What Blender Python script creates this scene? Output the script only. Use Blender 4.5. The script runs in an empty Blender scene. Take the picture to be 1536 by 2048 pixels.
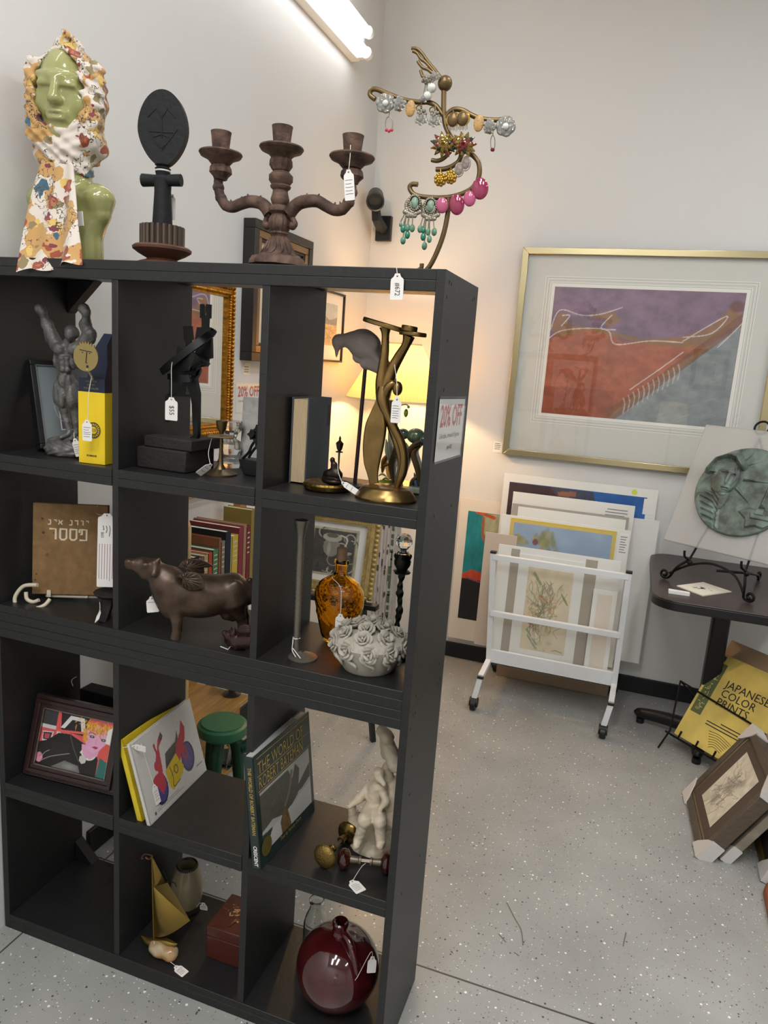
EXPO=0.28
CEIL=((.5,-1.9,22),(.9,.4,14),(2.3,-1.4,16),(2.3,.8,16),(-.35,-2.2,22),(-.1,-.95,13))  # unseen ceiling lights; the final pair added to brighten shelf contents from the front
TUBE_E=6
LAMP=13
import bpy, math, random
import numpy as np
from mathutils import Vector, Matrix
random.seed(7); RNG=np.random.default_rng(7)
SC=bpy.context.scene; COL=SC.collection
# ---------------------------------------------------------------- camera
CAM=np.array([0.35,-1.2955,1.5302]); FOC=1463.83
RT=np.array([0.94167755,0.32919101,0.06983321]); UP=np.array([-0.13002953,0.16454166,0.97776192]); FW=np.array([-0.31037996,0.92981682,-0.19774974])
cd=bpy.data.cameras.new('camera'); co=bpy.data.objects.new('camera',cd); COL.objects.link(co)
cd.sensor_fit='VERTICAL'; cd.sensor_height=36; cd.lens=FOC/2048*36; cd.clip_start=.05
co.matrix_world=Matrix([[RT[i],UP[i],-FW[i],CAM[i]] for i in range(3)]+[[0,0,0,1]])
SC.camera=co
# ---------------------------------------------------------------- light
SC.view_settings.view_transform='Standard'; SC.view_settings.look='None'
SC.view_settings.exposure=EXPO; SC.view_settings.gamma=1.0; SC.view_settings.use_curve_mapping=False
SC.cycles.max_bounces=8; SC.cycles.diffuse_bounces=4; SC.cycles.glossy_bounces=4; SC.cycles.transmission_bounces=8; SC.cycles.transparent_max_bounces=12
SC.cycles.caustics_refractive=False; SC.cycles.caustics_reflective=False; SC.cycles.sample_clamp_indirect=6
W=bpy.data.worlds.new('world'); SC.world=W; W.use_nodes=True
W.node_tree.nodes['Background'].inputs[0].default_value=(.9,.95,1,1); W.node_tree.nodes['Background'].inputs[1].default_value=.12
def area(name,loc,sx,sy,power,color=(1,1,1),rot=(0,0,0)):
    l=bpy.data.lights.new(name,'AREA'); l.shape='RECTANGLE'; l.size=sx; l.size_y=sy; l.energy=power; l.color=color
    o=bpy.data.objects.new(name,l); o.location=loc; o.rotation_euler=rot; COL.objects.link(o); return o
for i,(x,y,p) in enumerate(CEIL):
    area('unseen_ceiling_light',(x,y,3.33),.25,1.25,p,(.985,.99,1.0))
# ---------------------------------------------------------------- helpers
def lin(c):
    if isinstance(c,str): c=[int(c[i:i+2],16) for i in (0,2,4)]
    c=np.array(c[:3],float)/255
    return np.where(c<=.04045,c/12.92,((c+.055)/1.055)**2.4)
def at(px,py,ax,v):
    d=RT*(px-768)/FOC-UP*(py-1024)/FOC+FW
    return CAM+d*((v-CAM[ax])/d[ax])
def on(px,py,p0,n):
    d=RT*(px-768)/FOC-UP*(py-1024)/FOC+FW; n=np.array(n,float)
    return CAM+d*(((np.array(p0)-CAM)@n)/(d@n))
V=lambda *a: np.array(a,float)
def unit(v): v=np.array(v,float); return v/np.linalg.norm(v)
MATS={}
def M(name,col,r=.5,m=0.,var=0.,vs=25,bump=0.,bs=120,coat=0.,trans=0.,emit=0.,col2=None,ior=1.45,alpha=1.,spec=.5,stretch=None):
    if name in MATS: return MATS[name]
    mt=bpy.data.materials.new(name); mt.use_nodes=True; nt=mt.node_tree; b=nt.nodes['Principled BSDF']
    c=lin(col); b.inputs['Base Color'].default_value=(*c,1); b.inputs['Roughness'].default_value=r; b.inputs['Metallic'].default_value=m
    b.inputs['IOR'].default_value=ior; b.inputs['Specular IOR Level'].default_value=spec
    b.inputs['Coat Weight'].default_value=coat; b.inputs['Coat Roughness'].default_value=.08
    b.inputs['Transmission Weight'].default_value=trans; b.inputs['Alpha'].default_value=alpha
    if emit: b.inputs['Emission Color'].default_value=(*c,1); b.inputs['Emission Strength'].default_value=emit
    tc=nt.nodes.new('ShaderNodeTexCoord'); src=tc.outputs['Object']
    if stretch:
        mp=nt.nodes.new('ShaderNodeMapping'); mp.inputs['Scale'].default_value=stretch; nt.links.new(src,mp.inputs[0]); src=mp.outputs[0]
    if var or col2 is not None:
        n=nt.nodes.new('ShaderNodeTexNoise'); n.inputs['Scale'].default_value=vs; n.inputs['Detail'].default_value=5; nt.links.new(src,n.inputs[0])
        rp=nt.nodes.new('ShaderNodeValToRGB'); rp.color_ramp.elements[0].position=.35; rp.color_ramp.elements[1].position=.65
        a=c*(1-var); z=lin(col2) if col2 is not None else np.minimum(c*(1+var),1)
        rp.color_ramp.elements[0].color=(*a,1); rp.color_ramp.elements[1].color=(*z,1)
        nt.links.new(n.outputs[0],rp.inputs[0]); nt.links.new(rp.outputs[0],b.inputs['Base Color'])
    if bump:
        n=nt.nodes.new('ShaderNodeTexNoise'); n.inputs['Scale'].default_value=bs; n.inputs['Detail'].default_value=4; nt.links.new(src,n.inputs[0])
        bp=nt.nodes.new('ShaderNodeBump'); bp.inputs['Strength'].default_value=bump; bp.inputs['Distance'].default_value=.004
        nt.links.new(n.outputs[0],bp.inputs['Height']); nt.links.new(bp.outputs[0],b.inputs['Normal'])
    MATS[name]=mt; return mt
def paintmat(name='painted_print',r=.45,coat=0.):
    k=name
    if k in MATS: return MATS[k]
    mt=bpy.data.materials.new(k); mt.use_nodes=True; nt=mt.node_tree; b=nt.nodes['Principled BSDF']
    a=nt.nodes.new('ShaderNodeAttribute'); a.attribute_name='paint'; nt.links.new(a.outputs['Color'],b.inputs['Base Color'])
    b.inputs['Roughness'].default_value=r; b.inputs['Coat Weight'].default_value=coat; b.inputs['Coat Roughness'].default_value=.03
    MATS[k]=mt; return mt
class MB:
    """collects pieces, links them as ONE mesh object"""
    def __init__(s): s.v=[]; s.f=[]; s.m=[]; s.n=0; s.mats=[]; s.cols=[]; s.hascol=False
    def add(s,vf,mat,col=None):
        v,f=vf; v=np.asarray(v,float).reshape(-1,3)
        if mat not in s.mats: s.mats.append(mat)
        i=s.mats.index(mat); s.v.append(v)
        for q in f: s.f.append([int(k)+s.n for k in q]); s.m.append(i)
        s.n+=len(v)
        if col is not None: s.hascol=True; s.cols.append(col)
        else: s.cols.append(np.ones((len(v),3)))
        return s
    def build(s,name,parent=None,bev=0.,sub=0,base=None,smooth=True,ang=38):
        v=np.concatenate(s.v) if s.v else np.zeros((0,3))
        if parent is not None:
            o0=parent; 
            while o0.parent: o0=o0.parent
            org=np.array(o0.location)
        else:
            org=np.array(base) if base is not None else V((v[:,0].min()+v[:,0].max())/2,(v[:,1].min()+v[:,1].max())/2,v[:,2].min())
        me=bpy.data.meshes.new(name); me.from_pydata((v-org).tolist(),[],s.f)
        for m in s.mats: me.materials.append(m)
        me.polygons.foreach_set('material_index',s.m)
        if s.hascol:
            c=np.concatenate(s.cols); at_=me.color_attributes.new('paint','FLOAT_COLOR','POINT')
            at_.data.foreach_set('color',np.concatenate([c,np.ones((len(c),1))],1).astype(np.float32).ravel())
        me.update()
        if smooth: me.shade_smooth(); me.set_sharp_from_angle(angle=math.radians(ang))
        o=bpy.data.objects.new(name,me); COL.objects.link(o)
        if parent is not None: o.parent=parent
        else: o.location=org
        if bev:
            b=o.modifiers.new('bevel','BEVEL'); b.width=bev; b.segments=2; b.limit_method='ANGLE'; b.angle_limit=math.radians(50)
        if sub:
            b=o.modifiers.new('subsurf','SUBSURF'); b.levels=sub; b.render_levels=sub
        return o
def tag(o,label,cat,group=None):
    o['label']=label; o['category']=cat
    if group: o['group']=group
    return o
def struct(o): o['kind']='structure'; return o
def thing(name,label,cat,loc,group=None):
    o=bpy.data.objects.new(name,None); o.empty_display_size=.05; COL.objects.link(o); o.location=[float(k) for k in loc]
    return tag(o,label,cat,group)
def one(mb,name,label,cat,group=None,**k): return tag(mb.build(name,**k),label,cat,group)
# ---- shapes: return (verts, faces)
def box(x0,x1,y0,y1,z0,z1):
    v=[(x,y,z) for x in (x0,x1) for y in (y0,y1) for z in (z0,z1)]
    return v,[(0,1,3,2),(4,6,7,5),(0,4,5,1),(2,3,7,6),(0,2,6,4),(1,5,7,3)]
class Fr:
    """local frame: origin o, axes u,v,n"""
    def __init__(s,o,u,v,n=None):
        s.o=np.array(o,float); s.u=unit(u); s.v=unit(np.array(v,float)-s.u*(np.array(v,float)@s.u)); s.n=np.cross(s.u,s.v) if n is None else unit(n)
    def p(s,a,b,c=0): return s.o+s.u*a+s.v*b+s.n*c
    def pts(s,L): return np.array([s.p(*q) for q in L])
    def at(s,a,b,c=0): return Fr(s.p(a,b,c),s.u,s.v,s.n)
def fbox(fr,a0,a1,b0,b1,c0,c1):
    v,f=box(a0,a1,b0,b1,c0,c1); return fr.pts(v),f
def prism(fr,outline,c0,c1):
    n=len(outline); v=[fr.p(a,b,c0) for a,b in outline]+[fr.p(a,b,c1) for a,b in outline]
    f=[tuple(range(n))[::-1],tuple(range(n,2*n))]+[(i,(i+1)%n,n+(i+1)%n,n+i) for i in range(n)]
    return v,f
def flat(fr,outline,c=0): return [fr.p(a,b,c) for a,b in outline],[tuple(range(len(outline)))]
def smoothpath(P,k=6):
    P=np.array(P,float)
    if len(P)<3: return P
    out=[]
    for i in range(len(P)-1):
        p0=P[max(i-1,0)];p1=P[i];p2=P[i+1];p3=P[min(i+2,len(P)-1)]
        for t in np.linspace(0,1,k,endpoint=False):
            out.append(.5*((2*p1)+(-p0+p2)*t+(2*p0-5*p1+4*p2-p3)*t*t+(-p0+3*p1-3*p2+p3)*t**3))
    out.append(P[-1]); return np.array(out)
def tube(P,R,n=10,k=0,sec=None,twist=0):
    """P path, R radius or list; sec: optional (n,2) cross section"""
    P=np.array(P,float); R=np.full(len(P),float(R)) if np.isscalar(R) else np.array(R,float)
    if k:
        Q=np.concatenate([P,R[:,None]],1); Q=smoothpath(Q,k); P=Q[:,:3]; R=np.abs(Q[:,3])
    if sec is None:
        a=np.linspace(0,2*math.pi,n,endpoint=False); sec=np.stack([np.cos(a),np.sin(a)],1)
    n=len(sec); T=np.gradient(P,axis=0); T/= np.linalg.norm(T,axis=1)[:,None]+1e-12
    ref=V(0,0,1) if abs(T[0][2])<.9 else V(1,0,0)
    A=unit(np.cross(ref,T[0])); v=[]
    for i in range(len(P)):
        A=A-T[i]*(A@T[i]); A=A/np.linalg.norm(A); B=np.cross(T[i],A); th=twist*i
        c,s=math.cos(th),math.sin(th); A2=A*c+B*s; B2=-A*s+B*c
        v.append(P[i]+R[i]*(sec[:,:1]*A2+sec[:,1:]*B2))
    v=np.concatenate(v); f=[]
    for i in range(len(P)-1):
        for j in range(n):
            j2=(j+1)%n; f.append((i*n+j,i*n+j2,(i+1)*n+j2,(i+1)*n+j))
    f.append(tuple(range(n))[::-1]); f.append(tuple((len(P)-1)*n+j for j in range(n)))
    return v,f
def lathe(c,prof,n=32,axis=None,mod=None,sx=1,sy=1,cap=True):
    """prof: list of (r,h); around axis through c"""
    c=np.array(c,float)
    if axis is None: A,B,Z=V(1,0,0),V(0,1,0),V(0,0,1)
    else:
        Z=unit(axis); A=unit(np.cross(Z,V(0,0,1) if abs(Z[2])<.9 else V(1,0,0))); B=np.cross(Z,A)
    v=[];f=[]
    for r,h in prof:
        for j in range(n):
            t=2*math.pi*j/n; rr=r*(mod(t,h) if mod else 1)
            v.append(c+A*rr*math.cos(t)*sx+B*rr*math.sin(t)*sy+Z*h)
    for i in range(len(prof)-1):
        for j in range(n):
            j2=(j+1)%n; f.append((i*n+j,i*n+j2,(i+1)*n+j2,(i+1)*n+j))
    if cap and prof[0][0]>1e-6: f.append(tuple(range(n))[::-1])
    if cap and prof[-1][0]>1e-6: f.append(tuple((len(prof)-1)*n+j for j in range(n)))
    return v,f
def cyl(a,b,r,n=16): return tube([a,b],r,n)
def ball(c,r,n=16,sc=(1,1,1),ax=None):
    m=max(6,n//2); c=np.array(c,float); R=np.eye(3) if ax is None else np.array(ax)
    v=[];f=[]
    for i in range(m+1):
        ph=math.pi*i/m
        for j in range(n):
            t=2*math.pi*j/n; q=V(math.sin(ph)*math.cos(t)*sc[0],math.sin(ph)*math.sin(t)*sc[1],-math.cos(ph)*sc[2])*r
            v.append(c+R.T@q if ax is not None else c+q)
    for i in range(m):
        for j in range(n):
            j2=(j+1)%n; f.append((i*n+j,i*n+j2,(i+1)*n+j2,(i+1)*n+j))
    return v,f
_T={}
def text(fr,s,size,ext=.0002,bold=False,sx=1.,align='LEFT'):
    cu=bpy.data.curves.new('lettering','FONT'); cu.body=s; cu.size=size; cu.extrude=0; cu.align_x=align
    if bold: cu.offset=size*.025
    cu.resolution_u=2
    o=bpy.data.objects.new('lettering',cu); COL.objects.link(o)
    dg=bpy.context.evaluated_depsgraph_get(); me=o.evaluated_get(dg).to_mesh()
    v=[fr.p(k.co.x*sx,k.co.y,ext) for k in me.vertices]; f=[tuple(p.vertices) for p in me.polygons]
    o.evaluated_get(dg).to_mesh_clear(); bpy.data.objects.remove(o); bpy.data.curves.remove(cu)
    return v,f
def stroke(fr,P,w,c=.0003,k=0):
    """flat ribbon along 2d polyline in the frame"""
    P=np.array(P,float)
    if k: P=smoothpath(P,k)
    T=np.gradient(P,axis=0); T/=np.linalg.norm(T,axis=1)[:,None]+1e-12; N=np.stack([-T[:,1],T[:,0]],1)*w/2
    v=[fr.p(*q,c) for q in np.concatenate([P+N,P-N])]; n=len(P)
    return v,[(i,i+n,i+1+n,i+1) for i in range(n-1)]
# ---- painted sheets
class Cv:
    """little painter: colour per vertex of a fine sheet. coordinates 0..1, y up"""
    def __init__(s,w,h,bg): s.w,s.h=w,h; s.a=np.zeros((h,w,3))+np.array(lin(bg)); s.X,s.Y=np.meshgrid(np.linspace(0,1,w),np.linspace(0,1,h)); s.asp=w/h
    def put(s,m,c,al=1.):
        m=(m*al)[...,None]; s.a=s.a*(1-m)+np.array(lin(c))*m; return s
    def poly(s,P,c,al=1.):
        m=np.zeros(s.X.shape,bool); n=len(P)
        for i in range(n):
            (x0,y0),(x1,y1)=P[i],P[(i+1)%n]
            if y0==y1: continue
            m^=((y0>s.Y)!=(y1>s.Y))&(s.X<(x1-x0)*(s.Y-y0)/(y1-y0)+x0)
        return s.put(m.astype(float),c,al)
    def rect(s,x0,y0,x1,y1,c,al=1.): return s.put(((s.X>=x0)&(s.X<=x1)&(s.Y>=y0)&(s.Y<=y1)).astype(float),c,al)
    def ell(s,x,y,rx,ry,c,al=1.,soft=0.,rot=0.):
        dx=(s.X-x)*s.asp; dy=s.Y-y; cc,ss=math.cos(rot),math.sin(rot); a=dx*cc+dy*ss; b=-dx*ss+dy*cc
        d=np.sqrt((a/(rx*s.asp))**2+(b/ry)**2)
        return s.put((d<1).astype(float) if not soft else np.clip((1-d)/soft,0,1),c,al)
    def line(s,P,w,c,al=1.,k=5):
        P=smoothpath(P,k) if k and len(P)>2 else np.array(P,float); d=np.full(s.X.shape,9.)
        for (x0,y0),(x1,y1) in zip(P[:-1],P[1:]):
            ax,ay=(x1-x0)*s.asp,y1-y0; L=ax*ax+ay*ay+1e-12
            t=np.clip((((s.X-x0)*s.asp)*ax+(s.Y-y0)*ay)/L,0,1)
            d=np.minimum(d,np.hypot((s.X-x0)*s.asp-t*ax,(s.Y-y0)-t*ay))
        return s.put(np.clip((w/2-d)/(.4/s.h)+.5,0,1),c,al)
    def grain(s,amt,cells=12,aniso=(1,1)):
        g=np.zeros(s.X.shape)
        for o in range(3):
            n=cells*2**o; nx,ny=int(n*aniso[0])+2,int(n*aniso[1])+2; r=RNG.random((ny,nx))
            x=s.X*(nx-1.001); y=s.Y*(ny-1.001); i=x.astype(int); j=y.astype(int); u=x-i; w=y-j
            u=u*u*(3-2*u); w=w*w*(3-2*w)
            g+=(r[j,i]*(1-u)*(1-w)+r[j,i+1]*u*(1-w)+r[j+1,i]*(1-u)*w+r[j+1,i+1]*u*w-.5)/2**o
        s.a=np.clip(s.a*(1+amt*g[...,None]),0,1); return s
    def sheet(s,fr,W_,H_,c=0):
        v=(fr.o+s.X[...,None]*W_*fr.u+s.Y[...,None]*H_*fr.v+c*fr.n).reshape(-1,3); w=s.w
        I=np.arange(w*s.h).reshape(s.h,w); f=np.stack([I[:-1,:-1],I[:-1,1:],I[1:,1:],I[1:,:-1]],-1).reshape(-1,4)
        return (v,f),s.a.reshape(-1,3)
def put(mb,cv,fr,W_,H_,c=0,mat=None):
    vf,col=cv.sheet(fr,W_,H_,c); mb.add(vf,mat or paintmat(),col)
# ---- blobs: smooth union of round cones and ellipsoids, meshed by surface nets
def blob(prims,h,k=.006,disp=None):
    lo=np.full(3,9.); hi=-lo
    for q in prims:
        if q[0]=='c': P=[np.array(q[1])-q[3],np.array(q[1])+q[3],np.array(q[2])-q[4],np.array(q[2])+q[4]]
        else: P=[np.array(q[1])-max(q[2]),np.array(q[1])+max(q[2])]
        if q[0]!='-': lo=np.minimum(lo,np.min(P,0)); hi=np.maximum(hi,np.max(P,0))
    lo-=4*h; hi+=4*h; N=np.ceil((hi-lo)/h).astype(int)+1
    ax=[lo[i]+h*np.arange(N[i]) for i in range(3)]
    D=np.full(N,1e3)
    def ev(q,G):
        if q[0]=='c':
            a,b=np.array(q[1],float),np.array(q[2],float); ab=b-a; L=ab@ab+1e-12
            p=G-a; t=np.clip(p@ab/L,0,1); return np.linalg.norm(p-t[...,None]*ab,axis=-1)-(q[3]+(q[4]-q[3])*t)
        p=G-np.array(q[1],float)
        if len(q)>3 and q[3] is not None: p=p@np.array(q[3]).T
        r=np.array(q[2],float); k0=np.linalg.norm(p/r,axis=-1); k1=np.linalg.norm(p/(r*r),axis=-1)+1e-9
        return k0*(k0-1)/k1
    for q in prims:
        if q[0]=='c': a=np.minimum(np.array(q[1])-q[3],np.array(q[2])-q[4]); b=np.maximum(np.array(q[1])+q[3],np.array(q[2])+q[4])
        else: a=np.array(q[1])-max(q[2]); b=np.array(q[1])+max(q[2])
        kk=k if q[0]!='-' else k*.5
        i0=np.maximum(((a-lo-3*k-3*h)/h).astype(int),0); i1=np.minimum(((b-lo+3*k+3*h)/h).astype(int)+2,N)
        if (i1<=i0).any(): continue
        sl=tuple(slice(i0[i],i1[i]) for i in range(3))
        G=np.stack(np.meshgrid(*[ax[i][sl[i]] for i in range(3)],indexing='ij'),-1); d=ev(q,G); o=D[sl]
        if q[0]=='-': d=-d; hh=np.maximum(kk-np.abs(o-d),0)/kk; D[sl]=np.maximum(o,d)+hh*hh*kk/4
        else: hh=np.maximum(kk-np.abs(o-d),0)/kk; D[sl]=np.minimum(o,d)-hh*hh*kk/4
    if disp is not None:
        G=np.stack(np.meshgrid(*ax,indexing='ij'),-1); D=D+disp(G)
    return nets(D,lo,h)
def nets(D,lo,h):
    S=D<0; N=D.shape
    cs=np.zeros((N[0]-1,N[1]-1,N[2]-1,3)); cn=np.zeros(cs.shape[:3])
    offs=[(i,j,k) for i in (0,1) for j in (0,1) for k in (0,1)]
    sub=lambda A,o: A[o[0]:N[0]-1+o[0],o[1]:N[1]-1+o[1],o[2]:N[2]-1+o[2]]
    for a in range(8):
        for b in range(a+1,8):
            A,B=offs[a],offs[b]
            if sum(abs(A[i]-B[i]) for i in range(3))!=1: continue
            da,db=sub(D,A),sub(D,B); cr=(da<0)!=(db<0); t=np.where(cr,da/(da-db+1e-20),0)
            for i in range(3): cs[...,i]+=np.where(cr,A[i]+(B[i]-A[i])*t,0)
            cn+=cr
    ok=cn>0; idx=-np.ones(ok.shape,int); idx[ok]=np.arange(ok.sum()); I=np.argwhere(ok)
    v=lo+h*(I+cs[ok]/cn[ok][:,None]); F=[]
    for axn in range(3):
        o1,o2=[i for i in range(3) if i!=axn]
        sh=[slice(0,n-1) for n in N]; sh[o1]=slice(1,N[o1]-1); sh[o2]=slice(1,N[o2]-1)
        s0=S[tuple(sh)]; sh2=list(sh); sh2[axn]=slice(1,N[axn]); s1=S[tuple(sh2)]
        E=np.argwhere(s0!=s1)
        if not len(E): continue
        E2=E.copy(); E2[:,o1]+=1; E2[:,o2]+=1; q=[]
        for d1,d2 in ((-1,-1),(0,-1),(0,0),(-1,0)):
            C=E2.copy(); C[:,o1]+=d1; C[:,o2]+=d2; q.append(idx[C[:,0],C[:,1],C[:,2]])
        q=np.stack(q,1); fl=s0[tuple(E.T)]
        if axn==1: fl=~fl
        q[~fl]=q[~fl][:,::-1]; F.append(q)
    return v,np.concatenate(F)
# ================================================================ setting
XW=-1.062; YW=2.407; HC=3.4; XR=3.6; YR=-3.4
def floor_mat():
    mt=bpy.data.materials.new('speckled_grey_floor'); mt.use_nodes=True; nt=mt.node_tree; b=nt.nodes['Principled BSDF']; L=nt.links.new
    tc=nt.nodes.new('ShaderNodeTexCoord'); g=tc.outputs['Object']
    def N(t,**k):
        n=nt.nodes.new(t)
        for a,v in k.items(): setattr(n,a,v)
        return n
    n=N('ShaderNodeTexNoise'); n.inputs['Scale'].default_value=3; n.inputs['Detail'].default_value=6; L(g,n.inputs[0])
    rp=N('ShaderNodeValToRGB'); rp.color_ramp.elements[0].color=(*lin('959591'),1); rp.color_ramp.elements[1].color=(*lin('a9a9a4'),1); rp.color_ramp.elements[0].position=.3; rp.color_ramp.elements[1].position=.7; L(n.outputs[0],rp.inputs[0])
    cur=rp.outputs[0]
    def specks(scale,th,col,off):
        nonlocal cur
        mp=N('ShaderNodeMapping'); mp.inputs['Location'].default_value=(off,off*.7,0); L(g,mp.inputs[0])
        v=N('ShaderNodeTexVoronoi'); v.inputs['Scale'].default_value=scale; L(mp.outputs[0],v.inputs['Vector'])
        sep=N('ShaderNodeSeparateColor'); L(v.outputs['Color'],sep.inputs[0])
        m1=N('ShaderNodeMath',operation='MULTIPLY'); m1.inputs[1].default_value=th; L(sep.outputs[0],m1.inputs[0])
        m2=N('ShaderNodeMath',operation='SUBTRACT'); m2.inputs[1].default_value=th*.55; L(m1.outputs[0],m2.inputs[0])
        lt=N('ShaderNodeMath',operation='LESS_THAN'); L(v.outputs['Distance'],lt.inputs[0]); L(m2.outputs[0],lt.inputs[1])
        mx=N('ShaderNodeMix',data_type='RGBA'); L(lt.outputs[0],mx.inputs[0]); L(cur,mx.inputs[6]); mx.inputs[7].default_value=(*lin(col),1); cur=mx.outputs[2]
    specks(62,.5,'eeeeea',0); specks(74,.5,'4a4c4e',3.3); specks(125,.6,'6f7172',7.7); specks(110,.5,'dcdcd7',5.1)
    sx=N('ShaderNodeSeparateXYZ'); L(g,sx.inputs[0])
    for o,p,w in ((1,SEAM_Y,.0028),(0,SEAM_X,.0025)):
        s=N('ShaderNodeMath',operation='SUBTRACT'); s.inputs[1].default_value=p; L(sx.outputs[o],s.inputs[0])
        a=N('ShaderNodeMath',operation='ABSOLUTE'); L(s.outputs[0],a.inputs[0]); lt=N('ShaderNodeMath',operation='LESS_THAN'); lt.inputs[1].default_value=w; L(a.outputs[0],lt.inputs[0])
        mx=N('ShaderNodeMix',data_type='RGBA'); L(lt.outputs[0],mx.inputs[0]); L(cur,mx.inputs[6]); mx.inputs[7].default_value=(*lin('4d4b46'),1); cur=mx.outputs[2]
    L(cur,b.inputs['Base Color']); b.inputs['Roughness'].default_value=.33; b.inputs['Specular IOR Level'].default_value=.45
    n2=N('ShaderNodeTexNoise'); n2.inputs['Scale'].default_value=30; L(g,n2.inputs[0]); bp=N('ShaderNodeBump'); bp.inputs['Strength'].default_value=.12; bp.inputs['Distance'].default_value=.003
    L(n2.outputs[0],bp.inputs['Height']); L(bp.outputs[0],b.inputs['Normal'])
    return mt
SEAM_Y=.318; SEAM_X=-1.0
FLOORM=floor_mat()
WALL=M('white_wall_paint','dcdbd8',r=.62,bump=.06,bs=60)
BLACKBASE=M('black_rubber_baseboard','191a1b',r=.45)
struct(MB().add(box(XW-.1,XR,YR,YW+.1,-.05,0),FLOORM).build('floor',base=(0,0,0)))
struct(MB().add(box(XW-.1,XW,YR,YW+.1,0,HC),WALL).build('wall_left'))
struct(MB().add(box(XW,XR,YW,YW+.1,0,HC),WALL).build('wall_back'))
struct(MB().add(box(XR,XR+.1,YR,YW+.1,0,HC),WALL).build('wall_right'))
struct(MB().add(box(XW-.1,XR+.1,YR-.1,YR,0,HC),WALL).build('wall_front'))
struct(MB().add(box(XW-.1,XR+.1,YR-.1,YW+.1,HC,HC+.1),WALL).build('ceiling'))
struct(MB().add(box(XW+.012,XR,YW-.012,YW,0,.083),BLACKBASE).build('baseboard_back',bev=.003))
struct(MB().add(box(XW,XW+.012,.31,YW,0,.083),BLACKBASE).build('baseboard_left',bev=.003))
# scuffs on the paint
sc_=Fr((0,0,0),(1,0,0),(0,1,0)); SCF=M('floor_scuff','6f6860',r=.6); mb=MB()
for P in ([at(1013,1805,2,0)[:2],at(1030,1838,2,0)[:2],at(1042,1860,2,0)[:2],at(1046,1890,2,0)[:2]],[at(997,1868,2,0)[:2],at(1012,1885,2,0)[:2]],[at(1252,1865,2,0)[:2],at(1246,1893,2,0)[:2]],[at(1028,1905,2,0)[:2],at(1038,1912,2,0)[:2]]):
    mb.add(stroke(sc_,P,.0035,.0006,4 if len(P)>2 else 0),SCF)
struct(mb.build('trim_1',smooth=False))
# ---------------------------------------------------------------- fluorescent fixture on the left wall
ENAM=M('white_enamel','e8e6e0',r=.35); TUBE=M('fluorescent_tube','fbfdff',emit=TUBE_E)
zf=2.90
L1=thing('fluorescent_light','white twin tube fluorescent fixture fixed high on the side wall','light',(XW,1.0,zf))
y1=2.02; y0=-.4
MB().add(prism(Fr((XW,y0,zf),(1,0,0),(0,0,1),(0,1,0)),[(0,-.065),(.04,-.065),(.062,-.03),(.062,.03),(.04,.065),(0,.065)],0,y1-y0),ENAM).build('housing',L1,bev=.003)
for zz in (-.042,.042):
    MB().add(cyl((XW+.083,y0+.03,zf+zz),(XW+.083,y1-.035,zf+zz),.0165,16),TUBE).build('tube',L1)
    mb=MB(); mb.add(lathe((XW+.083,y1-.035,zf+zz),[(.017,0),(.024,.004),(.024,.028),(.018,.032),(0,.032)],16,(0,1,0)),ENAM)
    mb.add(box(XW+.04,XW+.085,y1-.03,y1-.006,zf+zz-.018,zf+zz+.018),ENAM).build('socket',L1)
# ================================================================ bookcase: two stacked units
BLK=M('black_stained_wood','212121',r=.42,bump=.12,bs=40,stretch=(2,2,9),spec=.5,var=.10,vs=12); BLKH=M('black_stained_board','202020',r=.4,bump=.12,bs=40,stretch=(9,2,2),spec=.5,var=.10,vs=12)
NAIL=M('nail_hole','0c0c0c',r=.8)
XS=[(-1.058,-1.0405),(-.7104,-.6944),(-.3605,-.3437),(-.0165,0.)]; DP=.27
def unit_(name,label,z0,z1,zf0,zs0,zs1,zt,first):
    t=thing(name,label,'bookcase',(-.53,.135,z0))
    for i,(a,b) in enumerate(XS):
        nm='side_panel' if i in (0,3) else 'divider'
        mb=MB().add(box(a,b,.002 if i in(1,2) else 0,DP,z0+(0 if i in(0,3) else .02),z1-(0 if i in(0,3) else .02)),BLK)
        if i==3:
            for (yy,zz) in ((.03,z1-.018),(.045,z1-.02),(.02,z1-.045),(.225,z1-.03),(.24,z1-.025),(.06,zs1-.02),(.2,zs1-.02),(.04,z0+.02),(.22,z0+.02),(.05,z1-.12),(.055,z1-.21)):
                mb.add(box(b,b+.0006,yy-.0012,yy+.0012,zz-.003,zz+.003),NAIL)
        mb.build(nm,t,bev=.0012)
    xl,xr=XS[0][1],XS[3][0]
    MB().add(box(xl,xr,.0,DP,z1-.019,z1),BLKH).add(box(xl,xr,0,.019,zt,z1-.019),BLKH).build('top_board',t,bev=.0012)
    MB().add(box(xl,xr,.0,DP,zf0-.019,zf0),BLKH).add(box(xl,xr,0,.019,z0,zf0-.019),BLKH).build('bottom_board',t,bev=.0012)
    for i in range(3):
        a,b=XS[i][1],XS[i+1][0]
        MB().add(box(a,b,.0,DP,zs1-.019,zs1),BLKH).add(box(a,b,0,.019,zs0,zs1-.019),BLKH).build('shelf',t,bev=.0012)
    for (xx,zc,s,w,th) in (first):
        # triangular corner brackets at the back
        MB().add(prism(Fr((xx,DP-.03,zc),(1,0,0),(0,0,s),(0,1,0)),[(0,0),(w,0),(0,w*th)],0,.03),BLK).build('corner_bracket',t,bev=.001)
    return t
unit_('bookcase_unit','upper black open bookcase unit stacked on the other one',.8597,1.70,.9007,1.2292,1.267,1.6614,[(XS[0][1],1.681,-1,.085,.95)])
unit_('bookcase_unit','lower black open bookcase unit standing on the floor',.0,.8592,.0411,.3873,.4262,.8186,[(XS[0][1],.4072,-1,.10,.8),(XS[0][1],.0411,1,.06,1.0)])
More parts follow.
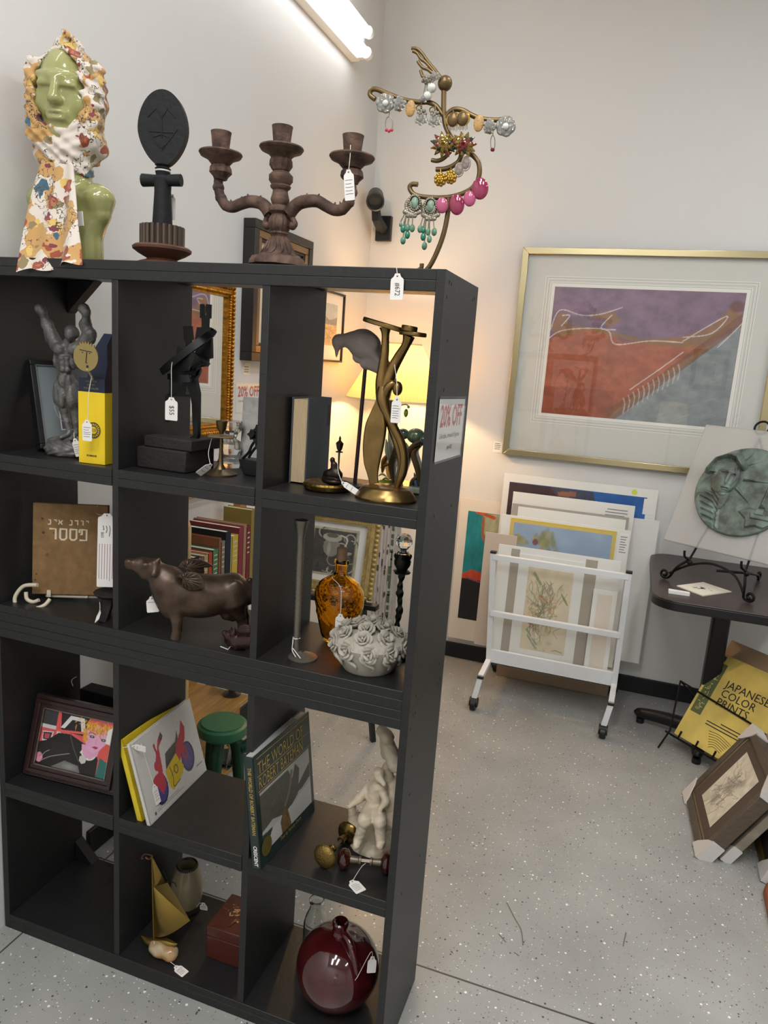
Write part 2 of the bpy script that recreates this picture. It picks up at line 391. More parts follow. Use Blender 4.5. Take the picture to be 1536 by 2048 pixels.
# ================================================================ right side: table, easel, plaque
DKW=M('dark_walnut_laminate','3e3230',r=.35,var=.15,vs=30,stretch=(1,12,12)); BLKP=M('black_plastic','151516',r=.4); BLKM=M('black_wrought_iron','1b1a19',r=.45,m=.6,bump=.1)
TZ=.74; tx0,tx1,ty0,ty1=.488,1.19,1.55,2.36
t=thing('pedestal_table','dark walnut laminate table with rounded corners on a black pedestal','table',(.8,1.96,0))
def rrect(x0,x1,y0_,y1_,r,n=8):
    o=[]
    for cx,cy,a in ((x1-r,y1_-r,0),(x0+r,y1_-r,90),(x0+r,y0_+r,180),(x1-r,y0_+r,270)):
        for i in range(n+1):
            th=math.radians(a+90*i/n); o.append((cx+r*math.cos(th),cy+r*math.sin(th)))
    return o
fl_=Fr((0,0,0),(1,0,0),(0,1,0))
MB().add(prism(fl_,rrect(tx0,tx1,ty0,ty1,.1),TZ-.006,TZ),DKW).add(prism(fl_,rrect(tx0,tx1,ty0,ty1,.1),TZ-.04,TZ-.006),BLKP).build('tabletop',t,bev=.004)
MB().add(box(.755,.825,1.94,2.01,.06,TZ-.04),BLKP).build('column',t,bev=.01)
for dx,dy in ((-.27,.1),(.3,-.06),(.06,.3),(-.03,-.2)):
    MB().add(tube([(.79+dx*.05,1.975+dy*.05,.062),(.79+dx*.5,1.975+dy*.5,.06),(.79+dx*.93,1.975+dy*.93,.045),(.79+dx,1.975+dy,.036)],[.034,.03,.024,.016],10,3),BLKP).add(lathe((.79+dx*.93,1.975+dy*.93,0),[(.018,0),(.018,.022),(.008,.026)],12),BLKP).build('foot',t)
# ---- easel with plaque
eu=unit(V(.8595,-.5111,0)); eb=V(.5111,.8595,0); F0=V(.5413,1.8633,TZ); F1=V(.8324,1.6902,TZ)
A=V(.5154,1.9055,.8948); tl=math.radians(24.25); hv=eb*math.sin(tl)+V(0,0,1)*math.cos(tl); nf=-(eb*math.cos(tl)-V(0,0,1)*math.sin(tl))
PF=Fr(A,eu,hv,nf)
PLQ=M('frosted_lucite','e9e7e2',r=.35,trans=.55,bump=.25,bs=500,ior=1.2,alpha=.78)
t=thing('plaque','square frosted acrylic plaque with round bronze relief of a crowned woman','plaque',A)
S_=.525
MB().add(fbox(PF,0,S_,0,S_,-.008,.008),PLQ).build('acrylic_panel',t,bev=.004)
# bronze disc with relief: sampled height field
BRZ=M('verdigris_bronze','565a55',r=.5,m=.35,col2='78897f',vs=22,var=.08,bump=.1,bs=90)
def relief():
    R=.182; n=230; xs=np.linspace(-1,1,n); X,Y=np.meshgrid(xs,xs); H=np.zeros_like(X)
    def ell(cx,cy,rx,ry,h,rot=0,dome=1.):
        c,s=math.cos(rot),math.sin(rot); a=(X-cx)*c+(Y-cy)*s; b=-(X-cx)*s+(Y-cy)*c; q=np.sqrt(np.clip(1-(a/rx)**2-(b/ry)**2,0,1)); return h*q**dome
    def poly(P,h,soft=.03):
        m=np.zeros(X.shape,bool); d=np.full(X.shape,9.)
        for i in range(len(P)):
            (x0,y0),(x1,y1)=P[i],P[(i+1)%len(P)]
            if y0!=y1: m^=((y0>Y)!=(y1>Y))&(X<(x1-x0)*(Y-y0)/(y1-y0)+x0)
            ax,ay=x1-x0,y1-y0; tt=np.clip(((X-x0)*ax+(Y-y0)*ay)/(ax*ax+ay*ay+1e-9),0,1); d=np.minimum(d,np.hypot(X-x0-tt*ax,Y-y0-tt*ay))
        return np.where(m,h*np.clip(d/soft,0,1),0)
    def groove(P,w,h):
        d=np.full(X.shape,9.)
        for (x0,y0),(x1,y1) in zip(P[:-1],P[1:]):
            ax,ay=x1-x0,y1-y0; tt=np.clip(((X-x0)*ax+(Y-y0)*ay)/(ax*ax+ay*ay+1e-9),0,1); d=np.minimum(d,np.hypot(X-x0-tt*ax,Y-y0-tt*ay))
        return h*np.clip(1-d/w,0,1)
    mx=np.maximum
    # drapery, neck, head turned to the side
    H=mx(H,poly([(-1,-.2),(-.62,-.02),(-.38,-.3),(-.3,-.55),(-.2,-.95),(-1,-.95)],.35,.12))
    H=mx(H,ell(-.42,-.22,.2,.3,.5)); H=mx(H,ell(-.42,.22,.29,.4,.9,-.15,.7))
    H=mx(H,ell(-.52,.3,.36,.4,.75,.3,.5)*(Y>.3)); H=mx(H,poly([(-.32,.62),(-.2,.55),(-.12,.2),(-.2,0),(-.3,.02),(-.25,.25),(-.3,.45)],.8,.05))
    H=mx(H,groove([(-.85,.35),(-.72,.62),(-.5,.74),(-.3,.72),(-.14,.55)],.10,1.3))
    for i in range(9):
        a=.35+i*.24; cx,cy=-.5+.36*math.cos(math.pi-a+.25),.33+.4*math.sin(a-.1); H-=ell(cx,cy,.025,.03,.35)
    # spikes of the crown
    for P in ([(-.12,.55),(.42,.85),(-.05,.62)],[(-.05,.3),(.6,.28),(-.07,.22)],[(-.12,.12),(.28,-.28),(-.17,.02)],[(-.2,.68),(.02,1.0),(-.12,.68)],[(-.35,.74),(-.3,1.0),(-.26,.74)]): H=mx(H,poly(P,.45,.03))
    # face features
    H+=ell(-.33,.2,.045,.15,.35,-.1); H-=ell(-.44,.31,.09,.035,.25); H-=ell(-.24,.3,.05,.03,.25); H+=groove([(-.56,.36),(-.44,.4),(-.36,.36)],.03,.18); H+=ell(-.34,.0,.09,.025,.2); H+=ell(-.34,-.045,.07,.025,.18); H-=ell(-.34,-.02,.08,.012,.2); H+=ell(-.37,-.13,.09,.07,.15)
    H+=ell(-.7,.28,.09,.14,.25)
    for i in range(6): H-=groove([(-.95+i*.06,.0-i*.14),(-.6+i*.05,-.12-i*.13),(-.42+i*.02,-.3-i*.12)],.035,.25)
    # small island fort and figure
    H=mx(H,poly([(.05,-.45),(.25,-.33),(.75,-.33),(.98,-.5),(.8,-.62),(.86,-.78),(.5,-.72),(.3,-.8),(.25,-.6)],.3,.04)); H=mx(H,poly([(.3,-.42),(.72,-.42),(.8,-.58),(.36,-.58)],.5,.03)); H=mx(H,poly([(.42,-.3),(.62,-.3),(.66,-.5),(.4,-.5)],.65,.04)); H=mx(H,poly([(.44,-.3),(.6,-.3),(.62,.1),(.55,.35),(.5,.35)],.7,.07))
    H+=.008*np.sin(23*X+11*np.sin(9*Y))*np.sin(19*Y)
    r=np.hypot(X,Y); ok=r<=1.0
    I=np.arange(n*n).reshape(n,n); q=ok[:-1,:-1]&ok[1:,1:]&ok[:-1,1:]&ok[1:,:-1]
    f=np.stack([I[:-1,:-1],I[:-1,1:],I[1:,1:],I[1:,:-1]],-1)[q]
    v=DF.o+R*X[...,None]*DF.u+R*Y[...,None]*DF.v+(.012+.028*np.clip(H,-.3,1.2))[...,None]*DF.n
    return v.reshape(-1,3),f
dc=on(1486,985,PF.p(0,0,.012),nf); DF=Fr(dc,eu,hv,nf)
MB().add(lathe(dc-nf*.004,[(.183,0),(.185,.012),(.181,.0165),(.178,.0165)],72,nf),BRZ).add(relief(),BRZ).build('bronze_disc',t,ang=80)
t=thing('plate_easel','black wrought iron scroll easel holding the acrylic plaque on the table','easel',(.69,1.79,TZ))
IR=.0055
def ptf(a,b,c=0): return PF.p(a,b,c)
armL=on(1376,1118,PF.p(0,-.01,.0),nf); armR=on(1489,1140,PF.p(0,-.01,.0),nf)
def scroll(c,r,ex,ez,turn=1.4,a0=-90,n=16,sgn=1):
    o=[]
    for i in range(n):
        th=math.radians(a0)+sgn*turn*2*math.pi*i/(n-1); rr=r*(1-.65*i/(n-1)); o.append(np.array(c)+ex*rr*math.cos(th)+ez*rr*math.sin(th))
    return o
for arm,F,sg in ((armL,F0,-1),(armR,F1,1)):
    ex=eu*sg; c=F+V(0,0,.024)+ex*.005
    mb=MB().add(tube([arm+nf*-.012,(arm*.55+F*.45)+nf*.01,F+ex*(-.018)+V(0,0,.016)]+scroll(c,.018,ex,V(0,0,1),1.15,-110),IR,8,3),BLKM).build('leg',t)
    MB().add(tube([arm-nf*.012,arm+nf*.035,arm+nf*.042+V(0,0,.022)],IR*.9,8,2),BLKM).add(ball(arm-V(0,0,.012)+eu*.01,.011,12),BLKM).build('support_hook',t)
pa=(armL+F0)/2; pb=(armR+F1)/2
mid=(pa+pb)/2
MB().add(tube([F0+eu*.015+V(0,0,.03),pa+eu*.05+V(0,0,.03),mid+V(0,0,.055),pb-eu*.05+V(0,0,.03),F1-eu*.02+V(0,0,.03)],IR*.9,8,6),BLKM).build('arch_brace',t)
bk=V(.92,2.08,TZ)
MB().add(tube([(armL+armR)/2-nf*.02+V(0,0,-.02),(armR*.7+bk*.3),bk+V(0,0,.02)]+scroll(bk+V(0,0,.022),.018,eb,V(0,0,1),1.1,-90),IR,8,4),BLKM).build('back_leg',t)
ring=on(1524,856,PF.p(0,0,-.016),nf)
mb=MB().add(tube([armL-nf*.012,PF.p(.18,.25,-.017),ring-V(0,0,.04)],IR*.8,8,4),BLKM).add(tube([armR-nf*.012,PF.p(.33,.25,-.017),ring-V(0,0,.04)],IR*.8,8,4),BLKM).build('back_rod',t)
MB().add(tube([ring+eu*.028*math.cos(a)+hv*.028*math.sin(a) for a in np.linspace(0,2*math.pi,25)],IR*.8,8),BLKM).build('top_ring',t)
# small cards on the table
CARD=M('cream_card','e6dfcc',r=.6); WHT=M('white_paper','eeece8',r=.55); INK=M('black_ink','22201f',r=.7); REDP=M('red_print','b5323c',r=.6)
z=TZ+.0005
c4=[at(x,y,2,TZ)[:2] for x,y in ((1353,1173),(1405,1193),(1463,1185),(1406,1166))]
mb=MB(); fr=Fr((0,0,z),(1,0,0),(0,1,0)); mb.add(prism(fr,[c4[0],c4[1],c4[2],c4[3]],0,.004),CARD)
cc=np.mean(c4,0)
for i in range(26):
    p=cc+RNG.normal(0,.012,2)*V(1.5,.9); mb.add(stroke(fr,[p,p+RNG.normal(0,.008,2)],.004,.0044),M('grey_ink','6d6a60',r=.7))
one(mb,'art_card','cream card with a small grey drawing lying on the walnut table','card')
c4=[at(x,y,2,TZ)[:2] for x,y in ((1336,1183),(1378,1190),(1379,1193),(1337,1187))]
one(MB().add(prism(fr,c4,0,.012),WHT),'place_card','narrow white label lying at the rounded table edge beside the drawing card','label')
# ---------------------------------------------------------------- wire stand with colour prints book
Bb=V(.6678,1.8541,.08); bu=unit(V(.1494,-.1413,0)); bn=V(-bu[1],bu[0],0); tt=math.radians(32)
hb=bn*math.sin(tt)+V(0,0,1)*math.cos(tt); nb=-(bn*math.cos(tt)-V(0,0,1)*math.sin(tt)); BF=Fr(Bb,bu,hb,nb)
t=thing('art_book','yellow colour prints book in a tan slipcase on a wire stand under the table','book',Bb)
GOLDP=M('golden_yellow_cover','d9c266',r=.5,var=.14,vs=9); GRNP=M('olive_green_band','58643a',r=.6); BLUS=M('blue_sticker','2f4a8c',r=.5); TAN=M('tan_slipcase','b89d80',r=.6); PAGE=M('page_edges','e8dfc8',r=.7)
bw=.36; bh=.40
MB().add(fbox(BF,-.004,bw+.004,.0,.475,-.055,-.032),TAN).build('slipcase',t,bev=.002)
MB().add(fbox(BF,.002,bw-.004,.004,bh-.004,-.03,-.003),PAGE).build('pages',t)
mb=MB().add(fbox(BF,0,bw,0,bh,-.003,0),GOLDP)
mb.add(fbox(BF,.012,.062,.12,.36,0,.0008),GRNP); mb.add(fbox(BF,.016,.04,.37,.392,0,.001),BLUS)
gold=M('pale_gold_ink','cfc28a',r=.5)
for i in range(8):
    y=.335-i*.027; g=BF.at(.037,y,.0012)
    for k in range(5):
        a=RNG.uniform(-.009,.009,2); b=a+(V(RNG.uniform(.006,.014),0) if k%2 else V(0,RNG.uniform(-.014,-.006)))*RNG.choice([1,1,-1]); mb.add(stroke(g,[a,b],.0022,0),gold)
for s,y in (('JAPANESE',.272),('COLOR',.231),('PRINTS',.19)): mb.add(text(BF.at(.095,y,.0012),s,.047,0,False,.98),INK)
for i,(a,b) in enumerate(((.16,.26),(.10,.3),(.10,.3))): mb.add(fbox(BF,a,b,.125-i*.013,.129-i*.013,0,.0009),INK)
for i in range(7): mb.add(stroke(BF,[(.13+i*.005,.08-i*.01),(.18,.085-i*.009),(.24-i*.004,.07-i*.008)],.0018,.0012,4),INK)
mb.build('front_cover',t,bev=.0008)
t=thing('wire_book_stand','black folding wire stand holding the yellow prints book','stand',(.64,1.83,0))
bl=BF.p(-.03,-.012,.012); br=BF.p(.5,-.012,.012)
wl=lambda *P,r=.004: MB().add(tube(P,r,8),BLKM)
wl(bl,br).add(tube([BF.p(-.03,-.012,-.03),BF.p(.5,-.012,-.03)],.004,8),BLKM).build('ledge_rail',t)
lt=on(1361,1362,BF.p(0,0,.008),nb); ft=V(.614,1.843,.004)
wl(ft,BF.p(-.018,.0,.006),lt).build('leg',t)
wl(lt,on(1500,1446,BF.p(0,0,.006),nb),BF.p(.42,.16,.006)).build('retaining_rod',t)
wl(lt,lt+bn*.12+V(0,0,-.10),V(.82,2.14,.004)).build('back_leg',t)
for a in (.035,.12,.205,.3): MB().add(tube([BF.p(a,-.012,-.03),BF.p(a,-.012,.012),BF.p(a+.002,.022,.016)],.0042,8),BLKM).build('hook',t)
# ---------------------------------------------------------------- frames leaning in cardboard corners
CBD=M('white_cardboard','cfcac4',r=.8,bump=.2,bs=90); GRF=M('grey_brown_moulding','5a4e42',r=.45,var=.2,vs=40,stretch=(1,1,12)); GRS=M('dark_grey_ribbed_wood','453e38',r=.6)
B1=V(.717,1.115,.0); B2=V(.695,1.508,.0); ub=unit(B2-B1); nn=V(1,.03,0); nn=unit(nn-ub*(nn@ub)); ta=math.radians(31)
hh=nn*math.sin(ta)+V(0,0,1)*math.cos(ta); fn=-(nn*math.cos(ta)-V(0,0,1)*math.sin(ta)); KF=Fr(B1+hh*.012,ub,hh,fn)
kw,kh=.393,.37
t=thing('framed_drawing','grey framed animal drawing in cardboard corner protectors leaning by the table','picture frame',B1)
def frame_bars(fr,w,h,b,d0,d1,mat,t,nm='frame',inner=None,bev=.002):
    mb=MB()
    for a0,a1,b0,b1 in ((0,w,0,b),(0,w,h-b,h),(0,b,b,h-b),(w-b,w,b,h-b)): mb.add(fbox(fr,a0,a1,b0,b1,d0,d1),mat)
    if inner: 
        m2,b2,dd=inner
        for a0,a1,b0,b1 in ((b,w-b,b,b+b2),(b,w-b,h-b-b2,h-b),(b,b+b2,b+b2,h-b-b2),(w-b-b2,w-b,b+b2,h-b-b2)): mb.add(fbox(fr,a0,a1,b0,b1,d0,d1-dd),m2)
    return mb.build(nm,t,bev=bev)
frame_bars(KF,kw,kh,.03,-.045,0,GRF,t,inner=(M('bronze_inner_lip','7d6a52',r=.4,m=.3),.006,.006))
MB().add(fbox(KF,.03,kw-.03,.03,kh-.03,-.03,-.012),M('dark_brown_mat','584a3e',r=.8)).build('mat',t)
cv=Cv(120,150,'d9d1bd'); cv.grain(.25,8)
for i in range(60):
    x,y=.55+RNG.normal(0,.13),.5+RNG.normal(0,.2); cv.line([(x,y),(x+RNG.normal(0,.08),y+RNG.normal(0,.08)),(x+RNG.normal(0,.12),y+RNG.normal(0,.12))],.012,'6f675a',.55)
cv.ell(.5,.55,.22,.2,'8a8172',.5,.6); cv.ell(.3,.75,.1,.1,'9a917f',.6,.6); cv.ell(.62,.2,.2,.12,'857b6a',.5,.7)
mb=MB(); PW,PH=.205,.235; put(mb,cv,KF.at(.095,.068,-.0105),PW,PH); mb.build('drawing',t,smooth=False)
def corner(fr,a,b,sa,sb,d0,d1,s=.075):
    g=Fr(fr.p(a,b,0),fr.u*sa,fr.v*sb,fr.n); e=.006; mb=MB()
    mb.add(prism(g,[(-e,-e),(s,-e),(s*.8,s*.25),(s*.25,s*.8),(-e,s)],d1,d1+.004),CBD)
    mb.add(fbox(g,-e,s,-e,0,d0,d1),CBD).add(fbox(g,-e,0,0,s,d0,d1),CBD); return mb
for a,b,sa,sb in ((0,0,1,1),(kw,0,-1,1),(0,kh,1,-1),(kw,kh,-1,-1)): corner(KF,a,b,sa,sb,-.045,0).build('corner_protector',t)
# the frame behind it
K2=Fr(V(.80,1.135,.012)+hh*.0,ub,hh,fn)
t=thing('framed_picture','pale wooden frame in cardboard corners leaning behind the animal drawing','picture frame',K2.o)
frame_bars(K2,.40,.42,.03,-.03,0,M('driftwood_frame','8b8273',r=.6,var=.15),t)
MB().add(fbox(K2,.03,.37,.03,.39,-.025,-.01),M('grey_backing','7d7a74',r=.8)).build('backing',t)
for a,b,sa,sb in ((0,0,1,1),(0,.42,1,-1)): corner(K2,a,b,sa,sb,-.03,0,.06).build('corner_protector',t)
# dark gold frame at the edge of the picture
K3=Fr(V(.913,1.075,.012),unit(V(.02,1,0)),V(.32,0,.95),V(-.95,.019,.32))
t=thing('framed_picture','large dark picture with gold frame edge in cardboard corners beyond the drawing','picture frame',K3.o)
frame_bars(K3,.62,.5,.025,-.03,0,M('old_gold_frame','6b5526',r=.35,m=.5),t)
MB().add(fbox(K3,.025,.595,.025,.475,-.025,-.006),M('dark_painting','2c2a26',r=.3,var=.3,vs=6)).build('painting',t)
corner(K3,0,0,1,1,-.03,0,.085).build('corner_protector',t)
LEA=M('brown_leather','7a4424',r=.45,bump=.1)
lp=[at(x,y,2,0.0) for x,y in ((1525,1790),(1530,1776),(1545,1768),(1580,1775),(1580,1870),(1545,1868),(1537,1850))]
mb=MB().add(prism(Fr((0,0,0),(1,0,0),(0,1,0)),[(p[0],p[1]) for p in lp],.001,.02),LEA)
one(mb,'leather_case','brown leather case lying on the floor below the dark gold frame','case',bev=.006)
# ================================================================ back wall: large framed print
GLD=M('brushed_gold_metal','c9bb92',r=.22,m=.9); MATB=M('pale_grey_mat_board','d5d5cd',r=.75); MATW=M('white_mat_bevel','ecebe4',r=.7)
GLASS=M('picture_glass','ffffff',r=.0,alpha=.06,spec=.5)
def glassmat():
    mt=bpy.data.materials.new('clear_glazing'); mt.use_nodes=True; nt=mt.node_tree; nt.nodes.remove(nt.nodes['Principled BSDF'])
    lw=nt.nodes.new('ShaderNodeLayerWeight'); pw=nt.nodes.new('ShaderNodeMath'); pw.operation='POWER'; pw.inputs[1].default_value=4.; fr=nt.nodes.new('ShaderNodeMath'); fr.operation='MULTIPLY_ADD'; fr.inputs[1].default_value=.55; fr.inputs[2].default_value=.055; nt.links.new(lw.outputs['Facing'],pw.inputs[0]); nt.links.new(pw.outputs[0],fr.inputs[0]); g=nt.nodes.new('ShaderNodeBsdfGlossy'); g.inputs['Roughness'].default_value=.005
    tr=nt.nodes.new('ShaderNodeBsdfTransparent'); mx=nt.nodes.new('ShaderNodeMixShader'); L=nt.links.new
    L(fr.outputs[0],mx.inputs[0]); L(tr.outputs[0],mx.inputs[1]); L(g.outputs[0],mx.inputs[2]); L(mx.outputs[0],nt.nodes['Material Output'].inputs[0]); return mt
GLAZ=glassmat()
x0,x1,z0,z1=-.272,.895,1.128,2.122; GF=Fr((x0,YW-.004,z0),(1,0,0),(0,0,1),(0,-1,0)); gw,gh=x1-x0,z1-z0
t=thing('framed_print','large gold framed print of orange and purple landscape hanging on the back wall','picture',(x0+gw/2,YW-.004,z0))
mb=MB(); b=.03
for q in ([(0,0),(gw,0),(gw-b,b),(b,b)],[(gw,0),(gw,gh),(gw-b,gh-b),(gw-b,b)],[(gw,gh),(0,gh),(b,gh-b),(gw-b,gh-b)],[(0,gh),(0,0),(b,b),(b,gh-b)]): mb.add(prism(GF,q,0,.03),GLD)
mb.build('frame',t,bev=.002)
mb=MB().add(fbox(GF,b,gw-b,b,gh-b,.0,.008),MATB)
ix0,ix1,iz0,iz1=.168,1.002,.222,.820
for i,(d,c) in enumerate(((.048,.0083),(.036,.0086),(.022,.0089))):
    mb.add(fbox(GF,ix0-d,ix1+d,iz0-d,iz1+d,0,c),MATW)
    mb.add(fbox(GF,ix0-d+.004,ix1+d-.004,iz0-d+.004,iz1+d-.004,0,c+.0001),M('mat_line','b4b3a8',r=.8)); mb.add(fbox(GF,ix0-d+.0062,ix1+d-.0062,iz0-d+.0062,iz1+d-.0062,0,c+.0002),MATB if i<2 else MATW)
mb.build('mat',t)
cv=Cv(260,190,'8c4a36')
cv.poly([(0,1),(1,1),(1,.5),(0,.5)],'7d6279'); cv.grain(.35,9)
for i in range(70): cv.ell(RNG.random(),.72+.28*RNG.random(),.06,.05,'8d7088' if i%2 else '6d5268',.25,.8)
cv.poly([(0,.58),(.06,.66),(.2,.70),(.32,.68),(.4,.60),(.55,.62),(.7,.64),(.83,.60),(.95,.68),(1,.72),(1,0),(0,0)],'a85c3c')
for i in range(130):
    y=RNG.random()*.62; cv.ell(RNG.random(),y,.08,.06,('8f4028','b66a46','9c4a30','7e3a2a')[i%4],.22,.8)
cv.poly([(0,.0),(.4,0),(.4,.22),(0,.22)],'86351f',.35)
cv.poly([(0,.68),(.04,.8),(.18,.77),(.33,.84),(.38,.76),(.3,.69),(.5,.63),(.7,.66),(.85,.75),(.95,.92),(.99,.83),(.9,.66),(.78,.58),(.5,.6),(.2,.68),(.05,.6)],'8f6536',.85)
cv.poly([(.08,.79),(.3,.77),(.31,.69),(.1,.71)],'6f5a78',.8)
cv.poly([(.38,.0),(1,.0),(1,.78),(.82,.56),(.55,.22)],'858d8e'); 
for i in range(60):
    x=.5+.5*RNG.random(); cv.ell(x,RNG.random()*max(.05,(x-.35)*1.1),.06,.04,('7d8788','8e9594','6e7779')[i%3],.3,.8)
cv.poly([(.38,.0),(.42,.0),(.62,.26),(1,.76),(1,.86),(.8,.6),(.55,.27),(.36,.06)],'7a4a2e',.75); cv.line([(.4,.03),(.6,.3),(.85,.6)],.02,'93683a',.7)
for P in ([(0,.66),(.04,.82),(.16,.79),(.26,.8),(.38,.86)],[(.06,.78),(.1,.78),(.06,.70)],[(.33,.8),(.28,.7),(.36,.69)],[(0,.6),(.06,.66),(.2,.69),(.32,.68),(.37,.58),(.55,.62),(.72,.62)],[(.72,.63),(.92,.83),(.86,.7),(.72,.66)],[(.48,.24),(.62,.41),(.73,.55)],[(.9,.6),(1,.78),(1,.82)]): cv.line(P,.0075,'d9cfca',.8)
for i in range(12):
    x=.45+i*.024; y=.17+i*.026; cv.line([(x,y),(x+.012,y-.05),(x+.008,y-.12)],.007,'cdbfb4',.75)
cv.ell(.965,.9,.045,.05,'6b3a36',.8,.4); cv.grain(.22,16); cv.grain(.18,40)
for i in range(60):
    x=RNG.random()*.5; y=RNG.random()*.5; cv.line([(x,y),(x+RNG.normal(0,.03),y+RNG.normal(0,.05))],.006,('7a3220','b9764e','94462c')[i%3],.35,0)
for i in range(30):
    x=.6+.4*RNG.random(); y=RNG.random()*max(.03,(x-.55)*.9); cv.line([(x,y),(x+.06,y+.04)],.006,('6e787a','9aa2a2')[i%2],.3,0)
mb=MB(); put(mb,cv,GF.at(ix0,iz0,.0095),ix1-ix0,iz1-iz0); mb.build('print',t,smooth=False)
MB().add(flat(GF,[(b,b),(gw-b,b),(gw-b,gh-b),(b,gh-b)],.016),GLAZ).build('glass',t,smooth=False)
# next frame at the edge
E2=Fr((.955,YW-.004,1.25),(1,0,0),(0,0,1),(0,-1,0)); t=thing('framed_picture','narrow gold frame edge of the neighbouring picture above the plaque','picture frame',E2.o)
frame_bars(E2,.5,.6,.02,0,.025,M('antique_gold','b48a4c',r=.35,m=.6),t); MB().add(fbox(E2,.02,.48,.02,.58,0,.01),MATB).build('mat',t)
# small price cards
def card(name,label,fr,w,h,n=4,col=None,cat='label',group=None):
    mb=MB().add(fbox(fr,0,w,0,h,0,.0012),col or WHT)
    for i in range(n):
        y=h*(.8-i*.65/n); a=w*.12; e=w*RNG.uniform(.6,.9); mb.add(fbox(fr,a,e,y,y+h*.045,0,.0015),INK)
    return one(mb,name,label,cat,group)
card('price_label','small clear price label on the wall at the lower corner of the big print',Fr((-.325,YW,1.13),(1,0,0),(0,0,1),(0,-1,0)),.045,.055)
# ================================================================ left wall
LWf=lambda y,z:Fr((XW,y,z),(0,1,0),(0,0,1),(1,0,0))
ORN=M('carved_gilt','b27a26',r=.38,m=.75,var=.35,vs=60,bump=.6,bs=70); MIRR=M('mirror_silver','e9ecec',r=.02,m=1.)
f=LWf(.462,1.245); mw,mh=.585,.515
t=thing('wall_mirror','gilt carved frame mirror on the side wall reflecting the big orange print','mirror',(XW,.75,1.245))
mb=MB(); b=.042
for a0,a1,b0,b1 in ((0,mw,0,b),(0,mw,mh-b,mh),(0,b,b,mh-b),(mw-b,mw,b,mh-b)): mb.add(fbox(f,a0,a1,b0,b1,0,.022),ORN)
def rope(p,q,r,n):
    P=[f.p(p[0]+(q[0]-p[0])*i/n,p[1]+(q[1]-p[1])*i/n,.024) for i in range(n+1)]
    for a in P: mb.add(ball(a,r,8,(1,.7,1)),ORN)
for d,r in ((.008,.0085),(.03,.006)):
    for p,q,L in (((d,d),(mw-d,d),mw),((d,mh-d),(mw-d,mh-d),mh),((d,d),(d,mh-d),mh),((mw-d,d),(mw-d,mh-d),mh)): rope(p,q,r,int(L/r/1.7))
mb.build('frame',t)
MB().add(fbox(f,b,mw-b,b,mh-b,0,.012),MIRR).build('mirror_glass',t)
f=LWf(1.13,1.507); w,h=.487,.497
t=thing('framed_picture','deep dark brown framed picture with bronze liner beside the gilt mirror','picture',(XW,1.37,1.507))
frame_bars(f,w,h,.032,0,.05,M('black_brown_frame','25211f',r=.4),t); MB()
mb=MB()
for d,e,c,m_ in ((.032,.058,.045,M('bronze_gilt_liner','8a6c48',r=.35,m=.6)),(.058,.068,.04,M('dark_liner','2f2822',r=.5))):
    for a0,a1,b0,b1 in ((d,w-d,d,e),(d,w-d,h-e,h-d),(d,e,e,h-e),(w-e,w-d,e,h-e)): mb.add(fbox(f,a0,a1,b0,b1,0,c),m_)
mb.build('liner',t,bev=.002)
MB().add(fbox(f,.068,w-.068,.068,h-.068,0,.025),M('cream_mat','e2d7c2',r=.7)).add(fbox(f,.15,w-.15,.15,h-.15,0,.0255),M('brown_wash','a98f6b',r=.7,var=.4,vs=20)).build('artwork',t)
f=LWf(1.72,1.522); w,h=.355,.318
t=thing('framed_landscape','thin black framed sandy landscape near the corner above the table lamp','picture',(XW,1.9,1.522))
frame_bars(f,w,h,.009,0,.018,M('thin_black_frame','1c1a1a',r=.4),t,bev=.001)
MB().add(fbox(f,.009,w-.009,.009,h-.009,0,.008),MATW).build('mat',t)
cv=Cv(70,60,'c9b48c').grain(.3,7); cv.rect(0,.62,1,1,'b9c3c6'); cv.poly([(0,.55),(.3,.72),(.6,.6),(1,.7),(1,.5),(0,.5)],'8f9296'); cv.grain(.2,12)
for i in range(25): cv.line([(RNG.random(),RNG.random()*.5),(RNG.random(),RNG.random()*.5)],.02,('a8874f','dcc9a2','8f7a4c')[i%3],.5)
mb=MB(); put(mb,cv,f.at(.07,.075,.0085),w-.14,h-.13); mb.build('painting',t,smooth=False)
f=LWf(1.15,1.452); mb=MB().add(prism(f,[(0,.01),(.006,.035),(.02,.046),(.06,.046),(.06,0),(.012,0)],0,.0015),M('cream_label','ece2d0',r=.6))
for i in range(3): mb.add(fbox(f,.014,.046,.012+i*.009,.0145+i*.009,0,.0018),M('brown_ink','7d6a5c',r=.7))
one(mb,'price_label','small cream price label under the dark brown framed picture','label')
def sale_sign(name,label,f,w=.14,h=.105,clear=True):
    t=thing(name,label,'sign',f.o)
    mb=MB().add(fbox(f,0,w,0,h,0,.0008),WHT)
    mb.add(text(f.at(w*.06,h*.56,.001),'20% OFF',w*.285,0,True,.8),M('sale_red','c2303f',r=.5))
    mb.add(text(f.at(w*.07,h*.36,.001),'Collectibles, Artwork & Figurines',w*.068,0,False,.86),INK)
    mb.add(text(f.at(w*.4,h*.16,.001),'thru 4/27',w*.06,0,False,.85),INK)
    mb.build('printed_sheet',t,smooth=False)
    MB().add(fbox(f,-.004,w+.004,-.004,h+.006,.0016,.0024),GLAZ).build('plastic_sleeve',t); return t
sale_sign('sale_sign','white sale sign on the side wall below the dark brown frame',LWf(1.112,1.315),.19,.105)
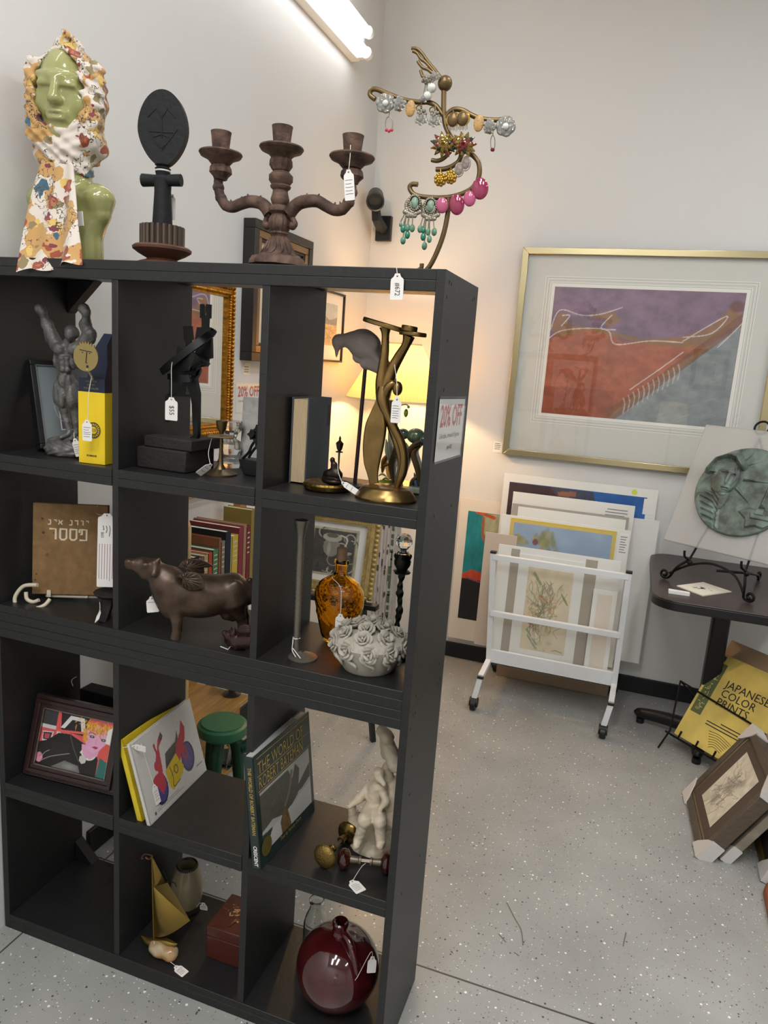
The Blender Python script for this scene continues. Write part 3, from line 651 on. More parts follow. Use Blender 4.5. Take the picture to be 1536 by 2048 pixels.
# camera / spotlight near the corner
DGR=M('dark_grey_metal','3b3b3c',r=.4,m=.3)
sp=at(751,396,1,2.27); t=thing('spotlight','small black cylindrical spotlight on a bracket at the wall corner','spotlight',sp)
ad=unit(V(.30,-.80,-.42))
MB().add(lathe(sp-ad*.055,[(.0,0),(.034,.002),(.038,.01),(.038,.085),(.044,.09),(.044,.125),(.037,.127),(.032,.11),(0,.11)],24,ad),DGR).build('lamp_head',t)
MB().add(tube([sp+V(0,.0,-.02),sp+V(.005,.02,-.09),sp+V(.008,.09,-.12),V(sp[0]+.01,YW-.01,sp[2]-.12)],[.02,.026,.03,.032],8),BLKP).add(box(sp[0]-.03,sp[0]+.05,YW-.03,YW,sp[2]-.18,sp[2]-.06),BLKP).build('bracket',t,bev=.003)
# ================================================================ wooden folding shelf with books
OAK=M('honey_oak','b58a4c',r=.45,var=.22,vs=6,stretch=(14,1,14)); OAK2=M('oak_upright','a9783f',r=.45,var=.2,vs=8,stretch=(14,14,1))
sx0,sx1,sy0,sy1=-1.035,-.80,.43,.825
t=thing('wooden_bookshelf','honey oak folding bookshelf against the side wall behind the black bookcase','shelf',((sx0+sx1)/2,(sy0+sy1)/2,0))
for z in (.148,.365,.735):
    mb=MB().add(box(sx0,sx1,sy0+.018,sy1,z-.014,z),OAK)
    if z<.7: mb.add(box(sx0-.0,sx0+.02,sy0+.018,sy1,z,z+.03),OAK)
    mb.build('shelf',t,bev=.002)
pr_=[(sx0,0),(sx0,1.075),(sx1-.03,1.075),(sx1-.008,1.06),(sx1,1.04),(sx1,0)]
MB().add(prism(Fr((0,sy0,0),(1,0,0),(0,0,1),(0,1,0)),pr_,0,.016),M('pale_oak','c9a877',r=.5,var=.12,vs=10,stretch=(10,1,1))).build('side_panel',t,bev=.003)
MB().add(box(-.985,-.955,.985,1.03,0,1.06),OAK2).add(box(-.985,-.955,sy1,.985,.355,.365),OAK2).add(box(-.985,-.955,sy1,.985,.725,.735),OAK2).build('back_stile',t,bev=.002)
MB().add(box(sx0,sx0+.018,sy0+.016,1.0,1.045,1.075),OAK2).build('top_rail',t,bev=.002)
books=[ # thickness,height,depth,cover,spine,label,letters
(.030,.205,.18,'5d6a70','17181a','grey covered book with white lettered black spine at the row end','NIGHTS'),
(.022,.195,.17,'6d6552','6d6552','drab olive book next to the grey covered one',''),
(.024,.198,.175,'c2a878','b99f70','tan book with small gold spine lines','-'),
(.022,.20,.175,'b5442f','b5442f','book with red upper and green lower spine','r'),
(.032,.205,.175,'3f6b4c','4a7a58','green cloth book with silver spine lettering','-'),
(.014,.235,.20,'8a5636','8a5636','tall brown illustrated book',''),
(.022,.222,.18,'7b6f62','857a6c','grey brown book with worn spine','-'),
(.032,.248,.20,'16181f','141b2e','navy blue book with white page edges',''),
(.006,.225,.18,'c8c77a','c8c77a','thin pale yellow booklet',''),
(.038,.226,.18,'b89a35','c8aa45','thick mustard yellow book with ribbed spine','-'),
(.030,.246,.19,'7a2530','84303a','maroon book with paper marker',''),
(.020,.25,.19,'a07a60','a07a60','light brown book between maroon ones',''),
(.024,.24,.19,'6e1f2b','7a2530','dark red book with flecked spine','-'),
(.03,.292,.105,'8d7a3a','8d7a3a','large olive gold book standing tallest at the far end',''),
]
y=.475
for th,hh_,dd,cv_,spn,lab,let in books:
    x1=sx1-.012; z=.736; t=thing('book',lab,'book',(x1-dd/2,y+th/2,z),'old books on the oak shelf')
    cm=M('cover_'+cv_,cv_,r=.6,bump=.1); sm=M('cover_'+spn,spn,r=.6,bump=.1); c=.002
    mb=MB().add(box(x1-dd,x1,y,y+c,z,z+hh_),cm).add(box(x1-dd,x1,y+th-c,y+th,z,z+hh_),cm).add(box(x1-c,x1,y,y+th,z,z+hh_),sm)
    sf=Fr((x1,y,z),(0,1,0),(0,0,1),(1,0,0))
    if let=='NIGHTS': mb.add(text(Fr(sf.p(th*.3,hh_*.93,0),(0,0,-1),(0,1,0),(1,0,0)),'NIGHTS',.024,.0006,True),WHT); mb.add(box(x1-.06,x1-.03,y-.0006,y,z+.07,z+.12),INK)
    if let=='r': mb.add(fbox(sf,0,th,0,hh_*.62,0,.0006),M('cover_3f6b4c','3f6b4c'))
    if let=='-':
        for i in range(5): mb.add(fbox(sf,th*.2,th*.8,hh_*(.9-i*.07),hh_*(.92-i*.07),0,.0006),M('silver_lettering','c8c2a8',r=.5))
    mb.build('cover',t,bev=.0008)
    MB().add(box(x1-dd+.003,x1-c,y+c,y+th-c,z+.003,z+hh_-.004),PAGE).build('pages',t); y+=th+.0012
# things on the lower oak shelves
GLS=M('clear_glass','f4f8f6',r=.02,trans=1.,ior=1.45); GRG=M('green_glass','55706a',r=.05,trans=.6)
p=V(-.86,.80,.365); one(MB().add(lathe(p,[(.0,0),(.03,.001),(.032,.006),(.012,.012),(.012,.04),(.034,.05),(.04,.09),(.037,.09),(.031,.053),(0,.05)],20),M('smoky_glass','4a4440',r=.1,trans=.5)),'glass_dish','small smoky glass dish on the oak shelf edge','dish')
one(MB().add(lathe((-.83,.745,.148),[(0,0),(.03,0),(.052,.014),(.05,.016),(.028,.004),(0,.004)],24,None,None,1.3,1),GRG),'glass_plate','green glass plate on the lowest oak shelf','plate')
mb=MB()
for i in range(7): mb.add(tube([(-.815,.70+i*.012,.149+.0),(-.812+RNG.normal(0,.006),.70+i*.012,.22),(-.818,.705+i*.012,.30)],.0025,6),M('silver_metal','c9c6be',r=.25,m=.9))
mb.add(box(-.825,-.8,.69,.80,.148,.152),M('silver_metal','c9c6be'))
one(mb,'cutlery_rack','small silver cutlery standing in a rack on the lower oak shelf','cutlery')
# green stool
GRN=M('green_plastic','2f6b49',r=.42,bump=.15,bs=60); GRD=M('dark_green_plastic','16402c',r=.4)
sc=V(-.742,.545,0); t=thing('stool','small round green plastic stool in front of the oak shelf','stool',sc)
MB().add(lathe(sc+V(0,0,.365),[(0,0),(.062,0),(.075,.012),(.077,.034),(.0755,.038),(.066,.042),(.065,.046),(0,.046)],40),GRN).build('seat',t)
for a in (70,190,310):
    dx,dy=math.cos(math.radians(a-30)),math.sin(math.radians(a-30)); MB().add(tube([sc+V(dx*.03,dy*.03,.356),sc+V(dx*.045,dy*.045,.33),sc+V(dx*.052,dy*.052,.26),sc+V(dx*.07,dy*.07,0)],[.02,.021,.019,.014],12,3),GRD).build('leg',t)
MB().add(lathe(sc+V(.045,.035,.315),[(.0,0),(.017,0),(.02,.003),(.02,.02),(.022,.021),(.022,.028),(0,.03)],20,(.75,.6,.2)),GRD).build('side_cap',t)
# ================================================================ corner: post, lamp, easel with framed drawing
CHIP=M('chipped_white_paint','b3aaa4',r=.7,col2='c8c2bd',vs=14,bump=.4,bs=30,stretch=(6,6,1)); CHG=M('old_green_paint','4f5d45',r=.8); CHB=M('bare_wood_chip','4a4038',r=.8)
px0,px1,py0,py1=-.802,-.705,2.06,2.155; HP=.90
t=thing('wooden_post','distressed fluted post with flaking white paint standing near the corner','post',((px0+px1)/2,(py0+py1)/2,0))
mb=MB().add(box(px0,px1,py0,py1,0.02,HP-.02),CHIP)
for i in range(5):
    mb.add(box(px0+.012+i*.017,px0+.020+i*.017,py0-.005,py0,.08,HP-.1),CHIP)
    mb.add(box(px1,px1+.005,py0+.012+i*.017,py0+.020+i*.017,.08,HP-.1),CHIP)
for i in range(40):
    a=px0+RNG.random()*(px1-px0-.01); z=RNG.uniform(.1,1.0); s=RNG.uniform(.003,.008); mb.add(box(a,a+s,py0-.0057,py0-.0055+.004,z,z+s*RNG.uniform(1.5,7)),CHB)
for i in range(26):
    z=.1+i*.037; mb.add(box(px1-.016+RNG.normal(0,.003),px1-.004,py0-.0058,py0-.001,z,z+RNG.uniform(.015,.05)),CHG)
mb.build('shaft',t)
MB().add(box(px0-.02,px1+.02,py0-.02,py1+.02,0,.022),CHIP).build('base',t,bev=.003); MB().add(box(px0-.03,px1+.03,py0-.03,py1+.03,HP-.02,HP),CHIP).build('cap',t,bev=.004)
# lamp
lc=V(-.757,2.10,HP); t=thing('table_lamp','brass table lamp with pleated cream shade glowing warm behind the acrobat sculpture','lamp',lc)
BRS=M('aged_brass','8f7a45',r=.3,m=.9); 
MB().add(lathe(lc,[(0,0),(.055,0),(.056,.012),(.03,.022),(.013,.04),(.02,.07),(.034,.13),(.03,.2),(.014,.27),(.009,.32),(.008,.50),(0,.50)],28),BRS).build('lamp_base',t)
sh=bpy.data.materials.new('pleated_lampshade'); sh.use_nodes=True; nt=sh.node_tree; nt.nodes.remove(nt.nodes['Principled BSDF']); d=nt.nodes.new('ShaderNodeBsdfDiffuse'); tr=nt.nodes.new('ShaderNodeBsdfTranslucent'); mx=nt.nodes.new('ShaderNodeMixShader')
d.inputs[0].default_value=(*lin('efe3bc'),1); tr.inputs[0].default_value=(*lin('d2b468'),1); mx.inputs[0].default_value=.5
nt.links.new(d.outputs[0],mx.inputs[1]); nt.links.new(tr.outputs[0],mx.inputs[2]); nt.links.new(mx.outputs[0],nt.nodes['Material Output'].inputs[0])
zb,zt_=1.366,1.628; rb,rt_=.245,.098
n=180; v=[];f=[]
for i in range(2):
    for j in range(n):
        a=2*math.pi*j/n; r=(rb if i==0 else rt_)*(1+(.02 if j%2 else -.02)); v.append((lc[0]+r*math.cos(a),lc[1]+r*math.sin(a),zb if i==0 else zt_))
f=[(j,(j+1)%n,n+(j+1)%n,n+j) for j in range(n)]
shade=MB().add((v,f),sh).build('lamp_shade',t,smooth=False)
for z,r in ((zb,rb),(zt_,rt_)): MB().add(lathe(lc+V(0,0,z-HP-.004),[(r*1.0,0),(r*1.022,0),(r*1.022,.008),(r*1.0,.008)],64,cap=False),M('shade_trim','e3d3a4',r=.8)).build('shade_trim',shade)
bl_=bpy.data.lights.new('bulb_light','POINT'); bl_.energy=LAMP; bl_.color=(1,.63,.30); bl_.shadow_soft_size=.03; bo=bpy.data.objects.new('bulb_light',bl_); bo.location=lc+V(0,0,.60); COL.objects.link(bo)
MB().add(ball(lc+V(0,0,.53),.02,12,(1,1,1.4)),M('bulb_glass','fff3d8',emit=6)).build('bulb',t)
# easel with gold framed black and white drawing
gy=1.33; ea=math.radians(12)
GO=V(-.93,gy,.60); gf=Fr(GO,V(.995,.06,0),V(0,math.sin(ea),math.cos(ea))); GW,GH=.375,.345
GILT=M('pale_gilt','b39a62',r=.4,m=.35,var=.2,vs=50,bump=.3,bs=60)
t=thing('framed_drawing','gold framed black and white still life drawing on an easel behind the amber bottle','picture',GO)
mb=MB(); nf2=-np.cross(gf.u,gf.v); nf2=gf.n if gf.n[1]<0 else -gf.n; gf.n=nf2; b=.052
for a0,a1,b0,b1 in ((0,GW,0,b),(0,GW,GH-b,GH),(0,b,b,GH-b),(GW-b,GW,b,GH-b)): mb.add(fbox(gf,a0,a1,b0,b1,0,.02),GILT)
for a0,a1,b0,b1 in ((.018,GW-.018,.018,.034),(.018,GW-.018,GH-.034,GH-.018),(.018,.034,.034,GH-.034),(GW-.034,GW-.018,.034,GH-.034)): mb.add(fbox(gf,a0,a1,b0,b1,0,.026),GILT)
for d,r,st in ((.008,.0085,.019),(.046,.0025,.006)):
    for (p,q) in (((d,d),(GW-d,d)),((d,GH-d),(GW-d,GH-d)),((d,d),(d,GH-d)),((GW-d,d),(GW-d,GH-d))):
        L=math.hypot(q[0]-p[0],q[1]-p[1]); m_=int(L/st)
        for i in range(m_+1): mb.add(ball(gf.p(p[0]+(q[0]-p[0])*i/m_,p[1]+(q[1]-p[1])*i/m_,.021),r,8 if r>.004 else 6,(1.15,.8,1)),GILT)
mb.build('frame',t)
MB().add(fbox(gf,b,GW-b,b,GH-b,0,.006),MATW).build('mat',t)
cv=Cv(110,120,'b9b09a'); cv.rect(.06,.05,.94,.95,'4b4b48'); cv.grain(.4,9)
for i in range(28):
    c=RNG.random(2)*.8+.1; a=RNG.uniform(0,6.3); r=RNG.uniform(.05,.16); cv.line([(c[0]+r*math.cos(a+s),c[1]+r*math.sin(a+s)) for s in np.linspace(0,RNG.uniform(1.5,4),6)],.022,('c9c3b2','9b968a','2b2b2a')[i%3],.8)
cv.ell(.45,.6,.17,.2,'8f8b80',.9); cv.ell(.45,.8,.2,.09,'b7b1a2',.9); cv.ell(.45,.84,.12,.05,'5a5954',.9); cv.line([(.62,.86),(.76,.8),(.72,.62),(.6,.56)],.03,'d0cab8'); cv.ell(.4,.55,.05,.17,'bdb7a8',.6,.5); cv.line([(.06,.05),(.94,.05),(.94,.95),(.06,.95),(.06,.05)],.012,'8b8474',1,0)
mb=MB(); put(mb,cv,gf.at(.085,.075,.0065),GW-.17,GH-.15); mb.build('drawing',t,smooth=False)
MB().add(flat(gf,[(b,b),(GW-b,b),(GW-b,GH-b),(b,GH-b)],.012),GLAZ).build('glass',t,smooth=False)
t=thing('floor_easel','black floor easel carrying the gold framed drawing','easel',(-.75,gy+.1,0))
MB().add(box(-.95,-.525,gy-.02,gy+.02,.572,.594),BLKP).build('ledge',t,bev=.003)
for a,b_ in (((-.6,gy+.03,.60),(-.51,gy+.02,0)),((-.86,gy+.03,.60),(-.93,gy+.02,0)),((-.74,gy+.13,.98),(-.74,gy+.5,0))): MB().add(tube([a,b_],.014,4),BLKP).build('leg',t)
MB().add(box(-.755,-.725,gy+.10,gy+.125,.58,1.0),BLKP).build('mast',t)
# ================================================================ white rolling print rack
RW=M('white_powder_coat','e4e5e6',r=.35); CAP=M('black_end_cap','1d1b19',r=.5)
t=thing('print_rack','white metal rolling print rack full of matted prints','rack',(.1,2.05,0))
def bar(a,b,w=.012,mat=RW): 
    return tube([a,b],w*1.414,4,sec=np.array([(math.cos(math.radians(45+90*i)),math.sin(math.radians(45+90*i))) for i in range(4)]))
xl,xr=-.192,.400
for x,s in ((xl,-1),(xr,1)):
    tp=V(x,1.945,.722); el=V(x+(.022 if s<0 else .004),1.995,.185); kn=V(x+(.015 if s<0 else .0),1.85,.155); ft=V(x+(-.002 if s<0 else -.018),1.84,.052)
    MB().add(bar(tp,el),RW).add(bar(el,kn),RW).add(bar(kn,ft),RW).add(bar(tp,tp+V(0,0,.008),.0135),CAP).add(bar(kn+V(0,0,.004),kn+V(0,-.002,-.006),.0135),CAP).build('front_post',t)
    MB().add(bar((x,2.37,.72),(x+.01,2.335,.06)),RW).build('back_post',t)
    MB().add(bar(el,(x+.01,2.34,.185)),RW).build('side_rail',t)
    for c in (ft,V(x+.01,2.335,.052)):
        w=thing('caster',None,None,c) if 0 else None
        o=MB().add(tube([c+V(-.013,-.012,-.026),c+V(.013,-.012,-.026)],.026,20),BLKP).build('caster',t,bev=.003)
        MB().add(tube([c+V(-.019,-.006,-.016),c+V(.019,-.006,-.016)],.0225,16),CAP).add(cyl(c+V(0,0,.004),c+V(0,0,-.01),.007,8),CAP).build('caster_housing',o)
MB().add(bar((xl,1.945,.705),(xr,1.945,.705)),RW).build('top_rail',t,bev=.001)
MB().add(bar((xl+.01,1.967,.43),(xr,1.967,.43)),RW).build('middle_rail',t,bev=.001)
MB().add(box(xl+.02,xr+.005,1.985,2.0,.175,.245),RW).add(box(xl+.02,xr+.005,1.985,2.35,.175,.183),RW).build('bottom_tray',t,bev=.002)
# prints, from the back to the front
CRM=M('cream_mat_board','e4dacb',r=.7); BEI=M('beige_board','cdbcab',r=.75); GRY2=M('grey_mat_board','a9a39c',r=.75); TAU=M('taupe_stripe','a79d8b',r=.75); CEL=M('cellophane','ffffff',r=.05,alpha=.05,spec=.5)
def board(name,label,x0,x1,z0,z1,y,mat,th=.004,lean=.03,rot=0.,group='matted prints in the white rack',cat='print'):
    c,s=math.cos(rot),math.sin(rot); fr=Fr((x0,y,z0),(c,0,-s),(s*.0+0,lean,1)); 
    if fr.n[1]>0: fr.n=-fr.n
    t=thing(name,label,cat,fr.o,group); MB().add(fbox(fr,0,x1-x0,0,z1-z0,-th,0),mat).build('mat',t,bev=.0006); return t,fr,x1-x0,z1-z0
# leaning on the wall, outside the rack
t,fr,w,h=board('matted_print','unframed teal and black abstract print in cream mat leaning on the wall behind the rack',-.462,-.14,.123,.882,2.36,CRM,lean=.03,rot=.0,group='loose prints leaning on the wall')
cv=Cv(70,150,'1f7f86').grain(.5,6); cv.poly([(0,0),(1,0),(1,.36),(0,.40)],'1d1a1c'); cv.poly([(.35,1),(1,1),(1,.72),(.62,.72),(.38,.82)],'a9a98a'); cv.line([(.36,.95),(.38,.8),(.5,.74),(1,.73)],.03,'a3602e',.9); cv.line([(.2,1.),(.6,.965)],.03,'c2542c'); cv.poly([(0,.42),(.2,.47),(.5,.45),(.8,.48),(1,.45),(1,.37),(0,.38)],'c24a2c'); cv.grain(.3,14); cv.line([(.1,.39),(.5,.36),(1,.35)],.015,'8a4a5c')
mb=MB(); put(mb,cv,fr.at(.045,.115,.0006),w-.09,h-.18); mb.build('print',t,smooth=False)
t,fr,w,h=board('matted_print','tallest white matted print with dark plum and bright blue image in the rack',-.245,.485,.195,1.038,2.325,MATW,rot=.0)
cv=Cv(200,150,'2d62a8').grain(.3,7); cv.poly([(0,0),(.38,0),(.45,.9),(.4,1),(0,1)],'4a3438',1); cv.poly([(.3,1),(.62,1),(.7,.78),(.5,.8)],'4b4a52',.9); cv.poly([(.36,.97),(.5,.985),(.5,.95),(.38,.94)],'a06a4c',.9); cv.grain(.35,10)
for i in range(9): cv.line([(.4+i*.02,.9-.015*i),(.6+i*.03,.93-.02*i)],.008,('8b7a70','26323f','5a7aa0')[i%3],.7)
mb=MB(); put(mb,cv,fr.at(.03,.05,.0006),w-.075,h-.09); g=fr.at(w-.105,h-.02,.0008); mb.add(([g.p(.016*math.cos(a)*.8,.016*math.sin(a)*.8) for a in np.linspace(0,6.28,20)],[tuple(range(20))]),M('neon_sticker','d9e04a',r=.6)); mb.add(fbox(fr,w-.058,w-.01,h-.12,h-.045,0,.001),WHT); mb.build('print',t,smooth=False)
t,fr,w,h=board('matted_print','plain white board in clear sleeve standing farthest toward the table',.34,.507,.195,.90,2.29,MATW,rot=.0); MB().add(fbox(fr,-.005,w+.005,-.004,h+.004,.001,.0015),CEL).build('sleeve',t)
t,fr,w,h=board('matted_print','white board with small typed label in front of the blue print',-.18,.391,.195,.963,2.25,MATW,rot=.0)
mb=MB()
for i in range(4): mb.add(fbox(fr,w-.13+.008*(i==0),w-.03-.012*(i==2),h-.03-i*.014,h-.026-i*.014,0,.0008),M('grey_type','8a8a8c',r=.7))
mb.build('typed_label',t)
t,fr,w,h=board('matted_print','white print with grey inner mat behind the yellow bordered one',-.173,.371,.195,.911,2.215,GRY2,rot=.0); MB().add(fbox(fr,.03,w-.012,.03,h-.012,0,.002),MATW).build('inner_mat',t,bev=.0006)
t,fr,w,h=board('matted_print','white board with yellow bordered blue sky picture in cellophane',-.211,.387,.195,.86,2.17,MATW,rot=.0)
YEL=M('yellow_border','d9bd4e',r=.5); mb=MB().add(fbox(fr,.045,w-.06,.1,h-.012,0,.0015),YEL); cv=Cv(150,120,'8ea8c4').grain(.16,6)
for i in range(30): cv.ell(RNG.random(),.5+.5*RNG.random(),.1,.05,'9fb6cf' if i%2 else '7f9cbd',.4,.8)
for i in range(40): cv.ell(.33+RNG.normal(0,.05),.87+RNG.normal(0,.04),.03,.05,('8a8a4a','a89a55','6f7a3c')[i%3],.6,.5)
for i in range(18): cv.ell(.07+RNG.normal(0,.03),.85+RNG.normal(0,.02),.03,.03,('8a8a4a','a8a055')[i%2],.6,.5)
cv.ell(.24,.84,.03,.03,'6b1f2a'); mb2=MB(); put(mb2,cv,fr.at(.063,.118,.002),w-.141,h-.15); mb.build('border',t); mb2.build('picture',t,smooth=False)
mb=MB().add(fbox(fr,w-.045,w-.004,h-.17,h-.02,0,.0016),WHT)
for i in range(7): mb.add(fbox(fr,w-.042,w-.012-.004*(i%3),h-.035-i*.012,h-.031-i*.012,0,.0018),M('grey_type','8a8a8c'))
mb.build('typed_label',t); MB().add(fbox(fr,.03,w-.05,.1,h-.02,.0035,.004),CEL).build('cellophane',t)
board('matted_print','bare beige board showing at the rack end beside the teal print',-.274,-.12,.2,.77,2.13,BEI,rot=.0)
t,fr,w,h=board('matted_print','floral watercolour print with taupe striped mat at the rack front',-.186,.363,.2,.744,2.03,MATW,rot=.0)
mb=MB()
for a,b_,m_ in ((.06,.1,TAU),(.398,.45,TAU)): mb.add(fbox(fr,a,b_,0,h-.012,0,.001),m_)
mb.add(fbox(fr,.1,.398,.0,h-.03,0,.003),MATW); mb.build('striped_mat',t)
cv=Cv(120,210,'ddd0b0').grain(.18,5)
for i in range(90):
    x,y=.45+RNG.normal(0,.2),.5+RNG.normal(0,.17); cv.ell(x,y,RNG.uniform(.03,.1),RNG.uniform(.02,.05),('c99a58','b3a858','9c9a4c','d3a46c','b98a4c')[i%5],.4,.7)
for i in range(80):
    x=.42+RNG.normal(0,.13); y=.12+RNG.random()*.6; cv.line([(x,y),(x+RNG.normal(0,.06),y+.08),(x+RNG.normal(0,.1),y+.15)],.008,('7d8048','5f6a3c','8c7a50')[i%3],.7)
for x,y,c in ((.12,.36,'b4553f'),(.5,.62,'b4604a'),(.28,.56,'6f4a56'),(.33,.66,'a86a4c'),(.62,.5,'b98a5a'),(.2,.3,'a24a3a')):
    for i in range(9): cv.ell(x+RNG.normal(0,.035),y+RNG.normal(0,.02),.03,.02,c,.5,.6)
for x,y,r in ((.14,.93,-.6),(.22,.87,-.6),(.8,.72,.7),(.84,.68,.7),(.15,.17,.3),(.27,.14,1.2),(.27,.09,1.2),(.12,.24,.2)):
    for k in range(6): cv.ell(x+k*.018,y-k*.012,.02,.026,'7f8a44' if y>.5 else '8c9478',.75,.3,r)
cv.line([(.72,.03),(.8,.045),(.95,.03)],.01,'6b5a48',.7)
mb=MB(); put(mb,cv,fr.at(.148,.062,.0035),.205,.397); mb.build('watercolour',t,smooth=False)
MB().add(fbox(fr,-.004,w+.004,-.003,h+.006,.005,.0055),CEL).build('cellophane',t)
t,fr,w,h=board('matted_print','short white print tucked at the front of the rack beside the floral one',.262,.366,.2,.606,2.015,MATW,rot=.0)
MB().add(fbox(fr,.02,w-.02,.02,h-.02,0,.001),CRM).build('inner_mat',t)
CBX=M('brown_corrugated_cardboard','a58d76',r=.8,bump=.15); t=thing('cardboard_box','flat brown cardboard box on the floor under the print rack','box',(.1,2.34,0))
mb=MB().add(box(-.17,.385,2.27,2.30,.002,.17),CBX)
for i in range(12):
    for k in range(2): mb.add(box(.06+i*.011,.062+i*.011,2.2694,2.27,.08+k*.02,.08+k*.02+RNG.uniform(.008,.016)),M('print_brown','6b5546',r=.8))
mb.build('carton',t,bev=.002)

# things standing in the front part of the room (seen mirrored in the print glazing)
f=Fr((.86,YR+.002,1.50),(1,0,0),(0,0,1),(0,1,0)); t=thing('framed_picture','dark framed small picture on the front wall mirrored in the big print glazing','picture',f.o)
frame_bars(f,.40,.46,.05,0,.03,M('charcoal_frame','2b2d2f',r=.5),t); MB().add(fbox(f,.05,.35,.05,.41,0,.008),M('cream_mat','e2d7c2')).add(fbox(f,.14,.26,.15,.31,0,.009),M('blue_grey_art','5b6670',r=.6,var=.4,vs=30)).build('mat',t)
lc2=V(.72,-3.1,0); t=thing('side_lamp','lit drum shade lamp on a slim stand mirrored in the big print glazing','lamp',lc2)
MB().add(lathe(lc2,[(0,0),(.13,0),(.12,.02),(.015,.03),(.013,1.07),(0,1.07)],24),BLKP).build('stand',t)
n=64; v=[];f2=[]
for i in range(2):
    for j in range(n): a=2*math.pi*j/n; r=(.17,.145)[i]; v.append(lc2+V(r*math.cos(a),r*math.sin(a),1.06+.27*i))
MB().add((v,[(j,(j+1)%n,n+(j+1)%n,n+j) for j in range(n)]),M('lit_drum_shade','f3e4c4',r=.8,emit=.9)).build('shade',t)
# ================================================================ on top of the bookcase
TOP=1.70; s_=.00125
TAGC=M('tag_card','ebe7e2',r=.65); STR=M('white_string','ded8d0',r=.8); GROM=M('tag_hole','3a3733',r=.8)
def price_tag(label,hole,rt,up,w,h,string,lines=None,hand=None):
    """string card tag: hole = 3d point of the punched hole; rt/up card axes (card hangs toward -up)"""
    fr=Fr(hole,rt,up); 
    if fr.n@(CAM-fr.o)<0: fr.n=-fr.n
    t=thing('price_tag',label,'price tag',fr.p(0,-h,0),'string price tags')
    q=w*.5; o=[(-q*.35,.0035),(q*.35,.0035),(q*.55,-.002),(q*.95,-.006),(q,-.01),(q,-h+.002),(q*.9,-h),(-q*.9,-h),(-q,-h+.002),(-q,-.01),(-q*.95,-.006),(-q*.55,-.002)]
    mb=MB().add(prism(fr,o,-.0004,.0004),TAGC)
    mb.add(([fr.p(.0017*math.cos(a),-.001+.0017*math.sin(a),.0006) for a in np.linspace(0,6.0,10)],[tuple(range(10))]),GROM)
    for i in range(lines or 0):
        y=-h*.3-i*h*.6/max(lines,1); e=q*RNG.uniform(.4,.8); mb.add(stroke(fr,[(-q*.75,y),(-q*.2,y+.0008*RNG.normal()),(e,y)],.0008,.0006),INK)
    if hand: mb.add(text(Fr(fr.p(-q*.28,-h*.3,.0007),-fr.v,fr.u*np.sign(np.cross(-fr.v,fr.u)@fr.n),fr.n),hand,w*.55,0,False,.8),INK)
    mb.build('card',t,smooth=False)
    if string is not None: MB().add(tube(list(string)+[fr.p(0,-.001,.0006)],.0007,5,5 if len(string)>1 else 0),STR).build('string',t)
    return t
# ---- mannequin head bust
OLV=M('olive_green_glaze','9a9a62',r=.16,coat=.6,var=.06,vs=8)
P=lambda x,y,d=0: at(x,y,1,.13+d)
hc=P(133,196); fd=unit(V(.40,-.92,-.12)); rr=unit(np.cross(fd,V(0,0,1))); uu=np.cross(rr,fd); HF=np.array([rr,fd,uu])
h_=lambda a,b,c: hc+rr*a+fd*b+uu*c
pr_=[('e',h_(0,-.005,.005),(.058,.074,.094),HF),('e',h_(0,.022,-.05),(.044,.05,.05),HF),('e',h_(0,.056,-.078),(.02,.016,.014),HF)]
pr_+=[('c',h_(0,.066,.028),h_(0,.086,-.016),.007,.0105),('e',h_(.009,.076,-.018),(.006,.006,.005),HF),('e',h_(-.009,.076,-.018),(.006,.006,.005),HF),('e',h_(0,.071,-.04),(.021,.011,.0055),HF),('e',h_(0,.07,-.051),(.018,.011,.006),HF)]
for s in (-1,1): pr_+=[('c',h_(.04*s,.05,.034),h_(.012*s,.066,.03),.006,.007),('e',h_(.026*s,.059,.014),(.015,.012,.0085),HF),('e',h_(.033*s,.04,-.018),(.022,.022,.026),HF)]
pr_+=[('c',hc+V(.0,.02,-.06),V(-.925,.135,1.88),.042,.043),('c',V(-.93,.135,1.92),V(-.93,.135,1.86),.034,.045),('c',V(-1.00,.135,1.842),V(-.862,.135,1.842),.034,.036),('e',V(-.933,.135,1.80),(.096,.048,.065)),('e',V(-.938,.132,1.735),(.092,.052,.11)),('c',V(-.850,.135,1.842),V(-.846,.135,1.815),.034,.022),('c',V(-1.012,.135,1.842),V(-1.018,.135,1.815),.034,.022)]
pr_+=[('-',h_(.026*s,.071,.006),(.016,.006,.0022),HF) for s in (-1,1)]+[('-',h_(0,.084,-.0455),(.019,.007,.0018),HF)]
v,f=blob(pr_,.0032,.013); v[:,2]=np.maximum(v[:,2],TOP+.0005)
t=thing('mannequin_bust','glossy olive green mannequin head bust wearing a floral scarf','mannequin',(-.935,.135,TOP))
MB().add((v,f),OLV).build('bust',t,ang=80)
sf=at(161,438,1,.075); MB().add(fbox(Fr(sf,(1,0,.1),(-.05,0,1),(0,-1,0)),-.006,.008,-.015,.015,.0,.003),WHT).build('price_sticker',t)
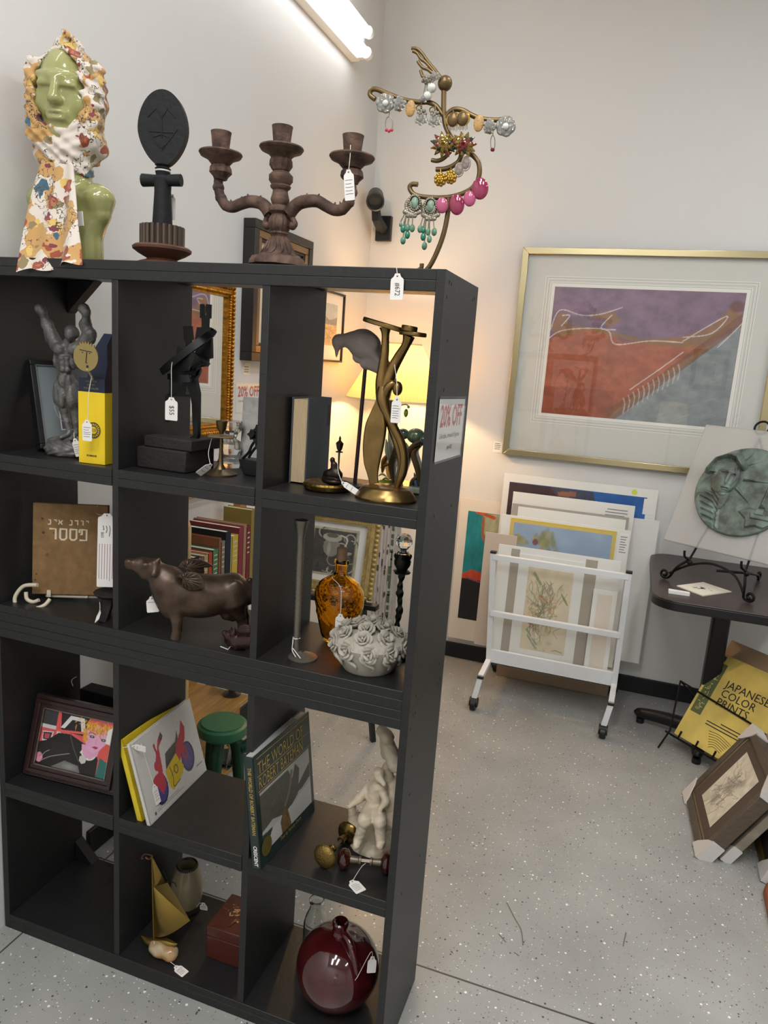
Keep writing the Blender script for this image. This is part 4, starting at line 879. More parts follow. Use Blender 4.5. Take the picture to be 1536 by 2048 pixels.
# scarf
def scarfmat():
    mt=bpy.data.materials.new('floral_scarf'); mt.use_nodes=True; nt=mt.node_tree; b=nt.nodes['Principled BSDF']; L=nt.links.new
    tc=nt.nodes.new('ShaderNodeTexCoord'); g=tc.outputs['Object']
    wn=nt.nodes.new('ShaderNodeTexNoise'); wn.inputs['Scale'].default_value=30; L(g,wn.inputs[0])
    ad=nt.nodes.new('ShaderNodeMix'); ad.data_type='VECTOR'; ad.inputs[0].default_value=.05; L(g,ad.inputs[4]); L(wn.outputs['Color'],ad.inputs[5]); g2=ad.outputs[1]
    cur=None
    def layer(node,out,th,col,op='LESS_THAN',and_=None):
        nonlocal cur
        m=nt.nodes.new('ShaderNodeMath'); m.operation=op; m.inputs[1].default_value=th; L(out,m.inputs[0]); fac=m.outputs[0]
        if and_:
            m2=nt.nodes.new('ShaderNodeMath'); m2.operation=and_[1]; m2.inputs[1].default_value=and_[2]; L(and_[0],m2.inputs[0])
            m3=nt.nodes.new('ShaderNodeMath'); m3.operation='MULTIPLY'; L(fac,m3.inputs[0]); L(m2.outputs[0],m3.inputs[1]); fac=m3.outputs[0]
        mx=nt.nodes.new('ShaderNodeMix'); mx.data_type='RGBA'; L(fac,mx.inputs[0]); mx.inputs[7].default_value=(*lin(col),1)
        if cur is None: mx.inputs[6].default_value=(*lin('d8cdc1'),1)
        else: L(cur,mx.inputs[6])
        cur=mx.outputs[2]
    def noise(s,d=3,off=0):
        mp=nt.nodes.new('ShaderNodeMapping'); mp.inputs['Location'].default_value=(off,off,off); L(g,mp.inputs[0])
        n=nt.nodes.new('ShaderNodeTexNoise'); n.inputs['Scale'].default_value=s; n.inputs['Detail'].default_value=d; L(mp.outputs[0],n.inputs[0]); return n
    def vor(s,off):
        mp=nt.nodes.new('ShaderNodeMapping'); mp.inputs['Location'].default_value=(off,off,off); L(g2,mp.inputs[0])
        n=nt.nodes.new('ShaderNodeTexVoronoi'); n.inputs['Scale'].default_value=s; L(mp.outputs[0],n.inputs['Vector']); sp=nt.nodes.new('ShaderNodeSeparateColor'); L(n.outputs['Color'],sp.inputs[0]); return n,sp
    n=noise(17); layer(n,n.outputs[0],.52,'c0955a','GREATER_THAN'); n=noise(19,3,4.); layer(n,n.outputs[0],.63,'d8b566','GREATER_THAN')
    v,sp=vor(30,1.); layer(v,v.outputs['Distance'],.42,'97452f','LESS_THAN',(sp.outputs[0],'LESS_THAN',.30)); layer(v,v.outputs['Distance'],.2,'b9654c','LESS_THAN',(sp.outputs[0],'LESS_THAN',.30))
    v,sp=vor(24,5.); layer(v,v.outputs['Distance'],.42,'3a5f73','LESS_THAN',(sp.outputs[0],'LESS_THAN',.10)); 
    v,sp=vor(36,9.); layer(v,v.outputs['Distance'],.36,'8a7a55','LESS_THAN',(sp.outputs[0],'LESS_THAN',.24))
    v,sp=vor(46,13.); layer(v,v.outputs['Distance'],.38,'7d3140','LESS_THAN',(sp.outputs[0],'LESS_THAN',.16))
    n=noise(75,2,8.); 
    m=nt.nodes.new('ShaderNodeMath'); m.operation='SUBTRACT'; m.inputs[1].default_value=.5; L(n.outputs[0],m.inputs[0]); m2=nt.nodes.new('ShaderNodeMath'); m2.operation='ABSOLUTE'; L(m.outputs[0],m2.inputs[0])
    n3=noise(14,2,2.); layer(n,m2.outputs[0],.02,'4a4035','LESS_THAN',(n3.outputs[0],'GREATER_THAN',.53))
    L(cur,b.inputs['Base Color']); b.inputs['Roughness'].default_value=.75; b.inputs['Sheen Weight'].default_value=.2
    return mt
SCF_=scarfmat()
pr_=[('e',h_(-.006,-.016,.006),(.075,.086,.102),HF),('c',h_(-.01,.0,.10),h_(-.012,.016,.113),.028,.014),('c',h_(-.066,.02,.05),h_(-.055,.035,-.075),.024,.030),('c',h_(.056,.03,.05),h_(.048,.045,-.08),.018,.026),('c',h_(-.045,.03,-.095),h_(.045,.045,-.09),.024,.022),('c',h_(-.04,.0,-.09),h_(.04,.0,-.09),.045,.04),
 ('-',h_(.0,.085,.0),(.046,.09,.086),HF),('-',h_(.0,.04,.0),(.05,.07,.086),HF)]
for (px,py,R1,r1,tl_) in ((132,276,.047,.020,.2),(130,296,.046,.021,-.22),(130,314,.044,.019,.15),(131,332,.042,.017,-.12),(132,349,.042,.014,.1)):
    c=P(px,py); n=12; pts=[c+V(R1*math.cos(a),R1*.9*math.sin(a),tl_*R1*math.cos(a)) for a in np.linspace(0,2*math.pi,n+1)]
    for a,b in zip(pts[:-1],pts[1:]): pr_.append(('c',a,b,r1,r1))
fold=lambda G: .0028*np.sin(G[...,2]*190+(G[...,0]+.93)*130+4*np.sin(G[...,0]*35+G[...,2]*20))+.0014*np.sin(G[...,2]*320-(G[...,0])*210)
v,f=blob(pr_,.004,.008,fold)
mb=MB().add((v,f),SCF_)
Lp=[(84,322,.052),(72,365,.045),(58,430,.03),(48,490,.012),(38,545,-.012)]; Rp=[(148,330,.05),(153,390,.038),(157,455,.02),(162,500,.006),(163,524,-.007)]
A_=smoothpath(np.array([at(x,y,1,d) for x,y,d in Lp]),8); B_=smoothpath(np.array([at(x,y,1,d) for x,y,d in Rp]),8); n=36; m=len(A_)
v=[]
for i in range(m):
    for j in range(n):
        u=j/(n-1); q=A_[i]*(1-u)+B_[i]*u; a=.3+.7*i/m
        q=q+V(0,-.007*a*math.sin(u*15+i*.08)-.005*math.sin(u*7+1)*a, .006*math.sin(u*11)*(i/m)**3); q[1]=min(q[1],.06); v.append(q)
f=[(i*n+j,i*n+j+1,(i+1)*n+j+1,(i+1)*n+j) for i in range(m-1) for j in range(n-1)]
v=np.array(v); v2=v+V(0,.0015,0); k=len(v); mb.add((np.concatenate([v,v2]),f+[tuple(q+k for q in ff)[::-1] for ff in f]),SCF_)
one(mb,'scarf','floral cream and mustard scarf wrapped round the green mannequin head','scarf',base=(-.94,.09,1.69),ang=70)
# ---- carved disc headed doll on a cog base
BWD=M('black_carved_wood','1c1d1f',r=.6,bump=.35,bs=90,spec=.3); BRW=M('turned_brown_wood','5d3c2e',r=.55,var=.25,vs=18,stretch=(1,1,5)); STL=M('steel_cog','5a4d44',r=.35,m=.7)
c0=V(-.680,.13,TOP); t=thing('carved_doll','black carved wooden doll with oval disc head on a cog and turned base','sculpture',c0)
zz=lambda py,px=327: at(px,py,1,.13)[2]
eg=[]
for i in range(48):
    a=2*math.pi*i/48; y=math.sin(a); x=math.cos(a)*(1-.26*max(0,-y)**1.5-.04*y); eg.append((.0525*x,.5*(zz(181)-zz(335))*y))
DFm=Fr(V(-.680,.13,(zz(181)+zz(335))/2),unit(V(1,.30,0)),(0,0,1)); DFm.n=-np.cross(DFm.v,DFm.u) if False else np.cross(DFm.u,DFm.v)
if DFm.n[1]>0: DFm.n=-DFm.n
mb=MB().add(prism(DFm,eg,-.011,.009),BWD)
for Q in ([(-.03,.02),(-.012,.038),(0,.02)],[(.03,.02),(.012,.038),(0,.02)],[(-.028,-.008),(.028,-.008)],[(0,.03),(0,-.02)],[(-.02,-.02),(0,-.012),(.02,-.02),(0,-.04),(-.02,-.02)],[(-.034,.0),(0,-.045),(.034,.0)]): mb.add(tube([DFm.p(a,b,.009) for a,b in Q],.0014,6),BWD)
mb.build('disc_head',t,bev=.004)
prof=[(.012,zz(328)-TOP),(.017,zz(331)-TOP),(.012,zz(334)-TOP),(.017,zz(338)-TOP),(.012,zz(341)-TOP),(.016,zz(345)-TOP),(.014,zz(352)-TOP),(.0185,zz(358)-TOP),(.0175,zz(385)-TOP),(.0215,zz(452)-TOP),(0,zz(452)-TOP)]
mb=MB().add(lathe(c0,prof[::-1],28),BWD); mb.add(tube([V(-.728,.125,zz(361)),V(-.70,.13,zz(361)),V(-.66,.13,zz(361)),V(-.637,.135,zz(360))],[.0135,.012,.012,.0125],14),BWD)
mb.build('body',t); MB().add(lathe(c0,[(.0155,zz(344)-TOP),(.0168,zz(342.5)-TOP),(.0155,zz(341)-TOP)],24),WHT).build('neck_ring',t)
mb=MB(); n=22
for i in range(n):
    a=2*math.pi*i/n; mb.add(cyl(c0+V(.042*math.cos(a),.042*math.sin(a),.045),c0+V(.042*math.cos(a),.042*math.sin(a),zz(453)-TOP),.0058,8),STL)
mb.add(lathe(c0,[(0,.045),(.043,.045),(.043,zz(456)-TOP),(0,zz(456)-TOP)],32),STL); mb.build('cog',t)
MB().add(lathe(c0,[(0,0),(.062,0),(.06,.006),(.05,.013),(.034,.018),(.032,.021),(.05,.03),(.062,.038),(.063,.043),(.058,.047),(0,.047)],40),BRW).build('turned_base',t)
price_tag('price tag hanging behind the carved disc headed doll',at(344,392,1,.155),(1,.2,0),(-.1,0,1),.018,.05,[at(338,380,1,.15)],0)
# ---- candelabra
IRN=M('rusty_brown_cast_iron','4c382f',r=.65,m=.25,col2='6d5446',var=.35,vs=35,bump=.5,bs=110)
c0=V(-.396,.13,TOP); t=thing('candelabra','rusty brown three armed cast iron candelabra without candles','candelabra',c0)
def prof(cx,L): return [(w*.5*s_,at(cx,py,1,.13)[2]) for py,w in L]
def turn(mb,cx,L,mat=IRN,mod=None,n=36,x=None):
    p=prof(cx,L)[::-1]; c=at(cx,L[-1][0],1,.13) if x is None else V(x,.13,p[0][1]); z=p[0][1]; mb.add(lathe(V(c[0],.13,z),[(0,0)]+[(r,h-z) for r,h in p],n,None,mod),mat); return c
flut=lambda k,a: (lambda th,h: 1+a*math.cos(k*th))
CUP=[(0,28),(0,34),(8,32),(38,27),(40,20),(41,70),(44,72),(50,66),(56,44),(66,30)]
cup=lambda y0,L=CUP: [(y0+a,w) for a,w in L]
mb=MB(); turn(mb,562,cup(253)[:-1]+[(318,30)],x=-.398); turn(mb,562,[(316,30),(322,34),(332,35),(342,26)],mod=flut(12,.08),x=-.398)
turn(mb,561,[(341,20),(346,30),(352,39),(362,39),(370,30),(373,34),(377,32),(381,24),(388,26),(400,31),(408,27),(411,24),(414,32),(418,36),(424,36),(428,30)],x=-.397)
turn(mb,559,[(426,30),(430,26),(434,30),(440,36),(450,37),(460,32),(464,28),(468,31),(472,26),(476,26)],mod=flut(14,.05),x=-.396)
turn(mb,558,[(474,26),(478,32),(486,36),(498,44),(508,54),(513,66),(516,84),(521,88),(524,92),(532,94)],mod=flut(10,.035),x=-.396,n=60)
bz=[at(558,py,1,.13)[2] for py in (480,492,503,512)]
for i in range(12):
    a=2*math.pi*i/12; d=V(math.cos(a),math.sin(a),0); d2=V(math.cos(a+.2),math.sin(a+.2),0)
    mb.add(tube([V(-.396,.13,bz[0])+d*.0205,V(-.396,.13,bz[1])+d2*.025,V(-.396,.13,bz[2])+d2*.031,V(-.396,.13,bz[3])+d*.038],[.0018,.0032,.0036,.002],8,4),IRN)
mb.build('column',t)
for pts,sc_2,bulb,top,cx in (([(540,428),(532,415),(520,406),(500,403),(482,408),(466,414),(452,411),(442,396),(437,375),(437,358)],[(540,428),(534,436),(530,448),(534,451)],[(330,28),(336,34),(346,36),(354,24),(360,20)],264,441),([(578,428),(588,415),(600,406),(618,402),(636,403),(652,412),(668,420),(684,419),(697,405),(703,385),(703,365)],[(578,428),(584,436),(590,448),(585,452)],[(340,28),(345,34),(354,36),(362,24),(368,20)],271,703)):
    mb=MB(); ns=len(pts); mb.add(tube([P(a,b) for a,b in pts],[.0125*(1.1-.38*i/ns) for i in range(ns)],14,6),IRN)
    mb.add(tube([P(a,b) for a,b in sc_2],[.007,.006,.006,.0075],10,5),IRN).add(ball(P(*sc_2[-1]),.0085,12),IRN)
    for i in range(2,ns-1,1):
        a=P(*pts[i]); mb.add(tube([a+V(0,-.003,.004),a+V(.004*(-1)**i,-.004,.014)],[.005,.001],6),IRN); mb.add(ball(a,.0118,10,(1.1,.95,.95)),IRN)
    o=mb.build('arm',t)
    mb=MB(); turn(mb,cx,cup(top)); turn(mb,cx,bulb,mod=flut(10,.07)); mb.build('candle_cup',o)
price_tag('small printed price tag hanging from the candelabra arm nearest the corner',at(697,343,1,.085),(1,.1,.12),(.1,0,1),.02,.052,[at(701,290,1,.10),at(700,315,1,.085)],5)
# ---- wire jewellery stand
JB=M('antique_bronze_wire','6e5a3c',r=.35,m=.75)
q_=lambda x,y,d=0: at(700+x/4.097,60+y/4.097,1,.13+d)
c0=V(-.083,.13,TOP); t=thing('jewellery_stand','bronze wire dancing figure jewellery stand hung with earrings','jewellery stand',c0)
W=lambda L,r=.0046,k=5: tube([q_(*p) for p in L],r,10,k)
MB().add(ball(q_(778,438),.0136,20),JB).build('head',t)
mb=MB()
for L in ([(745,390),(690,320),(640,260),(590,190),(550,155),(505,150)],[(735,395),(670,320),(620,265),(580,235),(550,190),(515,172)],[(720,380),(670,350),(640,325),(600,310),(575,285),(555,255)],[(700,400),(650,390),(600,385),(585,355),(578,330)]): mb.add(W(L,.0030),JB)
mb.build('hair',t)
MB().add(W([(770,480),(768,560),(768,650),(770,700),(785,790),(830,880),(890,960)],.0048),JB).add(W([(890,960),(960,1000),(1010,1030)],.0046,3),JB).build('torso',t)
MB().add(W([(205,568),(165,535),(172,495),(215,485),(300,520),(430,570),(560,592),(640,592),(705,622),(748,680),(778,720),(792,780)]),JB).build('arm',t)
MB().add(W([(782,725),(808,680),(860,650),(930,662),(1000,700),(1080,730),(1200,740),(1290,728),(1330,755),(1315,795)]),JB).build('arm',t)
MB().add(W([(915,1000),(900,1060),(850,1108),(780,1138),(705,1143)]),JB).add(W([(850,960),(780,1040),(720,1072),(668,1065)],.004),JB).build('bodice_wire',t)
MB().add(W([(1000,1020),(1050,1080),(1062,1160),(1042,1240),(980,1310),(880,1355),(760,1375),(620,1370),(530,1350),(490,1300),(505,1265),(555,1266)]),JB).build('skirt_wire',t)
b0=V(-.083,.13,TOP); MB().add(tube([q_(808,1375),q_(804,1480),q_(775,1640),q_(725,1790),q_(650,1940),V(b0[0]-.004,.13,TOP+.004)],.0048,10,5),JB).add(tube([q_(588,1915),q_(575,1960),V(-.112,.13,TOP+.004)],.0045,8,3),JB).build('leg',t)
MB().add(lathe(b0+V(-.01,0,0),[(0,0),(.035,0),(.034,.004),(0,.004)],28),JB).build('base',t)
EG='earrings on the bronze jewellery stand'
SIL=M('antique_silver','8d8778',r=.35,m=.8,bump=.4,bs=200); GOL=M('bright_gold','b8923f',r=.25,m=.95); CRY=M('clear_crystal','e6e4dc',r=.05,trans=.75,ior=1.5); PEA=M('milky_bead','d6d6cf',r=.2,coat=.5); TANS=M('tan_striped_stone','b89058',r=.35,var=.3,vs=150,stretch=(1,1,3)); MAG=M('magenta_resin','8d1f47',r=.12,coat=.8); PNK=M('pink_resin','b65276',r=.2,coat=.6); GRS_=M('green_stone','5f8a72',r=.25,var=.35,vs=120); PND=M('pinkish_stone','8b7a74',r=.5,var=.3,vs=200); DKG=M('dark_green_enamel','26382f',r=.15,coat=.8,m=.3); RDE=M('red_enamel','7a2a22',r=.15,coat=.8,m=.3); GRD_=M('gold_enamel','9a7d3c',r=.15,m=.7,coat=.5); TEAL=M('emerald_bead','1f7a5c',r=.15,coat=.6)
D=-.012
def ear(label,mb): return one(mb,'earring',label,'earring',EG)
def hook(mb,x,y0,y1,m=SIL): mb.add(tube([q_(x,y0,-.005),q_(x+4,(y0+y1)/2,-.0075),q_(x,y1,D)],.0009,6,3),m)
def cluster(mb,x,y,r,m,n=14,br=.0035):
    for i in range(n):
        a=i*2.4; q=r*math.sqrt(i/n); mb.add(ball(q_(x+q*math.cos(a),y+q*math.sin(a),D-.004*(1-i/n)),br,8),m)
for (x,y,lab,hx,hy) in ((290,600,'clear petalled flower earring at the raised arm tip of the jewellery stand',272,518),(1275,790,'clear petalled flower earring at the lowered arm tip of the jewellery stand',1290,735)):
    mb=MB(); hook(mb,hx,hy,y)
    for i in range(6):
        a=i*math.pi/3+.3; mb.add(ball(q_(x+38*math.cos(a),y+38*math.sin(a),D),.0105,10,(1,.4,1)),CRY)
    mb.add(ball(q_(x,y,D-.006),.006,10),PEA); ear(lab,mb)
for (x,y,lab,hy,m) in ((320,770,'wire hoop earring with pink beads below the raised arm',650,M('pink_bead','c0435e',r=.2)),(1170,925,'wire hoop earring with dark red bead below the lowered arm',755,M('dark_red_bead','6e1f28',r=.2))):
    mb=MB(); hook(mb,x,hy-60 if x<600 else hy,y-60); mb.add(tube([q_(x+30*math.sin(a)*(1 if x<600 else .6),y-60*math.cos(a),D) for a in np.linspace(0,2*math.pi,25)],.0009,6),SIL)
    for dx in ((-22,0,22) if x<600 else (-6,2)): mb.add(ball(q_(x+dx,y+58-abs(dx)*.4,D),.0032,8),m)
    ear(lab,mb)
for (x,y,lab,hy) in ((405,605,'round crystal cluster earring next to the clear flower on the raised arm',555),(1145,790,'round crystal cluster earring next to the clear flower on the lowered arm',738)):
    mb=MB(); hook(mb,x,hy,y); cluster(mb,x,y,48,CRY,16,.0045); cluster(mb,x-6,y+42,16,SIL,5,.003); ear(lab,mb)
for (x,y,lab,hy) in ((495,645,'tan oval stone earring on the raised arm',585),(1055,765,'tan oval stone earring on the lowered arm',720)):
    mb=MB(); hook(mb,x,hy,y-30); mb.add(ball(q_(x,y,D),.0125,18,(.78,.3,1.18)),TANS); ear(lab,mb)
for (x,y,lab) in ((585,700,'crystal bunch earring hanging mid way along the raised arm'),(695,715,'crystal bunch earring hanging nearest the neck')):
    mb=MB(); hook(mb,x,600,y-40); 
    mb.add(tube([q_(x+22*math.sin(a)-20,y-60-22*math.cos(a),D) for a in np.linspace(0,6.28,16)],.0012,6),JB)
    cluster(mb,x,y-20,35,SIL,9,.0035); cluster(mb,x,y+30,42,CRY,10,.0046); ear(lab,mb)
mb=MB(); hook(mb,640,385,410); cluster(mb,628,405,34,SIL,10,.0035); mb.add(tube([q_(620,440,D),q_(605,520,D),q_(603,555,D)],.001,6),SIL).add(tube([q_(632,440,D),q_(638,500,D)],.001,6),SIL).add(ball(q_(636,540,D),.0078,14),PEA); cluster(mb,603,565,22,CRY,6,.004); ear('silver cluster earring with lower grey bead dangling from the wire hair',mb)
mb=MB(); hook(mb,690,360,375); cluster(mb,697,378,34,CRY,10,.0036); mb.add(tube([q_(685,400,D),q_(675,440,D)],.001,6),SIL).add(ball(q_(671,475,D),.0084,14),PEA); ear('silver cluster earring with upper grey bead next to the stand head',mb)
for (x,y,lab) in ((845,735,'bronze dome earring with silver fringe nearer the neck'),(925,728,'bronze dome earring with silver fringe farther along the lowered arm')):
    mb=MB(); hook(mb,x,660,y-30); mb.add(ball(q_(x,y,D),.0115,16,(1,.55,1.1)),JB).add(lathe(q_(x,y,D),[(.0125,-.001),(.0135,0),(.0125,.001)],20,(0,1,0)),GOL)
    for i in range(7): mb.add(tube([q_(x-34+i*11,y+32,D),q_(x-36+i*11.5,y+85+8*(i%2),D)],.0011,5),SIL)
    ear(lab,mb)
for (x,y,lab,ph) in ((765,940,'spiky enamel flower earring in gold green and red nearer the raised arm',0.),(930,940,'spiky enamel flower earring with red heart nearer the lowered arm',1.1)):
    mb=MB(); hook(mb,x,880,y)
    for ring,(n,L,w) in enumerate(((11,110,.0052),(9,78,.0046),(6,45,.004))):
        for i in range(n):
            a=2*math.pi*i/n+ph+ring*.35; m=(GRD_,GRD_,DKG,GRD_,RDE)[(i*2+ring+(1 if ph else 0))%5] if ring<2 else (RDE if ph else GRD_)
            mb.add(tube([q_(x,y,D-.004*ring),q_(x+.5*L*math.cos(a),y+.5*L*math.sin(a),D-.006-.005*ring),q_(x+L*math.cos(a),y+L*math.sin(a),D-.002-.004*ring)],[w*.6,w,.0008],8,3),m)
    ear(lab,mb)
for (x,y,lab) in ((895,1145,'pinkish stone drop earring, the lower of its pair'),(950,1095,'pinkish stone drop earring, the upper of its pair')):
    mb=MB(); hook(mb,x+5,y-65,y-35); mb.add(ball(q_(x,y,D),.0098,16,(.85,.45,1.2)),PND).add(lathe(q_(x,y,D-.001),[(.0105,-.001),(.0112,0),(.0105,.001)],20,(0,1,0),None,.85,1.2),SIL); ear(lab,mb)
for (x,y,lab) in ((740,1225,'gold beaded rosette earring farther from the stone drops'),(825,1205,'gold beaded rosette earring beside the stone drops')):
    mb=MB(); hook(mb,x,1140 if x<800 else 1125,y-30,GOL)
    for i in range(9):
        a=2*math.pi*i/9; mb.add(ball(q_(x+36*math.cos(a),y+42*math.sin(a),D),.0042,10),GOL)
    for i in range(6):
        a=2*math.pi*i/6; mb.add(ball(q_(x+18*math.cos(a),y+20*math.sin(a),D-.004),.0038,10),GOL)
    mb.add(ball(q_(x,y,D-.006),.0035,8),GOL); ear(lab,mb)
for (x,y,lab,sg) in ((530,1415,'silver chandelier earring with green drops at the skirt end',-1),(660,1440,'silver chandelier earring with green drops nearer the stem',0)):
    mb=MB(); hook(mb,x+10,1360,y-40)
    mb.add(ball(q_(x,y,D-.003),.0088,16,(.85,.5,1.2)),M('pale_green_stone','7f9a84',r=.25,var=.3,vs=150))
    for i in range(20):
        a=2*math.pi*i/20; mb.add(ball(q_(x+46*math.cos(a),y+60*math.sin(a),D),.0028,7),SIL)
    for i in range(9): 
        u=-60+15*i; mb.add(ball(q_(x+u+sg*20,y+70+30*(1-abs(u)/70),D+.002),.0048,8,(1,.5,1)),SIL)
    for i in range(5): mb.add(ball(q_(x-30+15*i+sg*28,y+105,D+.002),.0048,8,(1,.5,1)),SIL)
    for i in range(24):
        a=2*math.pi*i/24; mb.add(ball(q_(x+58*math.cos(a)+sg*12,y+30+66*math.sin(a),D+.004),.0042,7,(1,.5,1)),SIL)
    dr=((-115,180,.6),(-95,215,1),(-60,205,1),(-20,210,1),(-60,265,1),(-95,310,1)) if sg else ((-85,190,1),(-60,200,.8),(30,215,1),(-20,215,.9),(-60,255,1),(-10,275,.9),(-50,330,1))
    for i,(dx,dy,k) in enumerate(dr):
        mb.add(tube([q_(x+dx*.7,y+90,D+.002),q_(x+dx,y+dy-22,D)],.0012,6),SIL).add(ball(q_(x+dx,y+dy,D),.0065*k,12,(.85,.7,1.15)),TEAL if i%3==1 else GRS_)
    ear(lab,mb)
for (x,y,rx,rz,m,lab,hy) in ((755,1437,.0118,.0145,PNK,'small pink oval earring beside the stem of the stand',1375),(875,1430,.0145,.0192,MAG,'large magenta oval earring in the middle of the skirt wire',1358),(980,1382,.0118,.0142,PNK,'small pink oval earring between the two magenta ones',1312),(1065,1300,.0158,.0195,MAG,'large magenta oval earring highest on the skirt curve',1225)):
    mb=MB(); hook(mb,x,hy,y-30); mb.add(ball(q_(x,y,D),1.,24,(rx,.006,rz),(unit(V(1,0,.2)),V(0,1,0),unit(V(-.2,0,1)))),m); ear(lab,mb)
price_tag('price tag hanging over the top board edge below the jewellery stand',at(795,551,1,-.006),(1,0,.03),(.03,0,1),.0245,.042,[at(793,534,1,-.004)],0,'#672')
# ================================================================ upper shelf, first compartment
Z1,Z2,Z3,Z4=1.2675,.9012,.4267,.0416
PLW=M('dark_pewter','646360',r=.5,m=.35,var=.25,vs=40,bump=.35,bs=120); DBK=M('dark_frame_black','1d1d1f',r=.4)
# framed picture leaning at the back
LP=lambda z: None
fo=at(94,900,2,Z1); fu=unit(V(.45,.89,0)); fb_=V(-fu[1],fu[0],0); ta=math.radians(17)
FR1=Fr(V(-.977,.078,Z1+.009),fu,fb_*math.sin(ta)+V(0,0,1)*math.cos(ta)); FR1.n=-FR1.n if FR1.n@(CAM-FR1.o)<0 else FR1.n
t=thing('framed_picture','grey matted picture in black frame leaning behind the muscular statuette','picture',FR1.o)
frame_bars(FR1,.165,.215,.012,-.03,0,DBK,t,bev=.0015)
mb=MB().add(fbox(FR1,.010,.155,.010,.205,-.01,-.004),M('slate_grey_mat','7a8184',r=.7))
for a0,a1,b0,b1 in ((.012,.153,.012,.0135),(.012,.153,.2015,.203),(.012,.0135,.012,.203),(.1515,.153,.012,.203)): mb.add(fbox(FR1,a0,a1,b0,b1,-.004,.001),M('silver_slip','a7a9a8',r=.3,m=.6))
mb.add(fbox(FR1,.055,.125,.045,.155,-.004,-.0035),WHT).add(fbox(FR1,.0575,.1225,.0475,.1525,-.004,-.003),M('dark_grey_image','5f666a',r=.7))
for i in range(6): mb.add(stroke(FR1,[(.075+i*.003,.05),(.08+(i-2.5)*.012,.08),(.085+(i-2.5)*.016,.105)],.0015,-.0025,5),M('pale_line','b4b8b8',r=.7))
mb.build('picture_mat',t)
# muscular statuette
yb=.088; P1=lambda x,y,d=0: at(x,y,1,yb+d); sp1=.00122
t=thing('statuette','dark pewter muscular man statuette with both fists raised on a rock','statuette',V(-.915,yb,Z1))
C_=lambda a,b,r1,r2,d1=0,d2=0: ('c',P1(*a,d1),P1(*b,d2),r1*sp1,r2*sp1)
E_=lambda a,rx,ry,rz,d=0: ('e',P1(*a,d),(rx*sp1,ry*sp1,rz*sp1))
pr_=[C_((80,618),(85,624),10,9,-.01,-.01),C_((87,632),(95,650),6.5,11,-.008,0),C_((95,650),(103,670),11,9.5),C_((101,666),(113,690),11.5,13),E_((99,678),8.5,8,11),
 C_((168,618),(172,624),10.5,9,-.01,-.01),C_((173,632),(171,650),6.5,11,-.008,0),C_((171,650),(178,672),11,10.5),C_((180,668),(165,692),12,13),E_((182,678),8.5,8,10),
 E_((141,668),10,11,13,-.005),E_((143,661),12,12,10,.004),E_((150,668),8,9,9,.004),C_((139,678),(134,690),8,9),
 E_((117,698),13,9,11,-.012),E_((146,698),13,9,11,-.012),E_((131,705),24,13,22,.004),E_((114,690),11,11,11),E_((160,692),12,11,11)]
for r in range(3):
    for x in (123,133): pr_.append(E_((x+r,717+r*11),5.6,5,5.6,-.013))
pr_+=[E_((129,730),17,12,24),E_((113,722),5,8,14),E_((147,724),6,8,15),E_((131,755),18,12,12),E_((124,762),7,6,12,-.012),E_((137,762),7,6,12,-.012),
 C_((121,772),(121,798),13,12.5),E_((114,790),7,8,20),E_((124,795),7,7,20,-.01),C_((122,800),(128,820),11,7.5),C_((128,822),(134,842),8,7.5,.002,.004),C_((135,845),(139,864),6.5,4.5),C_((139,868),(122,875),5,4,0,-.02),
 C_((144,772),(147,800),13.5,13,.0,-.004),E_((141,796),7,7,20,-.014),E_((152,798),7,8,19),C_((147,802),(151,824),11.5,8,-.004,0),C_((151,826),(153,845),8.5,7.5),C_((153,848),(153,864),6.5,5),C_((152,868),(142,878),5,4,0,-.024)]
v,f=blob(pr_,.0021,.005,lambda G: .0006*np.sin(G[...,0]*520+2*np.sin(G[...,2]*300))*np.sin(G[...,2]*430))
MB().add((v,f),PLW).build('figure',t,ang=80)
pr_=[('e',V(-.912,yb,Z1+.008),(.05,.035,.024)),('e',V(-.93,yb-.008,Z1+.014),(.03,.025,.022)),('e',V(-.895,yb-.01,Z1+.014),(.028,.022,.024)),('c',P1(110,885,0),P1(160,885,0),.016,.015)]
v,f=blob(pr_,.0025,.008,lambda G: .0022*np.sin(G[...,0]*190+3*np.sin(G[...,2]*170))*np.sin(G[...,1]*150+G[...,2]*210)); v[:,2]=np.maximum(v[:,2],Z1)
MB().add((v,f),PLW).build('rock_base',t,ang=80)
# yellow and navy carton
NVY=M('navy_carton','182038',r=.45); YLC=M('bright_yellow_carton','f0cd23',r=.5); YLS=M('bright_yellow_carton','f0cd23')
Yf=Fr(V(-.815,.020,Z1),unit(V(1,.10,0)),(0,0,1)); Yf.n=-Yf.n if Yf.n[1]>0 else Yf.n
t=thing('carton','tall carton, yellow below and navy above, standing against the first divider','box',Yf.o)
yw_=.066; yd=.03
MB().add(fbox(Yf,0,yw_,0,.158,-yd,0),YLC).build('lower_box',t,bev=.0008)
mb=MB().add(fbox(Yf,.002,yw_-.001,.158,.188,-yd,-.0005),NVY).add(prism(Fr(Yf.p(.0,0,-yd),Yf.u,Yf.v,-Yf.n),[(.0,.158),(.066,.158),(.066,.285),(.045,.285),(.02,.25),(.004,.2)],0,.004),NVY)
mb.add(prism(Fr(Yf.p(yw_,0,0),Yf.n,Yf.v,Yf.u),[(-yd,.158),(0,.158),(-.001,.185),(-.012,.22),(-.010,.26),(-yd,.285)],-.002,0),NVY); mb.build('upper_sleeve',t)
gold2=M('dull_gold_print','8a7d55',r=.5)
mb=MB()
